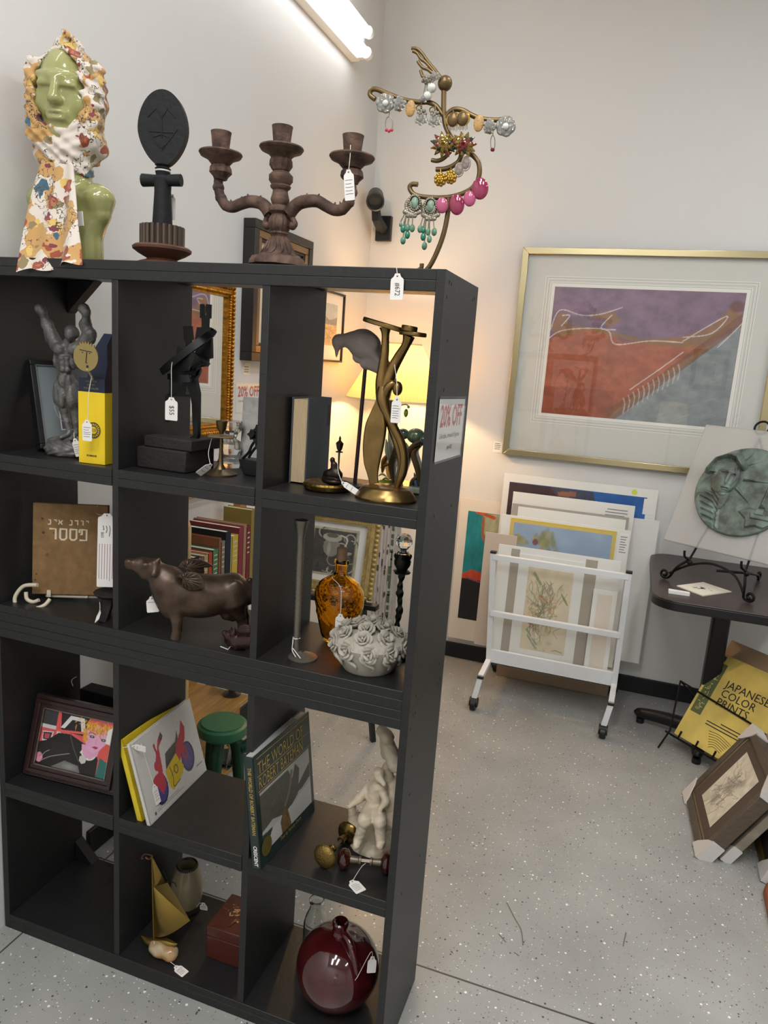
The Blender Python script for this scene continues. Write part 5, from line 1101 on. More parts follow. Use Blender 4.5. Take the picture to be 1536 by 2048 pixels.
for i,s in enumerate(('COLLECTION','SALT SET','POIVRE & SALIERE')): mb.add(text(Yf.at(yw_/2,.179-i*.0075,.0001),s,.0058,.0003,False,.8,'CENTER'),gold2)
mb.add(text(Yf.at(.033,.016,.0002),'ROMANE',.006,.0003,True,1.,'CENTER'),INK)
cf=Yf.at(.038,.075,.0004)
for r,w in ((.0165,.0025),(.0095,.002)): mb.add(stroke(cf,[(r*math.cos(a),r*math.sin(a)) for a in np.linspace(0,2*math.pi,33)],w,.0003),M('charcoal_print','3c3a34',r=.6))
for i in range(18):
    a=i*math.pi/9; mb.add(stroke(cf,[(.011*math.cos(a),.011*math.sin(a)),(.0148*math.cos(a),.0148*math.sin(a))],.0018,.0003),M('charcoal_print','3c3a34'))
for x in (-.003,.0005,.004): mb.add(stroke(cf,[(x,-.003),(x+.002,0),(x+.0005,.004)],.001,.0003,4),M('charcoal_print','3c3a34'))
mb.build('emblem',t,smooth=False)
# brass face ornament on a stick
fc=at(172,714,1,-.012); t=thing('face_ornament','flat brass face disc with crown notches on a stick propped in the carton','ornament',Yf.p(.036,.19,-.014))
BRF=M('satin_brass','a3905c',r=.35,m=.75,bump=.05); fF=Fr(fc,unit(V(1,.05,-.12)),V(.12,0,1)); fF.n=fF.n if fF.n[1]<0 else -fF.n
o=[]
for i in range(56):
    a=2*math.pi*i/56; r=.0305
    if 55<math.degrees(a)<135: r=.0305+(.004 if i%2 else -.003)
    o.append((r*1.0*math.cos(a),r*.98*math.sin(a)))
mb=MB().add(prism(fF,o,-.0012,.0012),BRF); c=.0016
for Q,w in (([(-.016,.0125),(.001,.0125)],.0018),([(.0035,.0125),(.0145,.0125)],.0018),([(.002,.0125),(.002,-.012),(.006,-.012)],.0022)): mb.add(stroke(fF,Q,w,c),INK)
for x,y,r in ((-.0085,.008,.0014),(.009,.009,.0014),(.0065,-.019,.003)): mb.add(([fF.p(x+r*math.cos(a),y+r*math.sin(a),c) for a in np.linspace(0,6.0,14)],[tuple(range(14))]),INK)
mb.build('face_disc',t,smooth=False)
s0=fF.p(.007,-.024,.001); s1=Yf.p(.036,.185,-.003)
MB().add(tube([s0,(s0+s1)/2,s1],.0024,8),M('pale_wood_stick','b59f7a',r=.6)).build('stick',t)
price_tag('price tag on long string in front of the yellow carton, tied to the brass face',at(174,843,1,-.006),(1,.05,0),(.06,0,1),.024,.042,[(s0*.4+s1*.6)+V(.004,-.002,0),at(177,790,1,-.004),at(176,830,1,-.005)],5)
price_tag('price tag resting at the rock base of the muscular statuette',at(150,880,1,.045),(1,.05,.25),(-.2,-.1,1),.02,.038,[at(148,866,1,.055),at(148,872,1,.048)],5)
# ================================================================ upper shelf, second compartment
BLA=M('black_painted_steel','0e0e0f',r=.45,m=.2); SLT=M('rough_black_stone','231f1d',r=.7,bump=.6,bs=70)
a0=at(282,930,2,Z1); b0=at(380,948,2,Z1); pu=unit(b0-a0); pv=V(-pu[1],pu[0],0)
pf=Fr(V(-.690,.058,Z1),(1,-.06,0),(.06,1,0),(0,0,1)); wl_=.132
t=thing('abstract_sculpture','black welded steel abstract figure on a rough two step stone plinth','sculpture',pf.p(wl_/2,.05,0))
MB().add(fbox(pf,0,wl_,0,.105,0,.047),SLT).add(fbox(pf,.012,wl_+.008,.008,.115,.047,.072),SLT).build('plinth',t,bev=.003)
ys=.11; q=lambda x,y,d=0: at(220+x/4.655,540+y/4.655,1,ys+d)
def plate(L,th=.004,d=0,tw=0): 
    A=[q(x,y,d) for x,y in L]; n=len(A); v=[p+V(0,-th/2,0) for p in A]+[p+V(tw,th/2,0) for p in A]
    return v,[tuple(range(n))[::-1],tuple(range(n,2*n))]+[(i,(i+1)%n,n+(i+1)%n,n+i) for i in range(n)]
mb=MB()
# uprights with wavy cut outs
mb.add(plate([(843,318),(875,318),(880,345),(876,375),(885,400),(880,435),(895,452),(895,530),(858,530),(858,452),(842,445)],.005),BLA).add(plate([(900,318),(943,322),(940,452),(925,452),(920,540),(895,535),(895,452),(893,430),(902,408),(890,380),(893,345)],.005),BLA)
mb.add(plate([(686,522),(765,522),(778,650),(760,655),(755,720),(712,720),(705,655),(692,650)],.005,.01),BLA)
mb.add(plate([(818,532),(930,540),(950,640),(955,820),(920,830),(915,880),(890,900),(830,905),(790,860),(805,740),(800,640)],.008,.004),BLA)
mb.add(plate([(650,715),(700,730),(830,820),(825,960),(800,1010),(700,1020),(600,1000),(590,870),(640,790)],.02,.0),BLA)
# crossing curved blades
def blade(L,w,th): 
    A=smoothpath([np.append(q(x,y,d),0)[:3] for x,y,d in L],6); W_=np.interp(np.linspace(0,1,len(A)),np.linspace(0,1,len(w)),w); T=np.gradient(A,axis=0); v=[]
    for p,tg,ww in zip(A,T,W_):
        n=unit(np.cross(tg,V(0,1,0))); v+=[p+n*ww+V(0,-th,0),p-n*ww+V(0,-th,0),p-n*ww+V(0,th,0),p+n*ww+V(0,th,0)]
    f=[(4*i+j,4*i+(j+1)%4,4*i+4+(j+1)%4,4*i+4+j) for i in range(len(A)-1) for j in range(4)]+[(0,1,2,3),(4*len(A)-1,4*len(A)-2,4*len(A)-3,4*len(A)-4)]
    return v,f
mb.add(blade([(480,950,-.02),(560,880,-.03),(700,770,-.035),(850,660,-.02),(930,600,0),(985,570,.01)],[.007,.008,.008,.009,.009,.002],.003),BLA)
mb.add(blade([(985,575,.01),(930,550,.02),(850,545,.02)],[.002,.004,.003],.003),BLA)
mb.add(blade([(545,990,-.01),(640,1010,-.03),(740,1010,-.03),(800,990,-.01),(830,930,.01)],[.006,.008,.008,.008,.006],.004),BLA)
mb.add(blade([(780,820,-.02),(850,850,-.02),(912,885,-.01)],[.012,.008,.004],.006),BLA)
mb.add(blade([(640,860,-.02),(760,850,-.03),(820,900,-.02)],[.02,.02,.015],.004),BLA)
mb.add(plate([(590,1000),(660,1000),(640,1130),(600,1160),(555,1150),(560,1010)],.006,-.005),BLA).add(plate([(525,1165),(560,1175),(745,1180),(760,1160),(700,1155),(705,1000),(690,1000),(640,1150),(540,1150)],.004,-.004),BLA)
mb.add(plate([(520,1170),(570,1170),(565,1400),(540,1418),(520,1410)],.006,-.01),BLA)
mb.add(plate([(700,1000),(805,1000),(835,1150),(830,1550),(815,1575),(760,1575),(752,1560),(785,1540),(775,1250),(760,1165)],.012,.0),BLA)
mb.build('figure',t)
fb0=q(790,1575); MB().add(cyl(V(fb0[0],ys,Z1+.071),V(fb0[0],ys,fb0[2]+.004),.007,12),BLA).build('foot_peg',t)
price_tag('price tag hanging on white string from the black steel figure',at(343,798,1,.062),(1,.02,0),(.0,0,1),.031,.046,[at(346,718,1,.08),at(343,735,1,.07),at(343,770,1,.062)],0,'$55')
# brass candlestick
BRD=M('dark_brass','6b5a40',r=.35,m=.8); c0=V(-.500,.098,Z1); hz=lambda py,px=436: at(px,py,1,.098)[2]-Z1
t=thing('candlestick','small dark brass candlestick with square drip pan in front of the grey slab','candlestick',c0)
MB().add(lathe(c0,[(0,0),(.036,0),(.036,.003),(.028,.006),(.012,.012),(.006,.022),(.0042,.05),(.0042,hz(872)-.004),(0,hz(872)-.004)],28),BRD).build('stem',t)
dp=Fr(c0+V(0,0,hz(874)),unit(V(1,.5,0)),unit(V(-.5,1,0)),(0,0,1)); MB().add(prism(dp,[(-.027,-.024),(.027,-.024),(.029,.0),(.027,.024),(-.027,.024),(-.029,0)],0,.0035),BRD).build('drip_pan',t,bev=.001)
MB().add(lathe(c0,[(.0,hz(868)),(.005,hz(866)),(.006,hz(862)),(.010,hz(857)),(.0125,hz(843)),(.0135,hz(841)),(.0115,hz(841)),(.010,hz(852)),(0,hz(854))],24),BRD).build('candle_cup',t)
price_tag('price tag lying on the shelf board by the small brass candlestick',at(421,930,1,.05),unit(V(.2,.8,-.5)),unit(at(421,930,1,.05)-at(388,948,1,.035)),.018,.034,[c0+V(-.016,-.012,hz(874)),at(417,905,1,.07),at(420,926,1,.055)],2)
# crystal holder, grey slab, iron bookend
c0=V(-.545,.215,Z1); CRG=M('cut_crystal','f2f2ee',r=.03,trans=.85,ior=1.5)
one(MB().add(lathe(c0,[(0,0),(.03,0),(.032,.01),(.022,.03),(.027,.045),(.022,.06),(.012,.066),(.018,.08),(.03,.095),(.024,.108),(0,.108)],10),CRG),'crystal_holder','clear cut crystal candle holder partly behind the brass candlestick','candle holder',ang=20)
SLB=M('grey_speckled_slab','cfccc4',r=.7,var=.12,vs=60,bump=.3,bs=80); sl=at(459,941,2,Z1); sF=Fr(V(-.535,.238,Z1),unit(V(1,.06,0)),V(0,.06,1)); sF.n=sF.n if sF.n[1]<0 else -sF.n
one(MB().add(fbox(sF,0,.165,0,.165,-.016,0),SLB),'stone_slab','square grey speckled slab standing at the back of the second compartment','slab',bev=.002)
c0=V(-.425,.15,Z1); t=thing('iron_holder','black iron ornament with leaf and scroll openwork half hidden by the second divider','ornament',c0)
bo_=[(-.03,0),(.03,0),(.045,.03),(.05,.036),(-.05,.036),(-.045,.03)]
MB().add(prism(Fr(c0+V(0,-.025,0),(1,0,0),(0,0,1),(0,1,0)),[(-.034,0),(.034,0),(.048,.034),(-.048,.034)],0,.05),BLA).build('planter_base',t,bev=.002)
mb=MB(); fw_=Fr(c0+V(0,-.01,.034),(1,0,0),(0,0,1),(0,1,0))
for L in ([(-.045,0),(-.03,.016),(-.024,.03),(-.016,.042),(-.008,.052)],[(-.03,.004),(-.02,.02),(-.012,.028),(-.004,.02),(-.002,.004)],[(.0,.0),(-.005,.02),(-.012,.034),(-.006,.046)],[(.04,0),(.025,.018),(.012,.04),(.0,.05)],[(.004,.004),(.012,.02),(.02,.028)]): mb.add(tube([fw_.p(a,b,0) for a,b in L],.0032,8,5),BLA)
for a,b,r in ((-.022,.056,.011),(-.008,.066,.012),(.008,.06,.012),(-.012,.048,.010),(.006,.046,.01),(.0,.078,.009)):
    mb.add(prism(fw_.at(a,b,-.004),[(r*(1.15 if k%2 else .72)*math.cos(k*math.pi/5),r*(1.15 if k%2 else .72)*math.sin(k*math.pi/5)) for k in range(10)],0,.006),BLA)
mb.build('leaf_scrollwork',t)
# ================================================================ upper shelf, third compartment
GCL=M('grey_book_cloth','4d5254',r=.8,bump=.3,bs=220,stretch=(3,3,1)); PGE=M('aged_page_block','c4ab88',r=.8,var=.12,vs=140,stretch=(12,12,.3))
ga=at(601,970,2,Z1); gb=at(640,973,2,Z1); bkF=Fr(V(-.325,.105,Z1),unit(V(.78,.62,0)),unit(V(-.62,.78,0)),(0,0,1))
t=thing('book','grey cloth bound book standing upright with pages outward by the second divider','book',bkF.p(.05,.02,0))
bkx,bky=-.337,.105
MB().add(box(bkx+.003,bkx+.036,bky+.003,bky+.115,Z1+.003,Z1+.178),PGE).build('page_block',t)
one_=MB().add(box(bkx,bkx+.003,bky,bky+.118,Z1,Z1+.182),GCL).add(box(bkx+.036,bkx+.039,bky,bky+.118,Z1,Z1+.182),GCL).add(box(bkx,bkx+.039,bky+.115,bky+.118,Z1,Z1+.182),GCL).add(box(bkx+.039,bkx+.0394,bky+.10,bky+.116,Z1+.12,Z1+.165),M('dark_title_patch','3a2226',r=.6)); one_.build('cover',t,bev=.001)
# bronze dish with seated figure and lamp post
BZG=M('gilt_bronze_rim','6a5326',r=.3,m=.85,bump=.5,bs=140); BZD=M('dark_bronze','2e241e',r=.3,m=.7)
c0=V(-.238,.085,Z1); t=thing('bronze_dish','small bronze trinket dish with a seated figure under a lamp post','dish',c0)
MB().add(lathe(c0,[(0,0),(.044,0),(.049,.004),(.051,.012),(.048,.016),(.043,.012),(0,.01)],48,None,lambda th,h: 1+.025*math.sin(7*th)*(h>.008)),BZG).build('dish',t)
fz=lambda x,y,d=0: at(x,y,1,.09+d)
pr_=[('c',fz(660,948),fz(676,950),.010,.010),('c',fz(667,930),fz(669,943),.006,.008),('e',fz(665,920),(.0052,.0052,.0062)),('c',fz(666,942),fz(652,946),.0058,.005),('c',fz(652,946),fz(646,958),.0048,.0035),('c',fz(672,942),fz(662,955),.005,.004),('c',fz(662,955),fz(654,963),.004,.003),('c',fz(671,928),fz(677,940),.0035,.003),('e',fz(666,962),(.024,.018,.008))]
v,f=blob(pr_,.0016,.004); MB().add((v,f),BZD).build('seated_figure',t,ang=80)
x_=fz(674,950); MB().add(cyl(V(x_[0],.095,Z1+.008),V(x_[0],.095,fz(674,905)[2]),.0022,8),BZD).add(lathe(V(x_[0],.095,fz(674,902)[2]),[(0,-.004),(.008,-.003),(.008,-.001),(.003,0),(.006,.004),(.0088,.016),(.003,.021),(.0022,.024),(.0028,.026),(0,.032)],6),BZD).build('lamp_post',t,ang=20)
price_tag('price tag lying on the shelf between the bronze dish and the acrobat',at(686,966,1,.055),unit(V(.35,.1,.8)),unit(V(-.8,.2,.5)),.012,.04,[at(676,905,1,.083),at(676,940,1,.075),at(683,962,1,.06)],2)
# stylised bird on a rod
CLY=M('grey_clay','9a8f86',r=.75,bump=.15,bs=70); yb_=.165; Pb=lambda x,y,d=0: at(x,y,1,yb_+d); sb=.00126
c0=V(Pb(714,900)[0],yb_,Z1); t=thing('shorebird_carving','grey carved shorebird with curved beak mounted on a thin dark rod','sculpture',c0)
pr_=[('e',Pb(729,690),(.036,.024,.028),None),('c',Pb(722,684),Pb(766,735),.026,.017),('c',Pb(705,681),Pb(728,684),.016,.024),('c',Pb(678,681),Pb(702,680),.0125,.015),('e',Pb(677,684),(.013,.011,.013)),('c',Pb(674,692),Pb(673,714),.0062,.0022),('c',Pb(760,728),Pb(790,765),.017,.006),('e',Pb(712,716),(.007,.008,.006)),('e',Pb(716,720),(.006,.007,.006)),('e',Pb(735,728),(.016,.014,.012)),('e',Pb(750,734),(.012,.012,.009)),('e',Pb(735,688,-.02),(.024,.009,.021)),('c',Pb(725,680,-.02),Pb(758,722,-.018),.012,.006)]
v,f=blob(pr_,.0026,.008); MB().add((v,f),CLY).build('bird',t,ang=80)
MB().add(cyl(V(Pb(731,734)[0],yb_,Pb(731,734)[2]+.01),V(c0[0]-.0,yb_,Z1+.006),.0042,10),M('dark_rod','2a1d19',r=.4)).build('rod',t); MB().add(lathe(c0,[(0,0),(.032,0),(.031,.004),(.01,.007),(0,.008)],28),BLA).build('base',t)
# brass acrobat
ABR=M('burnished_brass','836a40',r=.28,m=.9,var=.2,vs=20); ya=.065; Pa=lambda x,y,d=0: at(x,y,1,ya+d); sa=.00117
c0=V(-.103,ya,Z1); t=thing('brass_acrobat','tall brass sculpture of a figure doing a handstand in flat sandals','sculpture',c0)
MB().add(lathe(c0,[(0,0),(.062,0),(.063,.004),(.058,.012),(.05,.022),(.042,.0265),(0,.028)],44,None,None,1,.8),ABR).build('domed_base',t)
# flowing skirt body: lofted crescent
Lf=[(763,745),(760,775),(752,800),(741,825),(731,850),(726,890),(728,925),(735,950),(739,968)]; Rt=[(771,745),(770,775),(768,800),(769,825),(773,850),(768,890),(760,925),(756,950),(757,966)]
A_=smoothpath([Pa(*p) for p in Lf],5); B_=smoothpath([Pa(*p) for p in Rt],5); n=20; v=[]
for a,b in zip(A_,B_):
    m=(a+b)/2; w=(b-a)/2; L=np.linalg.norm(w)
    for j in range(n):
        th=2*math.pi*j/n; dep=L*.75*math.sin(th); 
        v.append(m+w*math.cos(th)+V(0,dep+(.55*L*(1-math.cos(th)**2) if math.sin(th)<0 else 0),0))
f=[(i*n+j,i*n+(j+1)%n,(i+1)*n+(j+1)%n,(i+1)*n+j) for i in range(len(A_)-1) for j in range(n)]+[tuple(range(n))[::-1],tuple((len(A_)-1)*n+j for j in range(n))]
MB().add((v,f),ABR).build('skirt',t,ang=60)
mb=MB()
mb.add(tube([Pa(771,655),Pa(771,670),Pa(770,700),Pa(766,735),Pa(763,765),Pa(763,800)],[.012,.0075,.0082,.010,.012,.011],14,6),ABR)
mb.add(tube([Pa(818,672,-.01),Pa(812,690,-.008),Pa(799,712),Pa(785,738),Pa(774,768),Pa(768,795)],[.012,.0085,.0098,.011,.0125,.012],14,6),ABR)
mb.add(tube([Pa(768,775,-.008),Pa(766,800,-.012),Pa(776,830,-.012),Pa(790,860,-.01),Pa(802,885,-.008),Pa(808,915,-.006),Pa(805,945,-.004),Pa(794,974)],[.012,.0125,.009,.0085,.0085,.0085,.009,.006],14,6),ABR)
mb.add(tube([Pa(768,800,-.006),Pa(774,780,-.014),Pa(784,768,-.014),Pa(791,771,-.012)],[.010,.009,.008,.006],12,5),ABR)
mb.add(ball(Pa(795,777,-.012),.0115,18,(.85,.9,1.2)),ABR).add(tube([Pa(780,800,.01),Pa(778,840,.012),Pa(795,890,.012),Pa(802,930,.012),Pa(793,972,.008)],[.008,.0075,.008,.007,.006],12,5),ABR)
mb.build('figure',t)
def sole(a,b,h0,h1,w,d=0):
    A=Pa(*a,d); B=Pa(*b,d-.01); u=unit(B-A); L=np.linalg.norm(B-A); fr=Fr(A,u,V(0,1,0)); fr.n=fr.n if fr.n[2]>0 else -fr.n
    o=[(L*(.5-.5*math.cos(th)),w*(math.sin(th))*(1-.28*math.sin(th/2)**2*math.cos(th-1))) for th in np.linspace(0,2*math.pi,36,endpoint=False)]
    return prism(fr,o,h0,h1)
MB().add(sole((727,638),(806,662),-.004,.005,.019),ABR).build('sandal',t,bev=.002)
MB().add(sole((800,664),(852,670),-.005,.003,.018,-.01),ABR).add(sole((804,660),(832,665),-.001,.010,.013,-.012),ABR).build('sandal',t,bev=.002)
price_tag('purple grey printed price tag hanging beside the head of the brass acrobat',at(794,798,1,.03),(1,.1,0),(0,.0,1),.019,.045,[at(789,729,1,.045),at(793,760,1,.035),at(794,785,1,.03)],6)
# glazed ceramic flower piece
GLZ=M('mottled_glaze','8a6a42',r=.15,coat=.8,col2='4e4a34',vs=30,var=.3); TGL=M('teal_glaze','3d5f5c',r=.12,coat=.9,col2='6b7a58',vs=40,var=.3); LGL=M('pale_green_glaze','9aa08a',r=.2,coat=.6,var=.2); YGL=M('yellow_green_glass','8a9a3a',r=.1,coat=.6,var=.3); AMB=M('amber_glass_leaf','b07a30',r=.15,trans=.4,coat=.5)
yc=.19; Pc=lambda x,y,d=0: at(x,y,1,yc+d); c0=V(-.088,yc,Z1)
t=thing('ceramic_ornament','glazed ceramic ornament of teal fruits, brown leaves and green glass','ornament',c0)
one_=MB().add(box(c0[0]-.055,c0[0]+.06,yc-.03,yc+.05,Z1,Z1+.014),LGL); one_.build('base',t,bev=.003)
for (x,y,r) in ((806,868,.013),(832,872,.0185),(848,880,.014)): MB().add(ball(Pc(x,y),r,18,(1.1,1,.9)),TGL).build('fruit',t)
def leaf(mb,pts,w,mat,th=.003): w*=1.35; mb.add(tube([Pc(*p) for p in pts],[w*.3]+[w]*(len(pts)-2)+[w*.1],12,5,np.array([(math.cos(a),.3*math.sin(a)) for a in np.linspace(0,2*math.pi,12,endpoint=False)])),mat)
mb=MB(); leaf(mb,[(800,975),(812,930),(822,900),(838,885),(852,880)],.016,GLZ); leaf(mb,[(842,985),(838,940),(830,905),(845,890)],.016,GLZ); leaf(mb,[(790,975),(786,930),(795,895),(806,878)],.018,GLZ); leaf(mb,[(820,985),(828,960),(846,950)],.014,GLZ); leaf(mb,[(836,990),(834,965),(828,945)],.012,M('bluish_glaze','5c6f8a',r=.15,coat=.6)); mb.build('brown_leaf',t)
mb=MB(); leaf(mb,[(788,935),(777,905),(772,878)],.013,LGL); leaf(mb,[(790,960),(782,900),(777,860)],.010,LGL); leaf(mb,[(800,945),(814,905),(812,885)],.012,LGL); mb.build('pale_leaf',t)
mb=MB(); leaf(mb,[(765,945),(770,920),(778,905)],.014,AMB); leaf(mb,[(762,935),(772,930),(785,928)],.010,AMB)
for (x,y) in ((765,952),(772,960),(780,965),(768,968)): leaf(mb,[(x-8,y),(x,y-4),(x+8,y+2)],.006,YGL)
mb.add(ball(Pc(770,968),.02,12,(1.1,.8,.5)),YGL); mb.build('glass_leaf',t)
mb=MB().add(tube([Pc(790,880),Pc(794,850),Pc(800,815),Pc(810,809),Pc(816,811)],.0013,6,4),M('green_wire','5f7a3a',r=.4)); mb.build('twig',t)
MB().add(ball(Pc(812,826),.006,10,(.8,.8,1.5)),M('lime_glass','7fae3a',r=.05,trans=.6)).add(ball(Pc(817,814),.0032,8),M('lime_glass','7fae3a')).build('glass_drop',t)
# sale sign on the end of the bookcase
fS=Fr(V(.0015,.024,1.357),V(0,.999,-.02),V(0,.02,.999),(1,0,0))
sale_sign('sale_sign','white sale sign in plastic sleeve fixed on the end panel of the bookcase',fS,.205,.117)
# ================================================================ second shelf row
KRF=M('brown_kraft_board','82643f',r=.8,var=.14,vs=45,bump=.1,bs=150); IVP=M('cream_print','dccdb4',r=.6); CRW=M('cream_painted_iron','cfc4ae',r=.5); SPOT=M('brown_spot','4f3722',r=.8)
ya0=at(60,1200,2,Z2+.012); bF=Fr(V(-.998,.06,Z2+.016),unit(V(1,.50,0)),V(-.05,.10,1)); bF.n=bF.n if bF.n[1]<0 else -bF.n
W1,H1=.175,.225
t=thing('book','brown board covered book with white square lettering on a cream scroll stand','book',bF.o)
MB().add(fbox(bF,0,W1,0,H1,-.004,0),KRF).build('front_board',t,bev=.001)
MB().add(fbox(bF,.003,W1-.003,.003,H1-.003,-.016,-.004),PAGE).add(fbox(bF,0,W1,0,H1,-.019,-.016),KRF).build('page_block',t,bev=.0006)
mb=MB(); c=.0006
def glyph(x,y,w,h,segs,th):
    g=bF.at(x,y,0)
    for s in segs: mb.add(stroke(g,[(a*w,b*h) for a,b in s],th,c),IVP)
# upper line, read from its own right end
L1_=[[[(.2,1),(.8,1),(.8,.6)]],[[(.2,1),(.8,1),(.8,0)]],[[(0,1),(1,1)],[(.8,1),(.8,0)]],[[(.2,1),(.7,1),(.7,0)],[(0,0),(.7,0)]],None,[[(0,1),(1,0)],[(1,1),(.65,.5)],[(.3,.55),(0,0)]],[[(.2,1),(.8,1),(.8,.6)]],[[(.2,1),(.7,1),(.7,0)],[(0,0),(.7,0)]]]
x=W1*.70
for gph in L1_:
    if gph: glyph(x,.174,.009,.011,gph,.0028)
    x-=.0125
L2_=[[[(.1,.55),(.35,.55),(.35,1),(0,1)],[(.35,1),(1,1),(1,0),(0,0)],[(0,1),(0,.7)]],[[(0,1),(1,1),(1,.15),(.7,0),(.3,0),(.1,.15),(.1,1)]],[[(0,1),(1,1),(1,.15),(.7,0),(.3,0),(.1,.15),(.1,1)]],[[(0,1),(.9,1),(.9,0)]]]
x=W1*.625
for gph in L2_: glyph(x,.137,.0165,.026,gph,.0048); x-=.0235
mbl=mb; mb=MB()
for a,b,r in ((.022,.187,.003),(.025,.153,.0035),(.035,.098,.005),(.049,.153,.0015),(.09,.055,.001),(.01,.05,.0022),(.008,.035,.002)): mb.add(([bF.p(a+r*math.cos(k),b+r*math.sin(k),c) for k in np.linspace(0,6,12)],[tuple(range(12))]),SPOT if r<.004 else M('faint_brown_ring','6e4f31',r=.8))
mb.build('stain',t,smooth=False); mbl.build('lettering',t,smooth=False)
c0=bF.p(.05,0,0); t=thing('scroll_stand','cream painted scroll plate stand under the brown board book','stand',V(c0[0],c0[1],Z2))
cw=lambda L,r=.0048,k=6: tube([at(x,y,1,yy) for x,y,yy in L],r,10,k)
MB().add(cw([(75,1170,.05),(48,1172,.045),(32,1190,.035),(30,1205,.03),(38,1214,.03)]),CRW).add(cw([(52,1184,.045),(54,1198,.042),(66,1204,.045),(78,1200,.05)]),CRW).build('scroll_foot',t)
MB().add(cw([(100,1198,.055),(92,1208,.045),(82,1214,.035),(70,1217,.03)]),CRW).build('front_foot',t)
MB().add(fbox(bF,.036,.045,-.004,.011,.0008,.004),CRW).add(fbox(bF,.036,.045,-.006,-.002,-.03,.004),CRW).add(fbox(bF,.125,.132,-.006,-.002,-.03,.004),CRW).build('prong',t)
MB().add(tube([bF.p(.03,-.006,-.012),bF.p(.15,-.006,-.012),V(-.85,.2,Z2+.005)],.004,8,3),CRW).add(tube([bF.p(.09,-.006,-.02),bF.p(.09,.1,-.03)],.004,8),CRW).build('back_support',t)
hF=at(214,1030,1,.075)
price_tag('long printed price tag hanging down the brown board book',hF,unit(V(1,.5,0)),unit(V(-.05,.1,1)),.040,.17,[bF.p(.150,H1,.001),bF.p(.150,H1-.02,.003)],0)
fr=Fr(hF,unit(V(1,.5,0)),unit(V(-.05,.1,1))); fr.n=fr.n if fr.n@(CAM-fr.o)>0 else -fr.n; mb=MB()
for i in range(6): mb.add(fbox(fr,.014-i*.006,.0153-i*.006,-.15-.006*RNG.random(),-.068,.0004,.0008),M('faded_red_type','a87f86',r=.7))
for i in range(3): mb.add(stroke(fr,[(.006-i*.007,-.025),(.007-i*.007+.001,-.034),(.006-i*.007,-.05+.008*i)],.0014,.0008,4),INK)
mb.add(text(Fr(fr.p(-.012,-.04,.0008),-fr.v,fr.u,fr.n),'$65',.009,0),INK)
o_=mb.build('tag_print',[o for o in bpy.data.objects if o.get('label','').startswith('long printed')][0],smooth=False)
# black metal warmer / stand
PWB=M('blackened_iron','211d1e',r=.45,m=.4); c0=at(212,1236,2,Z2); c0=V(-.757,.062,Z2)
t=thing('oil_warmer','small black iron dish on curved legs tucked against the first divider','dish',c0)
MB().add(lathe(c0,[(0,.047),(.02,.048),(.036,.053),(.043,.060),(.044,.062),(.042,.062),(.034,.056),(0,.053)],36),PWB).build('dish_top',t)
for a in (150,270,30): 
    d=V(math.cos(math.radians(a)),math.sin(math.radians(a)),0); p=V(-d[1],d[0],0)
    MB().add(tube([c0+d*.022+V(0,0,.05),c0+d*.024+V(0,0,.035),c0+d*.034+V(0,0,.012),c0+d*.04],[.016,.014,.011,.010],12,4,np.array([(math.cos(k)*.35,math.sin(k)) for k in np.linspace(0,6.28,12,endpoint=False)])),PWB).build('leg',t)
price_tag('tiny white price tag leaning on the leg of the black iron dish',at(199,1224,1,.012),unit(V(.6,-.1,.55)),unit(V(.35,.3,.75)),.018,.026,[c0+V(-.01,-.035,.045),at(200,1216,1,.013)],1)
# winged cow
COW=M('bronze_brown_cast','45352a',r=.36,m=.4,col2='57463a',vs=22,var=.25,bump=.12,bs=60)
pc0=V(-.560,.04,0); cdv=unit(V(.80,.60,0)); cn=V(cdv[1],-cdv[0],0); sc=.00115
def K(x,y,l=0): return on(220+x/4.8,960+y/4.8,pc0+cn*l,cn)
KS=lambda r: r/4.8*sc
c_=lambda a,b,r1,r2,l1=0,l2=0: ('c',K(*a,l1),K(*b,l2),KS(r1),KS(r2))
lat=V(cn[0],cn[1],0)
t=thing('winged_cow','bronze brown cast cow statue with small wings standing behind the little pig','statue',V(-.50,.09,Z2))
EM=np.array([cdv,lat,[0,0,1.]])
pr_=[c_((195,800),(300,820),44,72),c_((300,820),(400,850),72,92),c_((175,790),(190,815),30,40),('e',K(350,880),(KS(70),KS(60),KS(80)),EM),c_((420,860),(560,980),92,150),c_((560,1000),(600,1150),170,150),c_((620,1080),(1150,1090),185,180),('e',K(880,1120),(KS(330),KS(190),KS(200)),EM),c_((1180,1050),(1290,1090),160,120),c_((600,1150),(590,1240),120,90),
 c_((630,1220),(640,1340),82,50,.018,.018),c_((640,1340),(635,1480),46,36,.018,.018),c_((635,1490),(630,1520),44,52,.018,.018),c_((640,1220),(650,1340),78,46,-.022,-.022),c_((650,1340),(655,1480),44,36,-.022,-.022),
 c_((1200,1180),(1240,1290),120,60,.018,.018),c_((1245,1290),(1270,1370),52,40,.018,.018),c_((1270,1370),(1262,1450),38,36,.018,.018),c_((1262,1455),(1255,1480),40,46,.018,.018),c_((1220,1180),(1280,1300),110,56,-.022,-.022),c_((1280,1300),(1310,1480),50,38,-.022,-.022),c_((1130,1280),(1180,1310),70,50),
 c_((1345,960),(1385,1060),26,20),c_((1385,1060),(1375,1330),18,22),('e',K(1210,1030,.03),(KS(60),KS(25),KS(60)),EM)]
for l in (.02,-.02): pr_+=[c_((425,800),(445,900),28,16,l*.85,l*1.25),c_((455,780),(470,760),24,14,l*.6,l*.8)]
pr_+=[('e',K(345,822,.017),(KS(36),KS(20),KS(30)),EM),('e',K(180,785,.008),(KS(18),KS(16),KS(14)),EM),('-',K(178,790,.0155),(KS(11),KS(14),KS(9)),EM)]
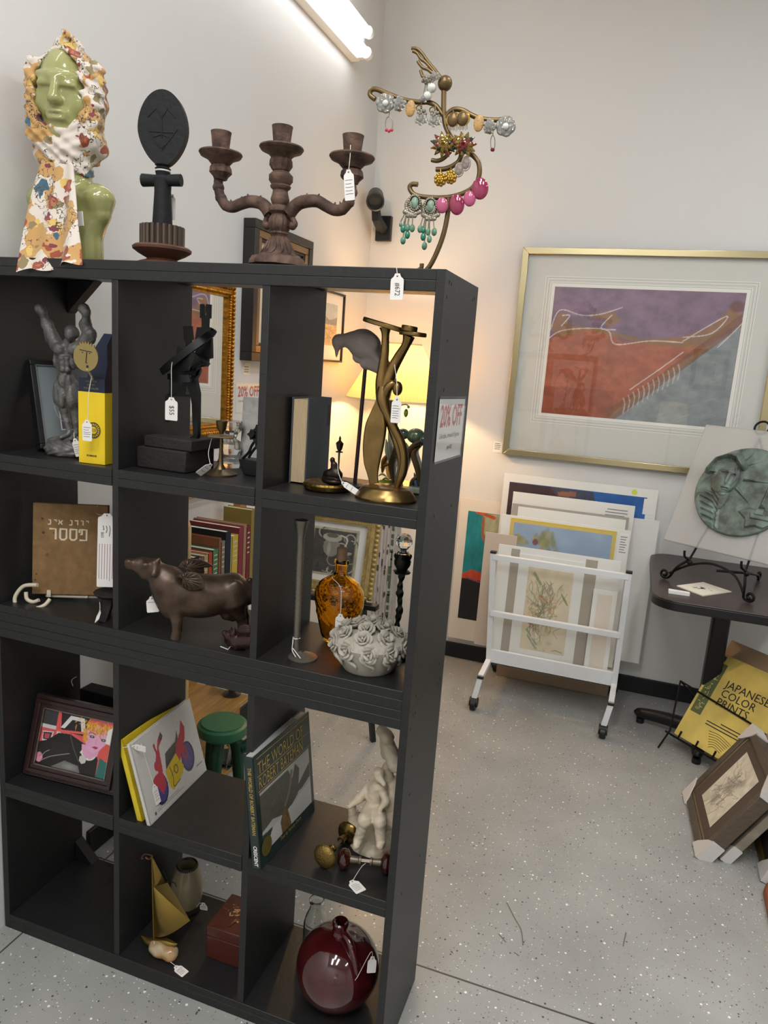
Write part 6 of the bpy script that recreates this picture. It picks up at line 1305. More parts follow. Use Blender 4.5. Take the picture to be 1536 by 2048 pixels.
for l in (.019,-.019): pr_.append(('e',K(340,822,l*1.08),(KS(15),KS(12),KS(13)),EM)); pr_.append(('c',K(435,830,l*.9),K(418,905,l*1.5),KS(20),KS(26)))
v,f=blob(pr_,.0026,.007); dz=Z2-v[:,2].min(); v[:,2]=np.maximum(v[:,2],Z2+.0003) if dz<0 else v[:,2]+0
MB().add((v,f),COW).build('body',t,ang=80)
# wings: feathered leaves
def wing(L,name,th,cup):
    n=len(L); A=[K(*p) for p in L]; ctr=np.mean(A,0); v=[a+lat*0 for a in A]+[a+lat*th for a in A]+[ctr-lat*cup,ctr+lat*(th+cup)]
    f=[(i,(i+1)%n,n+(i+1)%n,n+i) for i in range(n)]+[((i+1)%n,i,2*n) for i in range(n)]+[(n+i,n+(i+1)%n,2*n+1) for i in range(n)]
    mb=MB().add((v,f),COW)
    for i in range(1,n-1): mb.add(tube([A[0]*.55+ctr*.45+lat*(th+cup*.6),(A[0]*.2+ctr*.2+A[i]*.6)+lat*(th+cup*.7),A[i]*.97+ctr*.03+lat*(th*.7)],[.0012,.0026,.0015],6,3),COW)
    return mb.build(name,t,bev=.0015)
wing([(640,920,.036),(660,900,.038),(700,890,.042),(745,915,.044),(770,945,.045),(730,880,.046),(790,880,.048),(840,895,.05),(880,940,.05),(905,985,.05),(912,1030,.05),(860,1040,.045),(800,1055,.04),(740,1045,.038),(700,1010,.036),(705,960,.036),(690,920,.036)],'wing',.006,.004)
wing([(655,825,-.03),(690,780,-.034),(740,755,-.04),(810,758,-.044),(880,765,-.05),(940,790,-.054),(990,820,-.056),(930,825,-.054),(885,800,-.05),(900,840,-.05),(905,880,-.05),(885,920,-.046),(840,900,-.04),(800,890,-.036),(740,900,-.03),(735,860,-.03),(710,835,-.03)],'wing',.006,.003)
price_tag('price tag behind the chest of the winged cow',on(304,1196,pc0-cn*.02,cn),unit(V(1,.6,.1)),(-.12,0,1),.026,.033,[on(304,1170,pc0-cn*.02,cn),on(304,1185,pc0-cn*.02,cn)],1)
# small winged pig
pgc=V(-.392,.036,Z2); PIG=M('dark_plum_bronze','3f2c29',r=.25,m=.5); t=thing('winged_pig','small dark bronze winged pig half hidden by the second divider','statue',pgc)
Pg=lambda x,y,d=0: at(360+x/9.6,1200+y/9.6,1,.036+d); g=lambda r: r/9.6*.00112
pr_=[('c',Pg(1120,800),Pg(1400,760),g(150),g(170)),('c',Pg(950,690),Pg(1060,740),g(95),g(130)),('c',Pg(870,640),Pg(940,690),g(42),g(80)),('c',Pg(850,620),Pg(870,650),g(36),g(40)),('e',Pg(1010,660,-.012),(g(45),g(40),g(50))),('c',Pg(1060,860,-.008),Pg(1070,1000,-.008),g(62),g(45)),('c',Pg(1190,880,.01),Pg(1200,1010,.01),g(70),g(48)),('c',Pg(1420,880),Pg(1430,1020),g(85),g(50)),('c',Pg(1000,590,.005),Pg(985,520,.008),g(45),g(12)),('c',Pg(1040,600,-.01),Pg(1050,530,-.012),g(40),g(12)),('c',Pg(900,780),Pg(980,830),g(50),g(80))]
v,f=blob(pr_,.0018,.006); v[:,2]=np.maximum(v[:,2],Z2+.0003); MB().add((v,f),PIG).build('body',t,ang=80)
for s,(A0) in ((1,-.02),(-1,.016)):
    mb=MB()
    for i in range(4): mb.add(tube([Pg(1090,600,A0),Pg(1180+i*12,520+i*26,A0-.004*s),Pg(1300+i*10,500+i*32,A0-.006*s),Pg(1400-i*10,560+i*26,A0-.004*s)],[.0022,.0042,.004,.001],8,4),PIG)
    mb.build('wing',t)
mb=MB().add(tube([at(441,1293,2,Z2+.001),at(456,1299,2,Z2+.001),at(460,1294,2,Z2+.003)],.0011,6),STR); one(mb,'cord','short white cord lying on the board in front of the small pig','cord')
# reptile textured tall candlestick
PWT=M('textured_pewter','767066',r=.35,m=.65,bump=.3,bs=150); c0=V(-.262,.058,Z2); yk=.05
t=thing('candlestick','tall slender textured pewter candlestick at the second divider','candlestick',c0)
ht=lambda py: at(598,py,1,.058)[2]-Z2
MB().add(lathe(c0,[(0,0),(.031,0),(.031,.0025),(.018,.007),(.008,.011),(0,.012)],36),PWT).build('base',t)
P_=[]; R_=[]
for i in range(60):
    u=i/59; py=1312-(1312-1040)*u; px=592+(603-592)*u; r=.0064+.0012*u+ (.0075*max(0,(u-.86)/.14)**1.4) + (.0013 if i%2==0 else 0)
    P_.append(at(px,py,1,.058)); R_.append(r)
P_[0]=c0+V(0,0,.008); MB().add(tube(P_,R_,16,0,None,.12),PWT).build('stem',t,ang=50)
price_tag_string=MB().add(tube([P_[8]+V(.008,0,0),P_[8]+V(0,-.0095,0),P_[8]+V(-.008,0,0),P_[7]+V(-.004,-.010,-.004),P_[3]+V(-.004,-.011,0),c0+V(-.006,-.022,.008)],.0011,6,4),STR).add(tube([P_[4]+V(-.003,-.011,0),c0+V(.006,-.024,.008)],.001,6),STR)
price_tag_string.build('tied_string',t)
# amber bottle
AMG=M('amber_glass','f6c545',r=.04,trans=1.,ior=1.42); mt=AMG; CRK=M('cork','a58468',r=.8,bump=.3,bs=200)
c0=V(-.232,.175,Z2); hb_=lambda py: at(663,py,1,.175)[2]-Z2
t=thing('amber_bottle','embossed amber glass flask bottle with cork stopper beside the rose basket','bottle',c0)
s2=.00128; pf_=[(0,.002),(.026,.0),(.034,.004),(.040,hb_(1268)),(.050,hb_(1235)),(.0575,hb_(1205)),(.0585,hb_(1190)),(.056,hb_(1175)),(.044,hb_(1160)),(.028,hb_(1151)),(.0165,hb_(1146)),(.0148,hb_(1140)),(.0148,hb_(1125)),(.0175,hb_(1123)),(.0185,hb_(1120)),(.017,hb_(1117)),(.0145,hb_(1116)),(.0115,hb_(1117)),(.0115,hb_(1140)),(.014,hb_(1149)),(.026,hb_(1154)),(.041,hb_(1162)),(.053,hb_(1177)),(.0555,hb_(1190)),(.0545,hb_(1205)),(.047,hb_(1235)),(.037,hb_(1266)),(.030,.008),(0,.007)]
pr2=[(r,h) for r,h in pf_]
def emb(th,h):
    k=1.0
    if .05<h<.16 and math.sin(th)<-.3: k+=.03*math.sin(th*14)*math.sin(h*260)+.02*math.sin(th*9+h*190)
    return k
A1=np.array(pr2); fine=[]
for i in range(len(A1)-1):
    m=max(1,int(abs(A1[i+1][1]-A1[i][1])/.004)); 
    for k in range(m): fine.append(tuple(A1[i]+(A1[i+1]-A1[i])*k/m))
fine.append(tuple(A1[-1]))
MB().add(lathe(c0,fine,72,None,emb,1.,.62),AMG).build('glass_body',t,ang=80)
MB().add(lathe(c0,[(0,hb_(1124)),(.0108,hb_(1124)),(.0122,hb_(1095)),(.0105,hb_(1092)),(0,hb_(1092))],20),CRK).build('cork',t)
price_tag('price tag hanging from the neck of the amber bottle',at(681,1231,1,.12),(1,.05,0),(0,0,1),.022,.04,[c0+V(-.012,-.014,hb_(1146)),at(665,1156,1,.14),at(681,1175,1,.127),at(682,1210,1,.122)],1)
# ceramic rose basket
CER=M('unglazed_grey_ceramic','aaa497',r=.75,bump=.15,bs=90); c0=V(-.122,.085,Z2); ks=1.22
t=thing('rose_basket','grey ceramic basket covered with modelled roses in the end compartment','basket',c0)
MB().add(lathe(c0,[(r*ks,h) for r,h in [(0,0),(.045,0),(.047,.004),(.053,.02),(.061,.045),(.066,.058),(.063,.066),(.05,.074),(.03,.08),(0,.083)]],48,None,lambda th,h:1+.008*math.sin(3*th)),CER).build('bowl',t)
def rose(mb,p,n,r):
    n=unit(n); u=unit(np.cross(n,V(.3,.2,1))); w=np.cross(n,u)
    for ring,(rr,k,tilt) in enumerate(((1.,5,.35),(.72,4,.75),(.42,3,1.1))):
        for i in range(k):
            a=2*math.pi*i/k+ring*.6; d=u*math.cos(a)+w*math.sin(a); e=np.cross(n,d); c=p+d*r*rr*.62+n*r*(.12+.22*ring)
            ax=np.array([e,unit(d*math.cos(tilt)+n*math.sin(tilt)),unit(n*math.cos(tilt)-d*math.sin(tilt))])
            mb.add(ball(c,r*(.52-.08*ring),10,(1.05,.85,.28),ax),CER)
    mb.add(ball(p+n*r*.5,r*.16,8),CER)
ros=[(i*2*math.pi/10,.061,.055,.0,.019) for i in range(10)]+[(i*2*math.pi/7+.3,.045,.076,.8,.019) for i in range(7)]+[(i*2*math.pi/4,.021,.088,1.4,.019) for i in range(4)]+[(0,0,.094,9,.018)]
for a,r,h,up,sz in ros:
    d=V(math.cos(a),math.sin(a),0); mb=MB(); rose(mb,c0+d*r*ks*.97+V(0,0,h),d+V(0,0,.15+up),sz*RNG.uniform(1.0,1.16)); mb.build('rose',t)
mb=MB()
for i in range(12):
    a=i*math.pi/6+.25; d=V(math.cos(a),math.sin(a),0); d2=V(math.cos(a+.22),math.sin(a+.22),0)
    mb.add(tube([c0+d*.063*ks+V(0,0,.046),c0+d*.0625*ks+V(0,0,.036),c0+d2*.059*ks+V(0,0,.026),c0+d2*.0545*ks+V(0,0,.016)],[.003,.0038,.0034,.0018],8,4),CER)
mb.build('ribbon',t)
# crystal topped finial
c0=V(-.0875,.165,Z2); hf=lambda py: at(806,py,1,.165)[2]-Z2; BVD=M('black_green_iron','14180f',r=.45,m=.4)
t=thing('finial','twisted black iron finial topped with a faceted crystal ball','finial',c0)
MB().add(lathe(c0,[(0,0),(.034,0),(.032,.006),(.018,.012),(.011,.02),(.012,.026),(.007,.032),(0,.034)],24,None,lambda th,h:1+.05*math.sin(8*th)),BVD).build('base',t)
sq=np.array([(1,.0),(.55,.55),(0,1),(-.55,.55),(-1,0),(-.55,-.55),(0,-1),(.55,-.55)])
hs=np.linspace(.03,hf(1147),40); MB().add(tube([c0+V(.0015*math.sin(h*70),0,h) for h in hs],[.0072+.0016*math.sin(h*140) for h in hs],8,0,sq,.35),BVD).build('twisted_stem',t,ang=70)
MB().add(lathe(c0,[(0,hf(1149)),(.016,hf(1147)),(.0185,hf(1143)),(.011,hf(1140)),(.0175,hf(1130)),(.0185,hf(1122)),(.0135,hf(1112)),(.0145,hf(1108)),(0,hf(1110))],20,None,lambda th,h:1+(.10*math.cos(6*th) if h<hf(1141) else 0)),BVD).build('cup',t)
for i in range(5):
    a=i*2*math.pi/5; d=V(math.cos(a),math.sin(a),0); MB().add(tube([c0+d*.015+V(0,0,hf(1116)),c0+d*.0175+V(0,0,hf(1110)),c0+d*.0165+V(0,0,hf(1106))],[.0035,.003,.0008],6,3),BVD).build('leaf',t)
FCR=M('faceted_crystal','fbf9f2',r=.0,trans=1.,ior=1.52)
MB().add(lathe(c0,[(0,hf(1112)),(.010,hf(1111)),(.0115,hf(1106)),(.0075,hf(1103)),(.007,hf(1100)),(.0125,hf(1094)),(.0185,hf(1086)),(.0185,hf(1078)),(.0145,hf(1071)),(.008,hf(1067)),(0,hf(1066))],9),FCR).build('crystal_ball',t,smooth=False)
# ================================================================ third row (lower unit)
# framed portrait painting
qa=at(38,1557,2,Z3); pu=unit(V(.97,.06,0)); pb_=V(-pu[1],pu[0],0); ta=math.radians(17)
PFr=Fr(V(-1.03,.045,Z3+.004),pu,pb_*math.sin(ta)+V(0,0,1)*math.cos(ta)); PFr.n=PFr.n if PFr.n[1]<0 else -PFr.n
MAHO=M('dark_mahogany_frame','31201e',r=.28,var=.15,vs=20,coat=.3); BEAD=M('silver_bead_edge','a89e94',r=.3,m=.7); w,h=.272,.205
t=thing('framed_painting','mahogany framed painting of a blonde woman in black leather jacket','painting',PFr.o)
mb=MB()
for d,e,c in ((0,.011,0),(.011,.020,.007),(.020,.031,.003)):
    for a0,a1,b0,b1 in ((d,w-d,d,e),(d,w-d,h-e,h-d),(d,e,e,h-e),(w-e,w-d,e,h-e)): mb.add(fbox(PFr,a0,a1,b0,b1,-.02,c),MAHO)
L_=int(w/.009)
for i in range(L_):
    a=.006+i*(w-.012)/(L_-1); mb.add(tube([PFr.p(a-.003,.0045,.0005),PFr.p(a+.003,.0055,.0005)],.0016,6),MAHO)
mb.build('frame',t,bev=.002)
mb=MB()
for (p,q,n) in (((.0315,.0315),(w-.0315,.0315),70),((.0315,h-.0315),(w-.0315,h-.0315),70),((.0315,.0315),(.0315,h-.0315),46),((w-.0315,.0315),(w-.0315,h-.0315),46)):
    for i in range(n): 
        a=p[0]+(q[0]-p[0])*i/(n-1); b=p[1]+(q[1]-p[1])*i/(n-1); mb.add(fbox(PFr,a-.0008,a+.0008,b-.0012,b+.0012,0,.0045),BEAD)
mb.build('beaded_edge',t,smooth=False)
cv=Cv(190,150,'d8575a').grain(.15,8)
cv.rect(0,.72,.2,1,'3b3b3c'); cv.grain(.2,20); cv.rect(0,.66,.22,.73,'cfccc8'); cv.rect(.2,.55,.24,1,'dd5a55'); cv.poly([(.24,1),(.66,1),(.66,.66),(.28,.66)],'241f22'); cv.poly([(.26,.72),(.38,.97),(.58,.97),(.63,.7),(.57,.7),(.53,.9),(.41,.9),(.32,.72)],'ddd8d4'); cv.line([(.24,.66),(.66,.72)],.04,'e0645c'); cv.line([(.66,.7),(.66,1)],.02,'d85a52',1,0)
cv.poly([(.02,.6),(.18,.62),(.16,.44),(.03,.42)],'cfcac5'); cv.poly([(.03,.58),(.16,.6),(.14,.46),(.04,.45)],'3a2a2e'); cv.poly([(.05,.56),(.13,.57),(.12,.48),(.06,.47)],'b84a5a'); cv.rect(.22,.5,.28,.64,'cfccc8')
cv.poly([(.86,.0),(1,0),(1,.28),(.88,.35)],'2f6b63'); cv.poly([(.8,.4),(1,.3),(1,.75),(.85,.7)],'d9584f')
cv.poly([(.0,.0),(.0,.4),(.1,.45),(.25,.62),(.42,.64),(.58,.56),(.8,.45),(.86,.3),(.86,0)],'201f1f'); cv.ell(.03,.12,.05,.09,'d98aa0')
for i in range(30): cv.line([(RNG.random()*.5,.1+RNG.random()*.4),(RNG.random()*.6,.1+RNG.random()*.4)],.008,'34322f',.5,0)
cv.line([(.06,.06),(.2,.18),(.45,.3)],.014,'8e8a80'); cv.poly([(.22,.0),(.4,.16),(.6,.12),(.64,0)],'6e6d68'); cv.ell(.48,.07,.13,.07,'a09d94',.6,.8); cv.line([(.42,.62),(.5,.4),(.6,.2)],.012,'5a5a52'); cv.line([(.05,.1),(.1,.22),(.16,.28)],.006,'c9c6bb')
cv.poly([(.6,.52),(.62,.34),(.72,.26),(.84,.36),(.86,.52)],'dd9fc0'); cv.poly([(.64,.78),(.63,.62),(.67,.48),(.76,.40),(.85,.46),(.94,.62),(.97,.8),(.8,.92)],'e3a6c6'); cv.ell(.68,.58,.06,.12,'d08fb4',.35,.6)
for i in range(170):
    x=.78+RNG.normal(0,.12); y=.88+RNG.normal(0,.06); cv.line([(x,y),(x+RNG.normal(0,.02)+.1*(x-.78),y-.06+RNG.normal(0,.02))],.014,('e0a52c','d8892a','ecc24c','c9772a')[i%4],.8,0)
for i in range(40):
    y=.6+.2*RNG.random(); cv.line([(.62+RNG.normal(0,.015),y),(.64+RNG.normal(0,.015),y-.06)],.014,('e0a52c','d8892a')[i%2],.8,0)
cv.line([(.67,.73),(.71,.755),(.77,.73)],.01,'5a3a34'); cv.ell(.725,.685,.035,.026,'3a3f38'); cv.ell(.725,.685,.015,.014,'9aa890'); cv.ell(.89,.665,.035,.024,'3a3f38'); cv.ell(.89,.665,.015,.012,'9aa890'); cv.line([(.8,.66),(.785,.58),(.81,.565)],.006,'c07a9a'); cv.poly([(.74,.505),(.79,.53),(.84,.515),(.8,.475)],'a83a5a')
for i in range(16):
    a=3.3+i*.16; cv.ell(.72+.105*math.cos(a),.42+.15*math.sin(a),.012,.016,'d8d4cc')
cv.poly([(.6,.3),(.66,.33),(.7,.28),(.69,.2),(.64,.17),(.6,.22)],'c4c2bb'); cv.ell(.61,.37,.015,.02,'dcd8d0'); cv.ell(.71,.28,.015,.02,'dcd8d0'); cv.poly([(.93,.86),(1,.92),(1,.6),(.92,.62)],'e8e4dc')
mb=MB(); put(mb,cv,PFr.at(.033,.033,-.001),w-.066,h-.066); mb.build('canvas',t,smooth=False)
one(MB().add(box(-.995,-.80,.215,.262,Z3,Z3+.175),M('black_box','0d0d0e',r=.6)),'black_box','black flat box standing at the back behind the framed portrait','box',bev=.002)
mb=MB().add(tube([at(146,1372,1,.18),at(143,1362,1,.19),at(148,1356,1,.20),at(153,1354,1,.213)],.001,6,4),STR); one(mb,'cord','short white cord looped over the top of the portrait frame','cord')
# picture books
def tiltbook(name,label,base,ud,tilt,side,w,h,th,cover,spine):
    """book standing along depth direction ud, top leaning toward -x"""
    u=unit(V(*ud,0)); n=V(u[1],-u[0],0); ta=math.radians(tilt); up=V(0,0,1)*math.cos(ta)-n*math.sin(ta)
    f=Fr(base,u,up); f.n=f.n if f.n[0]>0 else -f.n
    t=thing(name,label,'book',base)
    MB().add(fbox(f,.003,w-.003,.003,h-.003,-th+.003,-.003),PAGE).build('page_block',t)
    MB().add(fbox(f,0,w,0,h,-th,-th+.003),cover).add(fbox(f,0,.003,0,h,-th,0),spine).add(fbox(f,0,w,0,h,-.003,0),cover).build('cover',t,bev=.001)
    return t,f
YLB=M('worn_yellow_cover','d5bb2a',r=.5,var=.12,vs=14)
t,f=tiltbook('picture_book','worn yellow picture book leaning behind the motorbike book',V(-.634,.012,Z3),(-.03,1),16,0,.225,.208,.016,YLB,YLB)
mb=MB()
mb.add(prism(f.at(.13,.150,.0005),[(.0,0),(.025,.004),(.022,.02),(.012,.03),(.003,.022),(-.012,.006)],0,.0004),M('dark_green_print','3c4a30',r=.6)).add(prism(f.at(.137,.13,.0005),[(0,0),(.018,0),(.02,.018),(.004,.02)],0,.0004),M('skin_tone_print','d3a888',r=.6)).add(prism(f.at(.155,.13,.0005),[(0,0),(.03,.012),(.02,.022),(.002,.016)],0,.0003),M('blue_print','4c5a8c',r=.6)); mb.build('cover_picture',t,smooth=False)
WBK=M('white_linen_cover','c9c6c0',r=.6,var=.05,vs=60,stretch=(1,1,8))
t,f=tiltbook('picture_book','white picture book with red blue and yellow motorbike drawing on its cover',V(-.607,.006,Z3),(-.055,1),16,0,.262,.205,.011,WBK,WBK)
cv=Cv(190,150,'c9c6c0').grain(.08,40,(3,.4))
def hatch(P,c,c2): 
    cv.poly(P,c)
cv.ell(.24,.27,.115,.2,'2d2a3c'); cv.ell(.245,.28,.10,.175,'4a4580'); cv.ell(.76,.36,.115,.2,'4d4a58'); cv.ell(.755,.37,.095,.17,'5f5688'); cv.ell(.73,.43,.05,.1,'b0474f')
for i in range(40): cv.line([(.16+RNG.random()*.16,.12+RNG.random()*.2),(.17+RNG.random()*.16,.18+RNG.random()*.2)],.008,('5a53a0','3a3668')[i%2],.5,0); cv.line([(.69+RNG.random()*.13,.24+RNG.random()*.2),(.69+RNG.random()*.13,.3+RNG.random()*.2)],.008,('7a6a8c','4f4a66')[i%2],.5,0)
cv.poly([(.38,.42),(.42,.62),(.62,.66),(.68,.78),(.66,.55),(.6,.45)],'4c4944'); cv.poly([(.36,.42),(.58,.52),(.66,.30),(.62,.22),(.42,.12),(.38,.2)],'cdb02e'); 
cv.poly([(.16,.38),(.34,.36),(.33,.26),(.26,.18),(.22,.28)],'b5404b'); cv.poly([(.26,.44),(.33,.44),(.35,.75),(.44,.82),(.42,.9),(.36,.84),(.31,.72),(.3,.84),(.27,.82),(.29,.7),(.25,.6)],'b5404b'); cv.poly([(.4,.8),(.45,.84),(.43,.91),(.38,.86)],'5a4a4c'); cv.ell(.25,.56,.03,.06,'b5404b'); cv.ell(.24,.40,.09,.07,'b5404b')
cv.poly([(.58,.52),(.62,.62),(.72,.72),(.78,.86),(.82,.74),(.78,.6),(.7,.5),(.62,.38)],'b5404b')
for i in range(30): cv.line([(.42+i*.008,.5+i*.004),(.43+i*.008,.62+i*.003)],.005,'6d6a60',.5,0)
cv.line([(.44,.42),(.46,.28),(.44,.16),(.56,.18)],.012,'4a4534'); cv.ell(.53,.34,.035,.06,'4a4534'); cv.ell(.53,.34,.024,.045,'cdb02e'); cv.line([(.42,.3),(.6,.4)],.006,'6a6030')
cv.rect(.12,.075,.5,.085,'6a6764'); cv.rect(.12,.05,.58,.06,'6a6764'); cv.rect(.86,.14,.97,.15,'6a6764'); cv.rect(.07,.04,.1,.08,'55524f')
mb=MB(); put(mb,cv,f.at(.006,.004,.0004),.25,.196); mb.build('cover_picture',t,smooth=False)
price_tag('price tag clipped across the top corner of the two picture books',f.p(.005,.198,.004),unit(-f.u*.2+f.v*.9+V(.4,0,0)),unit(V(-.85,-.25,.35)),.018,.03,[f.p(-.002,.2,-.02),f.p(.0,.2,-.006)],1)
price_tag('price tag hanging on white string down the motorbike book cover',f.p(.041,.078,.0035),f.u,f.v,.02,.045,[f.p(.036,.19,.001),f.p(.04,.11,.002)],4)
# large wildlife art book
DKGRN=M('dark_green_jacket','1f2f2b',r=.25,coat=.3); t,f=tiltbook('art_book','dark green wildlife art book standing by the second divider',V(-.299,-.022,Z3),(.06,1),7,0,.25,.262,.024,DKGRN,DKGRN)
GLT=M('gold_lettering','b79b56',r=.4,m=.3); mb=MB()
for s,y,z in (('THE WORLD OF',.216,.0385),('ROBERT BATEMAN',.181,.0385)): mb.add(text(f.at(.014,y,.0006),s,z*1.0,0,False,.70 if 'WORLD' in s else .595),GLT)
for y in (.253,.211,.176): mb.add(fbox(f,.012,.242,y,y+.0012,0,.0006),GLT)
mb.add(text(f.at(.085,.018,.0006),'Text by Ramsay Derry',.013,0,False,.8),GLT)
mb2=MB(); mb2.add(([f.p(.026+.021*math.cos(a),.043+.022*math.sin(a),.0018) for a in np.linspace(0,6.1,30)],[tuple(range(30))]),M('dull_gold_seal','6f6230',r=.4,m=.4))
sp_=Fr(f.p(-.0006,.24,-.005),-f.v,-f.n if np.cross(-f.v,-f.n)@f.u<0 else f.n,-f.u); sp_=Fr(f.p(-.0006,.238,-.0155),-f.v,f.n,-f.u)
mb3=MB(); mb3.add(text(sp_,'THE WORLD OF ROBERT BATEMAN',.0125,0,True,.78),GLT); mb4=MB(); mb4.add(text(Fr(f.p(-.0006,.055,-.0155),-f.v,f.n,-f.u),'CRESCENT',.0125,0,True,.8),WHT); mb2.build('gold_seal',t,smooth=False); mb3.build('spine_lettering',t,smooth=False); mb4.build('spine_mark',t,smooth=False); mb.build('lettering',t,smooth=False)
cv=Cv(120,100,'a9a8a3').grain(.15,6); cv.poly([(0,.95),(.55,.95),(.62,.75),(.7,.95),(.78,.8),(.72,.4),(.55,.3),(.4,.3),(.2,.4),(0,.35)],'4f4f44')
for i in range(90): cv.line([(RNG.random()*.75,.4+RNG.random()*.55),(RNG.random()*.75,.4+RNG.random()*.55)],.012,('3c3c33','66675a','55584a')[i%3],.35,0)
cv.poly([(.62,.45),(1,.75),(1,.5),(.8,.42)],'4a4f44'); cv.poly([(0,.0),(1,0),(1,.42),(.6,.32),(.4,.3),(.2,.28),(0,.12)],'b9b8b4'); cv.poly([(0,.3),(.2,.28),(.1,.12),(0,.05)],'3c3f38')
cv.line([(.62,.88),(.55,.6),(.45,.42)],.05,'75685a'); cv.poly([(.36,.0),(.34,.22),(.42,.38),(.5,.3),(.55,.0)],'6e5433'); 
for i in range(40): cv.line([(.4+RNG.random()*.12,RNG.random()*.3),(.4+RNG.random()*.12,RNG.random()*.25)],.01,('8b6f45','533d25')[i%2],.7,0)
mb=MB(); put(mb,cv,f.at(.014,.03,.0004),.222,.143); mb.build('cover_picture',t,smooth=False)
mb=MB().add(fbox(f,.004,.20,.258,.2625,-.020,-.004),M('silver_top_edge','b4b4b0',r=.4)).build('jacket_top',t)
# ivory figurine group
IVR=M('ivory_resin','d9cdb8',r=.45,col2='cdbb9f',vs=30,var=.1,bump=.1,bs=80); yf=.15; Q=lambda x,y,d=0: at(480+x/4.042,1400+y/4.042,1,yf+d); k_=lambda r: r/4.042*.00128
c0=V(-.088,yf,Z3); t=thing('figurine_group','ivory coloured figurine group of a seated man with another figure by a tree','figurine',c0)
e_=lambda a,rx,ry,rz,d=0: ('e',Q(*a,d),(k_(rx),k_(ry),k_(rz))); cc_=lambda a,b,r1,r2,d1=0,d2=0: ('c',Q(*a,d1),Q(*b,d2),k_(r1),k_(r2))
pr_=[e_((1060,1200),160,110,70),e_((1040,1100),140,90,140,.01),e_((930,1000),60,60,90,.01),
 e_((1125,620),36,36,44,-.03),e_((1122,580),42,42,28,-.028),cc_((1140,650),(1165,680),22,16,-.04,-.045),e_((1130,700),60,46,40,-.022),
 cc_((1100,720),(1080,880),62,64,-.015,-.015),cc_((1040,700),(960,800),36,28,-.01,-.03),cc_((960,800),(890,860),28,20,-.03,-.045),cc_((1150,720),(1180,820),34,26,-.02,-.04),cc_((1180,820),(1130,890),24,18,-.04,-.05),
 cc_((1050,910),(1010,970),62,50,-.03,-.065),cc_((1010,970),(960,1120),42,34,-.065,-.055),cc_((960,1130),(940,1180),34,26,-.055,-.07),cc_((1110,910),(1130,980),58,48,-.03,-.06),cc_((1130,980),(1140,1150),40,36,-.06,-.055),cc_((1140,1160),(1130,1180),32,26,-.055,-.07),
 cc_((1200,600),(1180,760),40,60,.005),cc_((1230,760),(1240,950),80,90),cc_((1230,940),(1200,1180),90,60),e_((1180,420),38,36,60,.01),cc_((1170,360),(1230,480),36,44,.01),cc_((1150,250),(1190,300),44,50,.012),cc_((1170,280),(1260,520),42,60,.015),e_((1190,560),40,40,50,.005),cc_((1260,700),(1290,1150),80,80,.015),cc_((905,860),(930,1040),30,40,.005),cc_((900,830),(1000,780),26,30,.0)]
v,f_=blob(pr_,.0026,.006,lambda G:.0009*np.sin(G[...,0]*260+3*np.sin(G[...,2]*120))*np.sin(G[...,2]*180+G[...,1]*150)); v[:,2]=np.maximum(v[:,2],Z3+.0003); MB().add((v,f_),IVR).build('figures',t,ang=80)
# door knob pairs
BRK=M('antique_brass_knob','7d6536',r=.35,m=.85,bump=.5,bs=260); BRP=M('polished_old_brass','6f5a30',r=.22,m=.9); SPN=M('steel_spindle','7a6f62',r=.45,m=.7); MIN=M('brown_mineral_glaze','2c0c07',r=.08,coat=1.,col2='3c1209',vs=60,var=.25)
def knobpair(name,label,a,b,ma,mb_,prof_a,prof_b,shank,cat='door knob'):
    a=np.array(a);b=np.array(b); ax=unit(b-a); L=np.linalg.norm(b-a); t=thing(name,label,cat,V((a[0]+b[0])/2,(a[1]+b[1])/2,Z3))
    MB().add(lathe(a,prof_a,36,ax),ma).build('knob',t); MB().add(lathe(b,[(r,h) for r,h in prof_b],36,-ax),mb_).build('knob',t)
    MB().add(tube([a+ax*.012,b-ax*.012],.0045,4),SPN).build('spindle',t)
    for p,s in ((a,1),(b,-1)): MB().add(lathe(p+ax*s*.012,[(.0,0),(.008,0),(.0085,.004),(.007,.02),(.009,.022),(.009,.026),(0,.027)],18,ax*s),shank).build('shank',t)
    return t
KA=[(0,-.009),(.012,-.0085),(.021,-.006),(.0265,-.001),(.028,.004),(.026,.008),(.018,.013),(.01,.016),(0,.017)]
a=at(640,1716,1,.03); b=at(676,1660,1,.125); a[2]=Z3+.0245; b[2]=Z3+.0245; a=V(-.178,.040,Z3+.028); b=V(-.160,.145,Z3+.028)
knobpair('door_knobs','pair of embossed brass door knobs joined by a spindle beside the ivory figures',a,b,BRK,BRP,KA,KA,BRP)
KB=[(0,-.015),(.012,-.013),(.021,-.006),(.0235,.001),(.021,.008),(.012,.014),(0,.015)]
a=V(-.138,.06,Z3+.0235); b=V(-.045,.085,Z3+.0235)
knobpair('door_knobs','pair of glossy brown mineral door knobs in front of the ivory figures',a,b,MIN,MIN,KB,KB,SPN)
hp=at(704,1763,2,Z3+.001); price_tag('price tag on the shelf front below the brown mineral door knobs',hp,unit(V(.55,.8,0)),unit(V(-.8,.55,.02)),.026,.036,[V(-.09,.07,Z3+.02),at(722,1735,2,Z3+.012),at(708,1757,2,Z3+.004)],5)
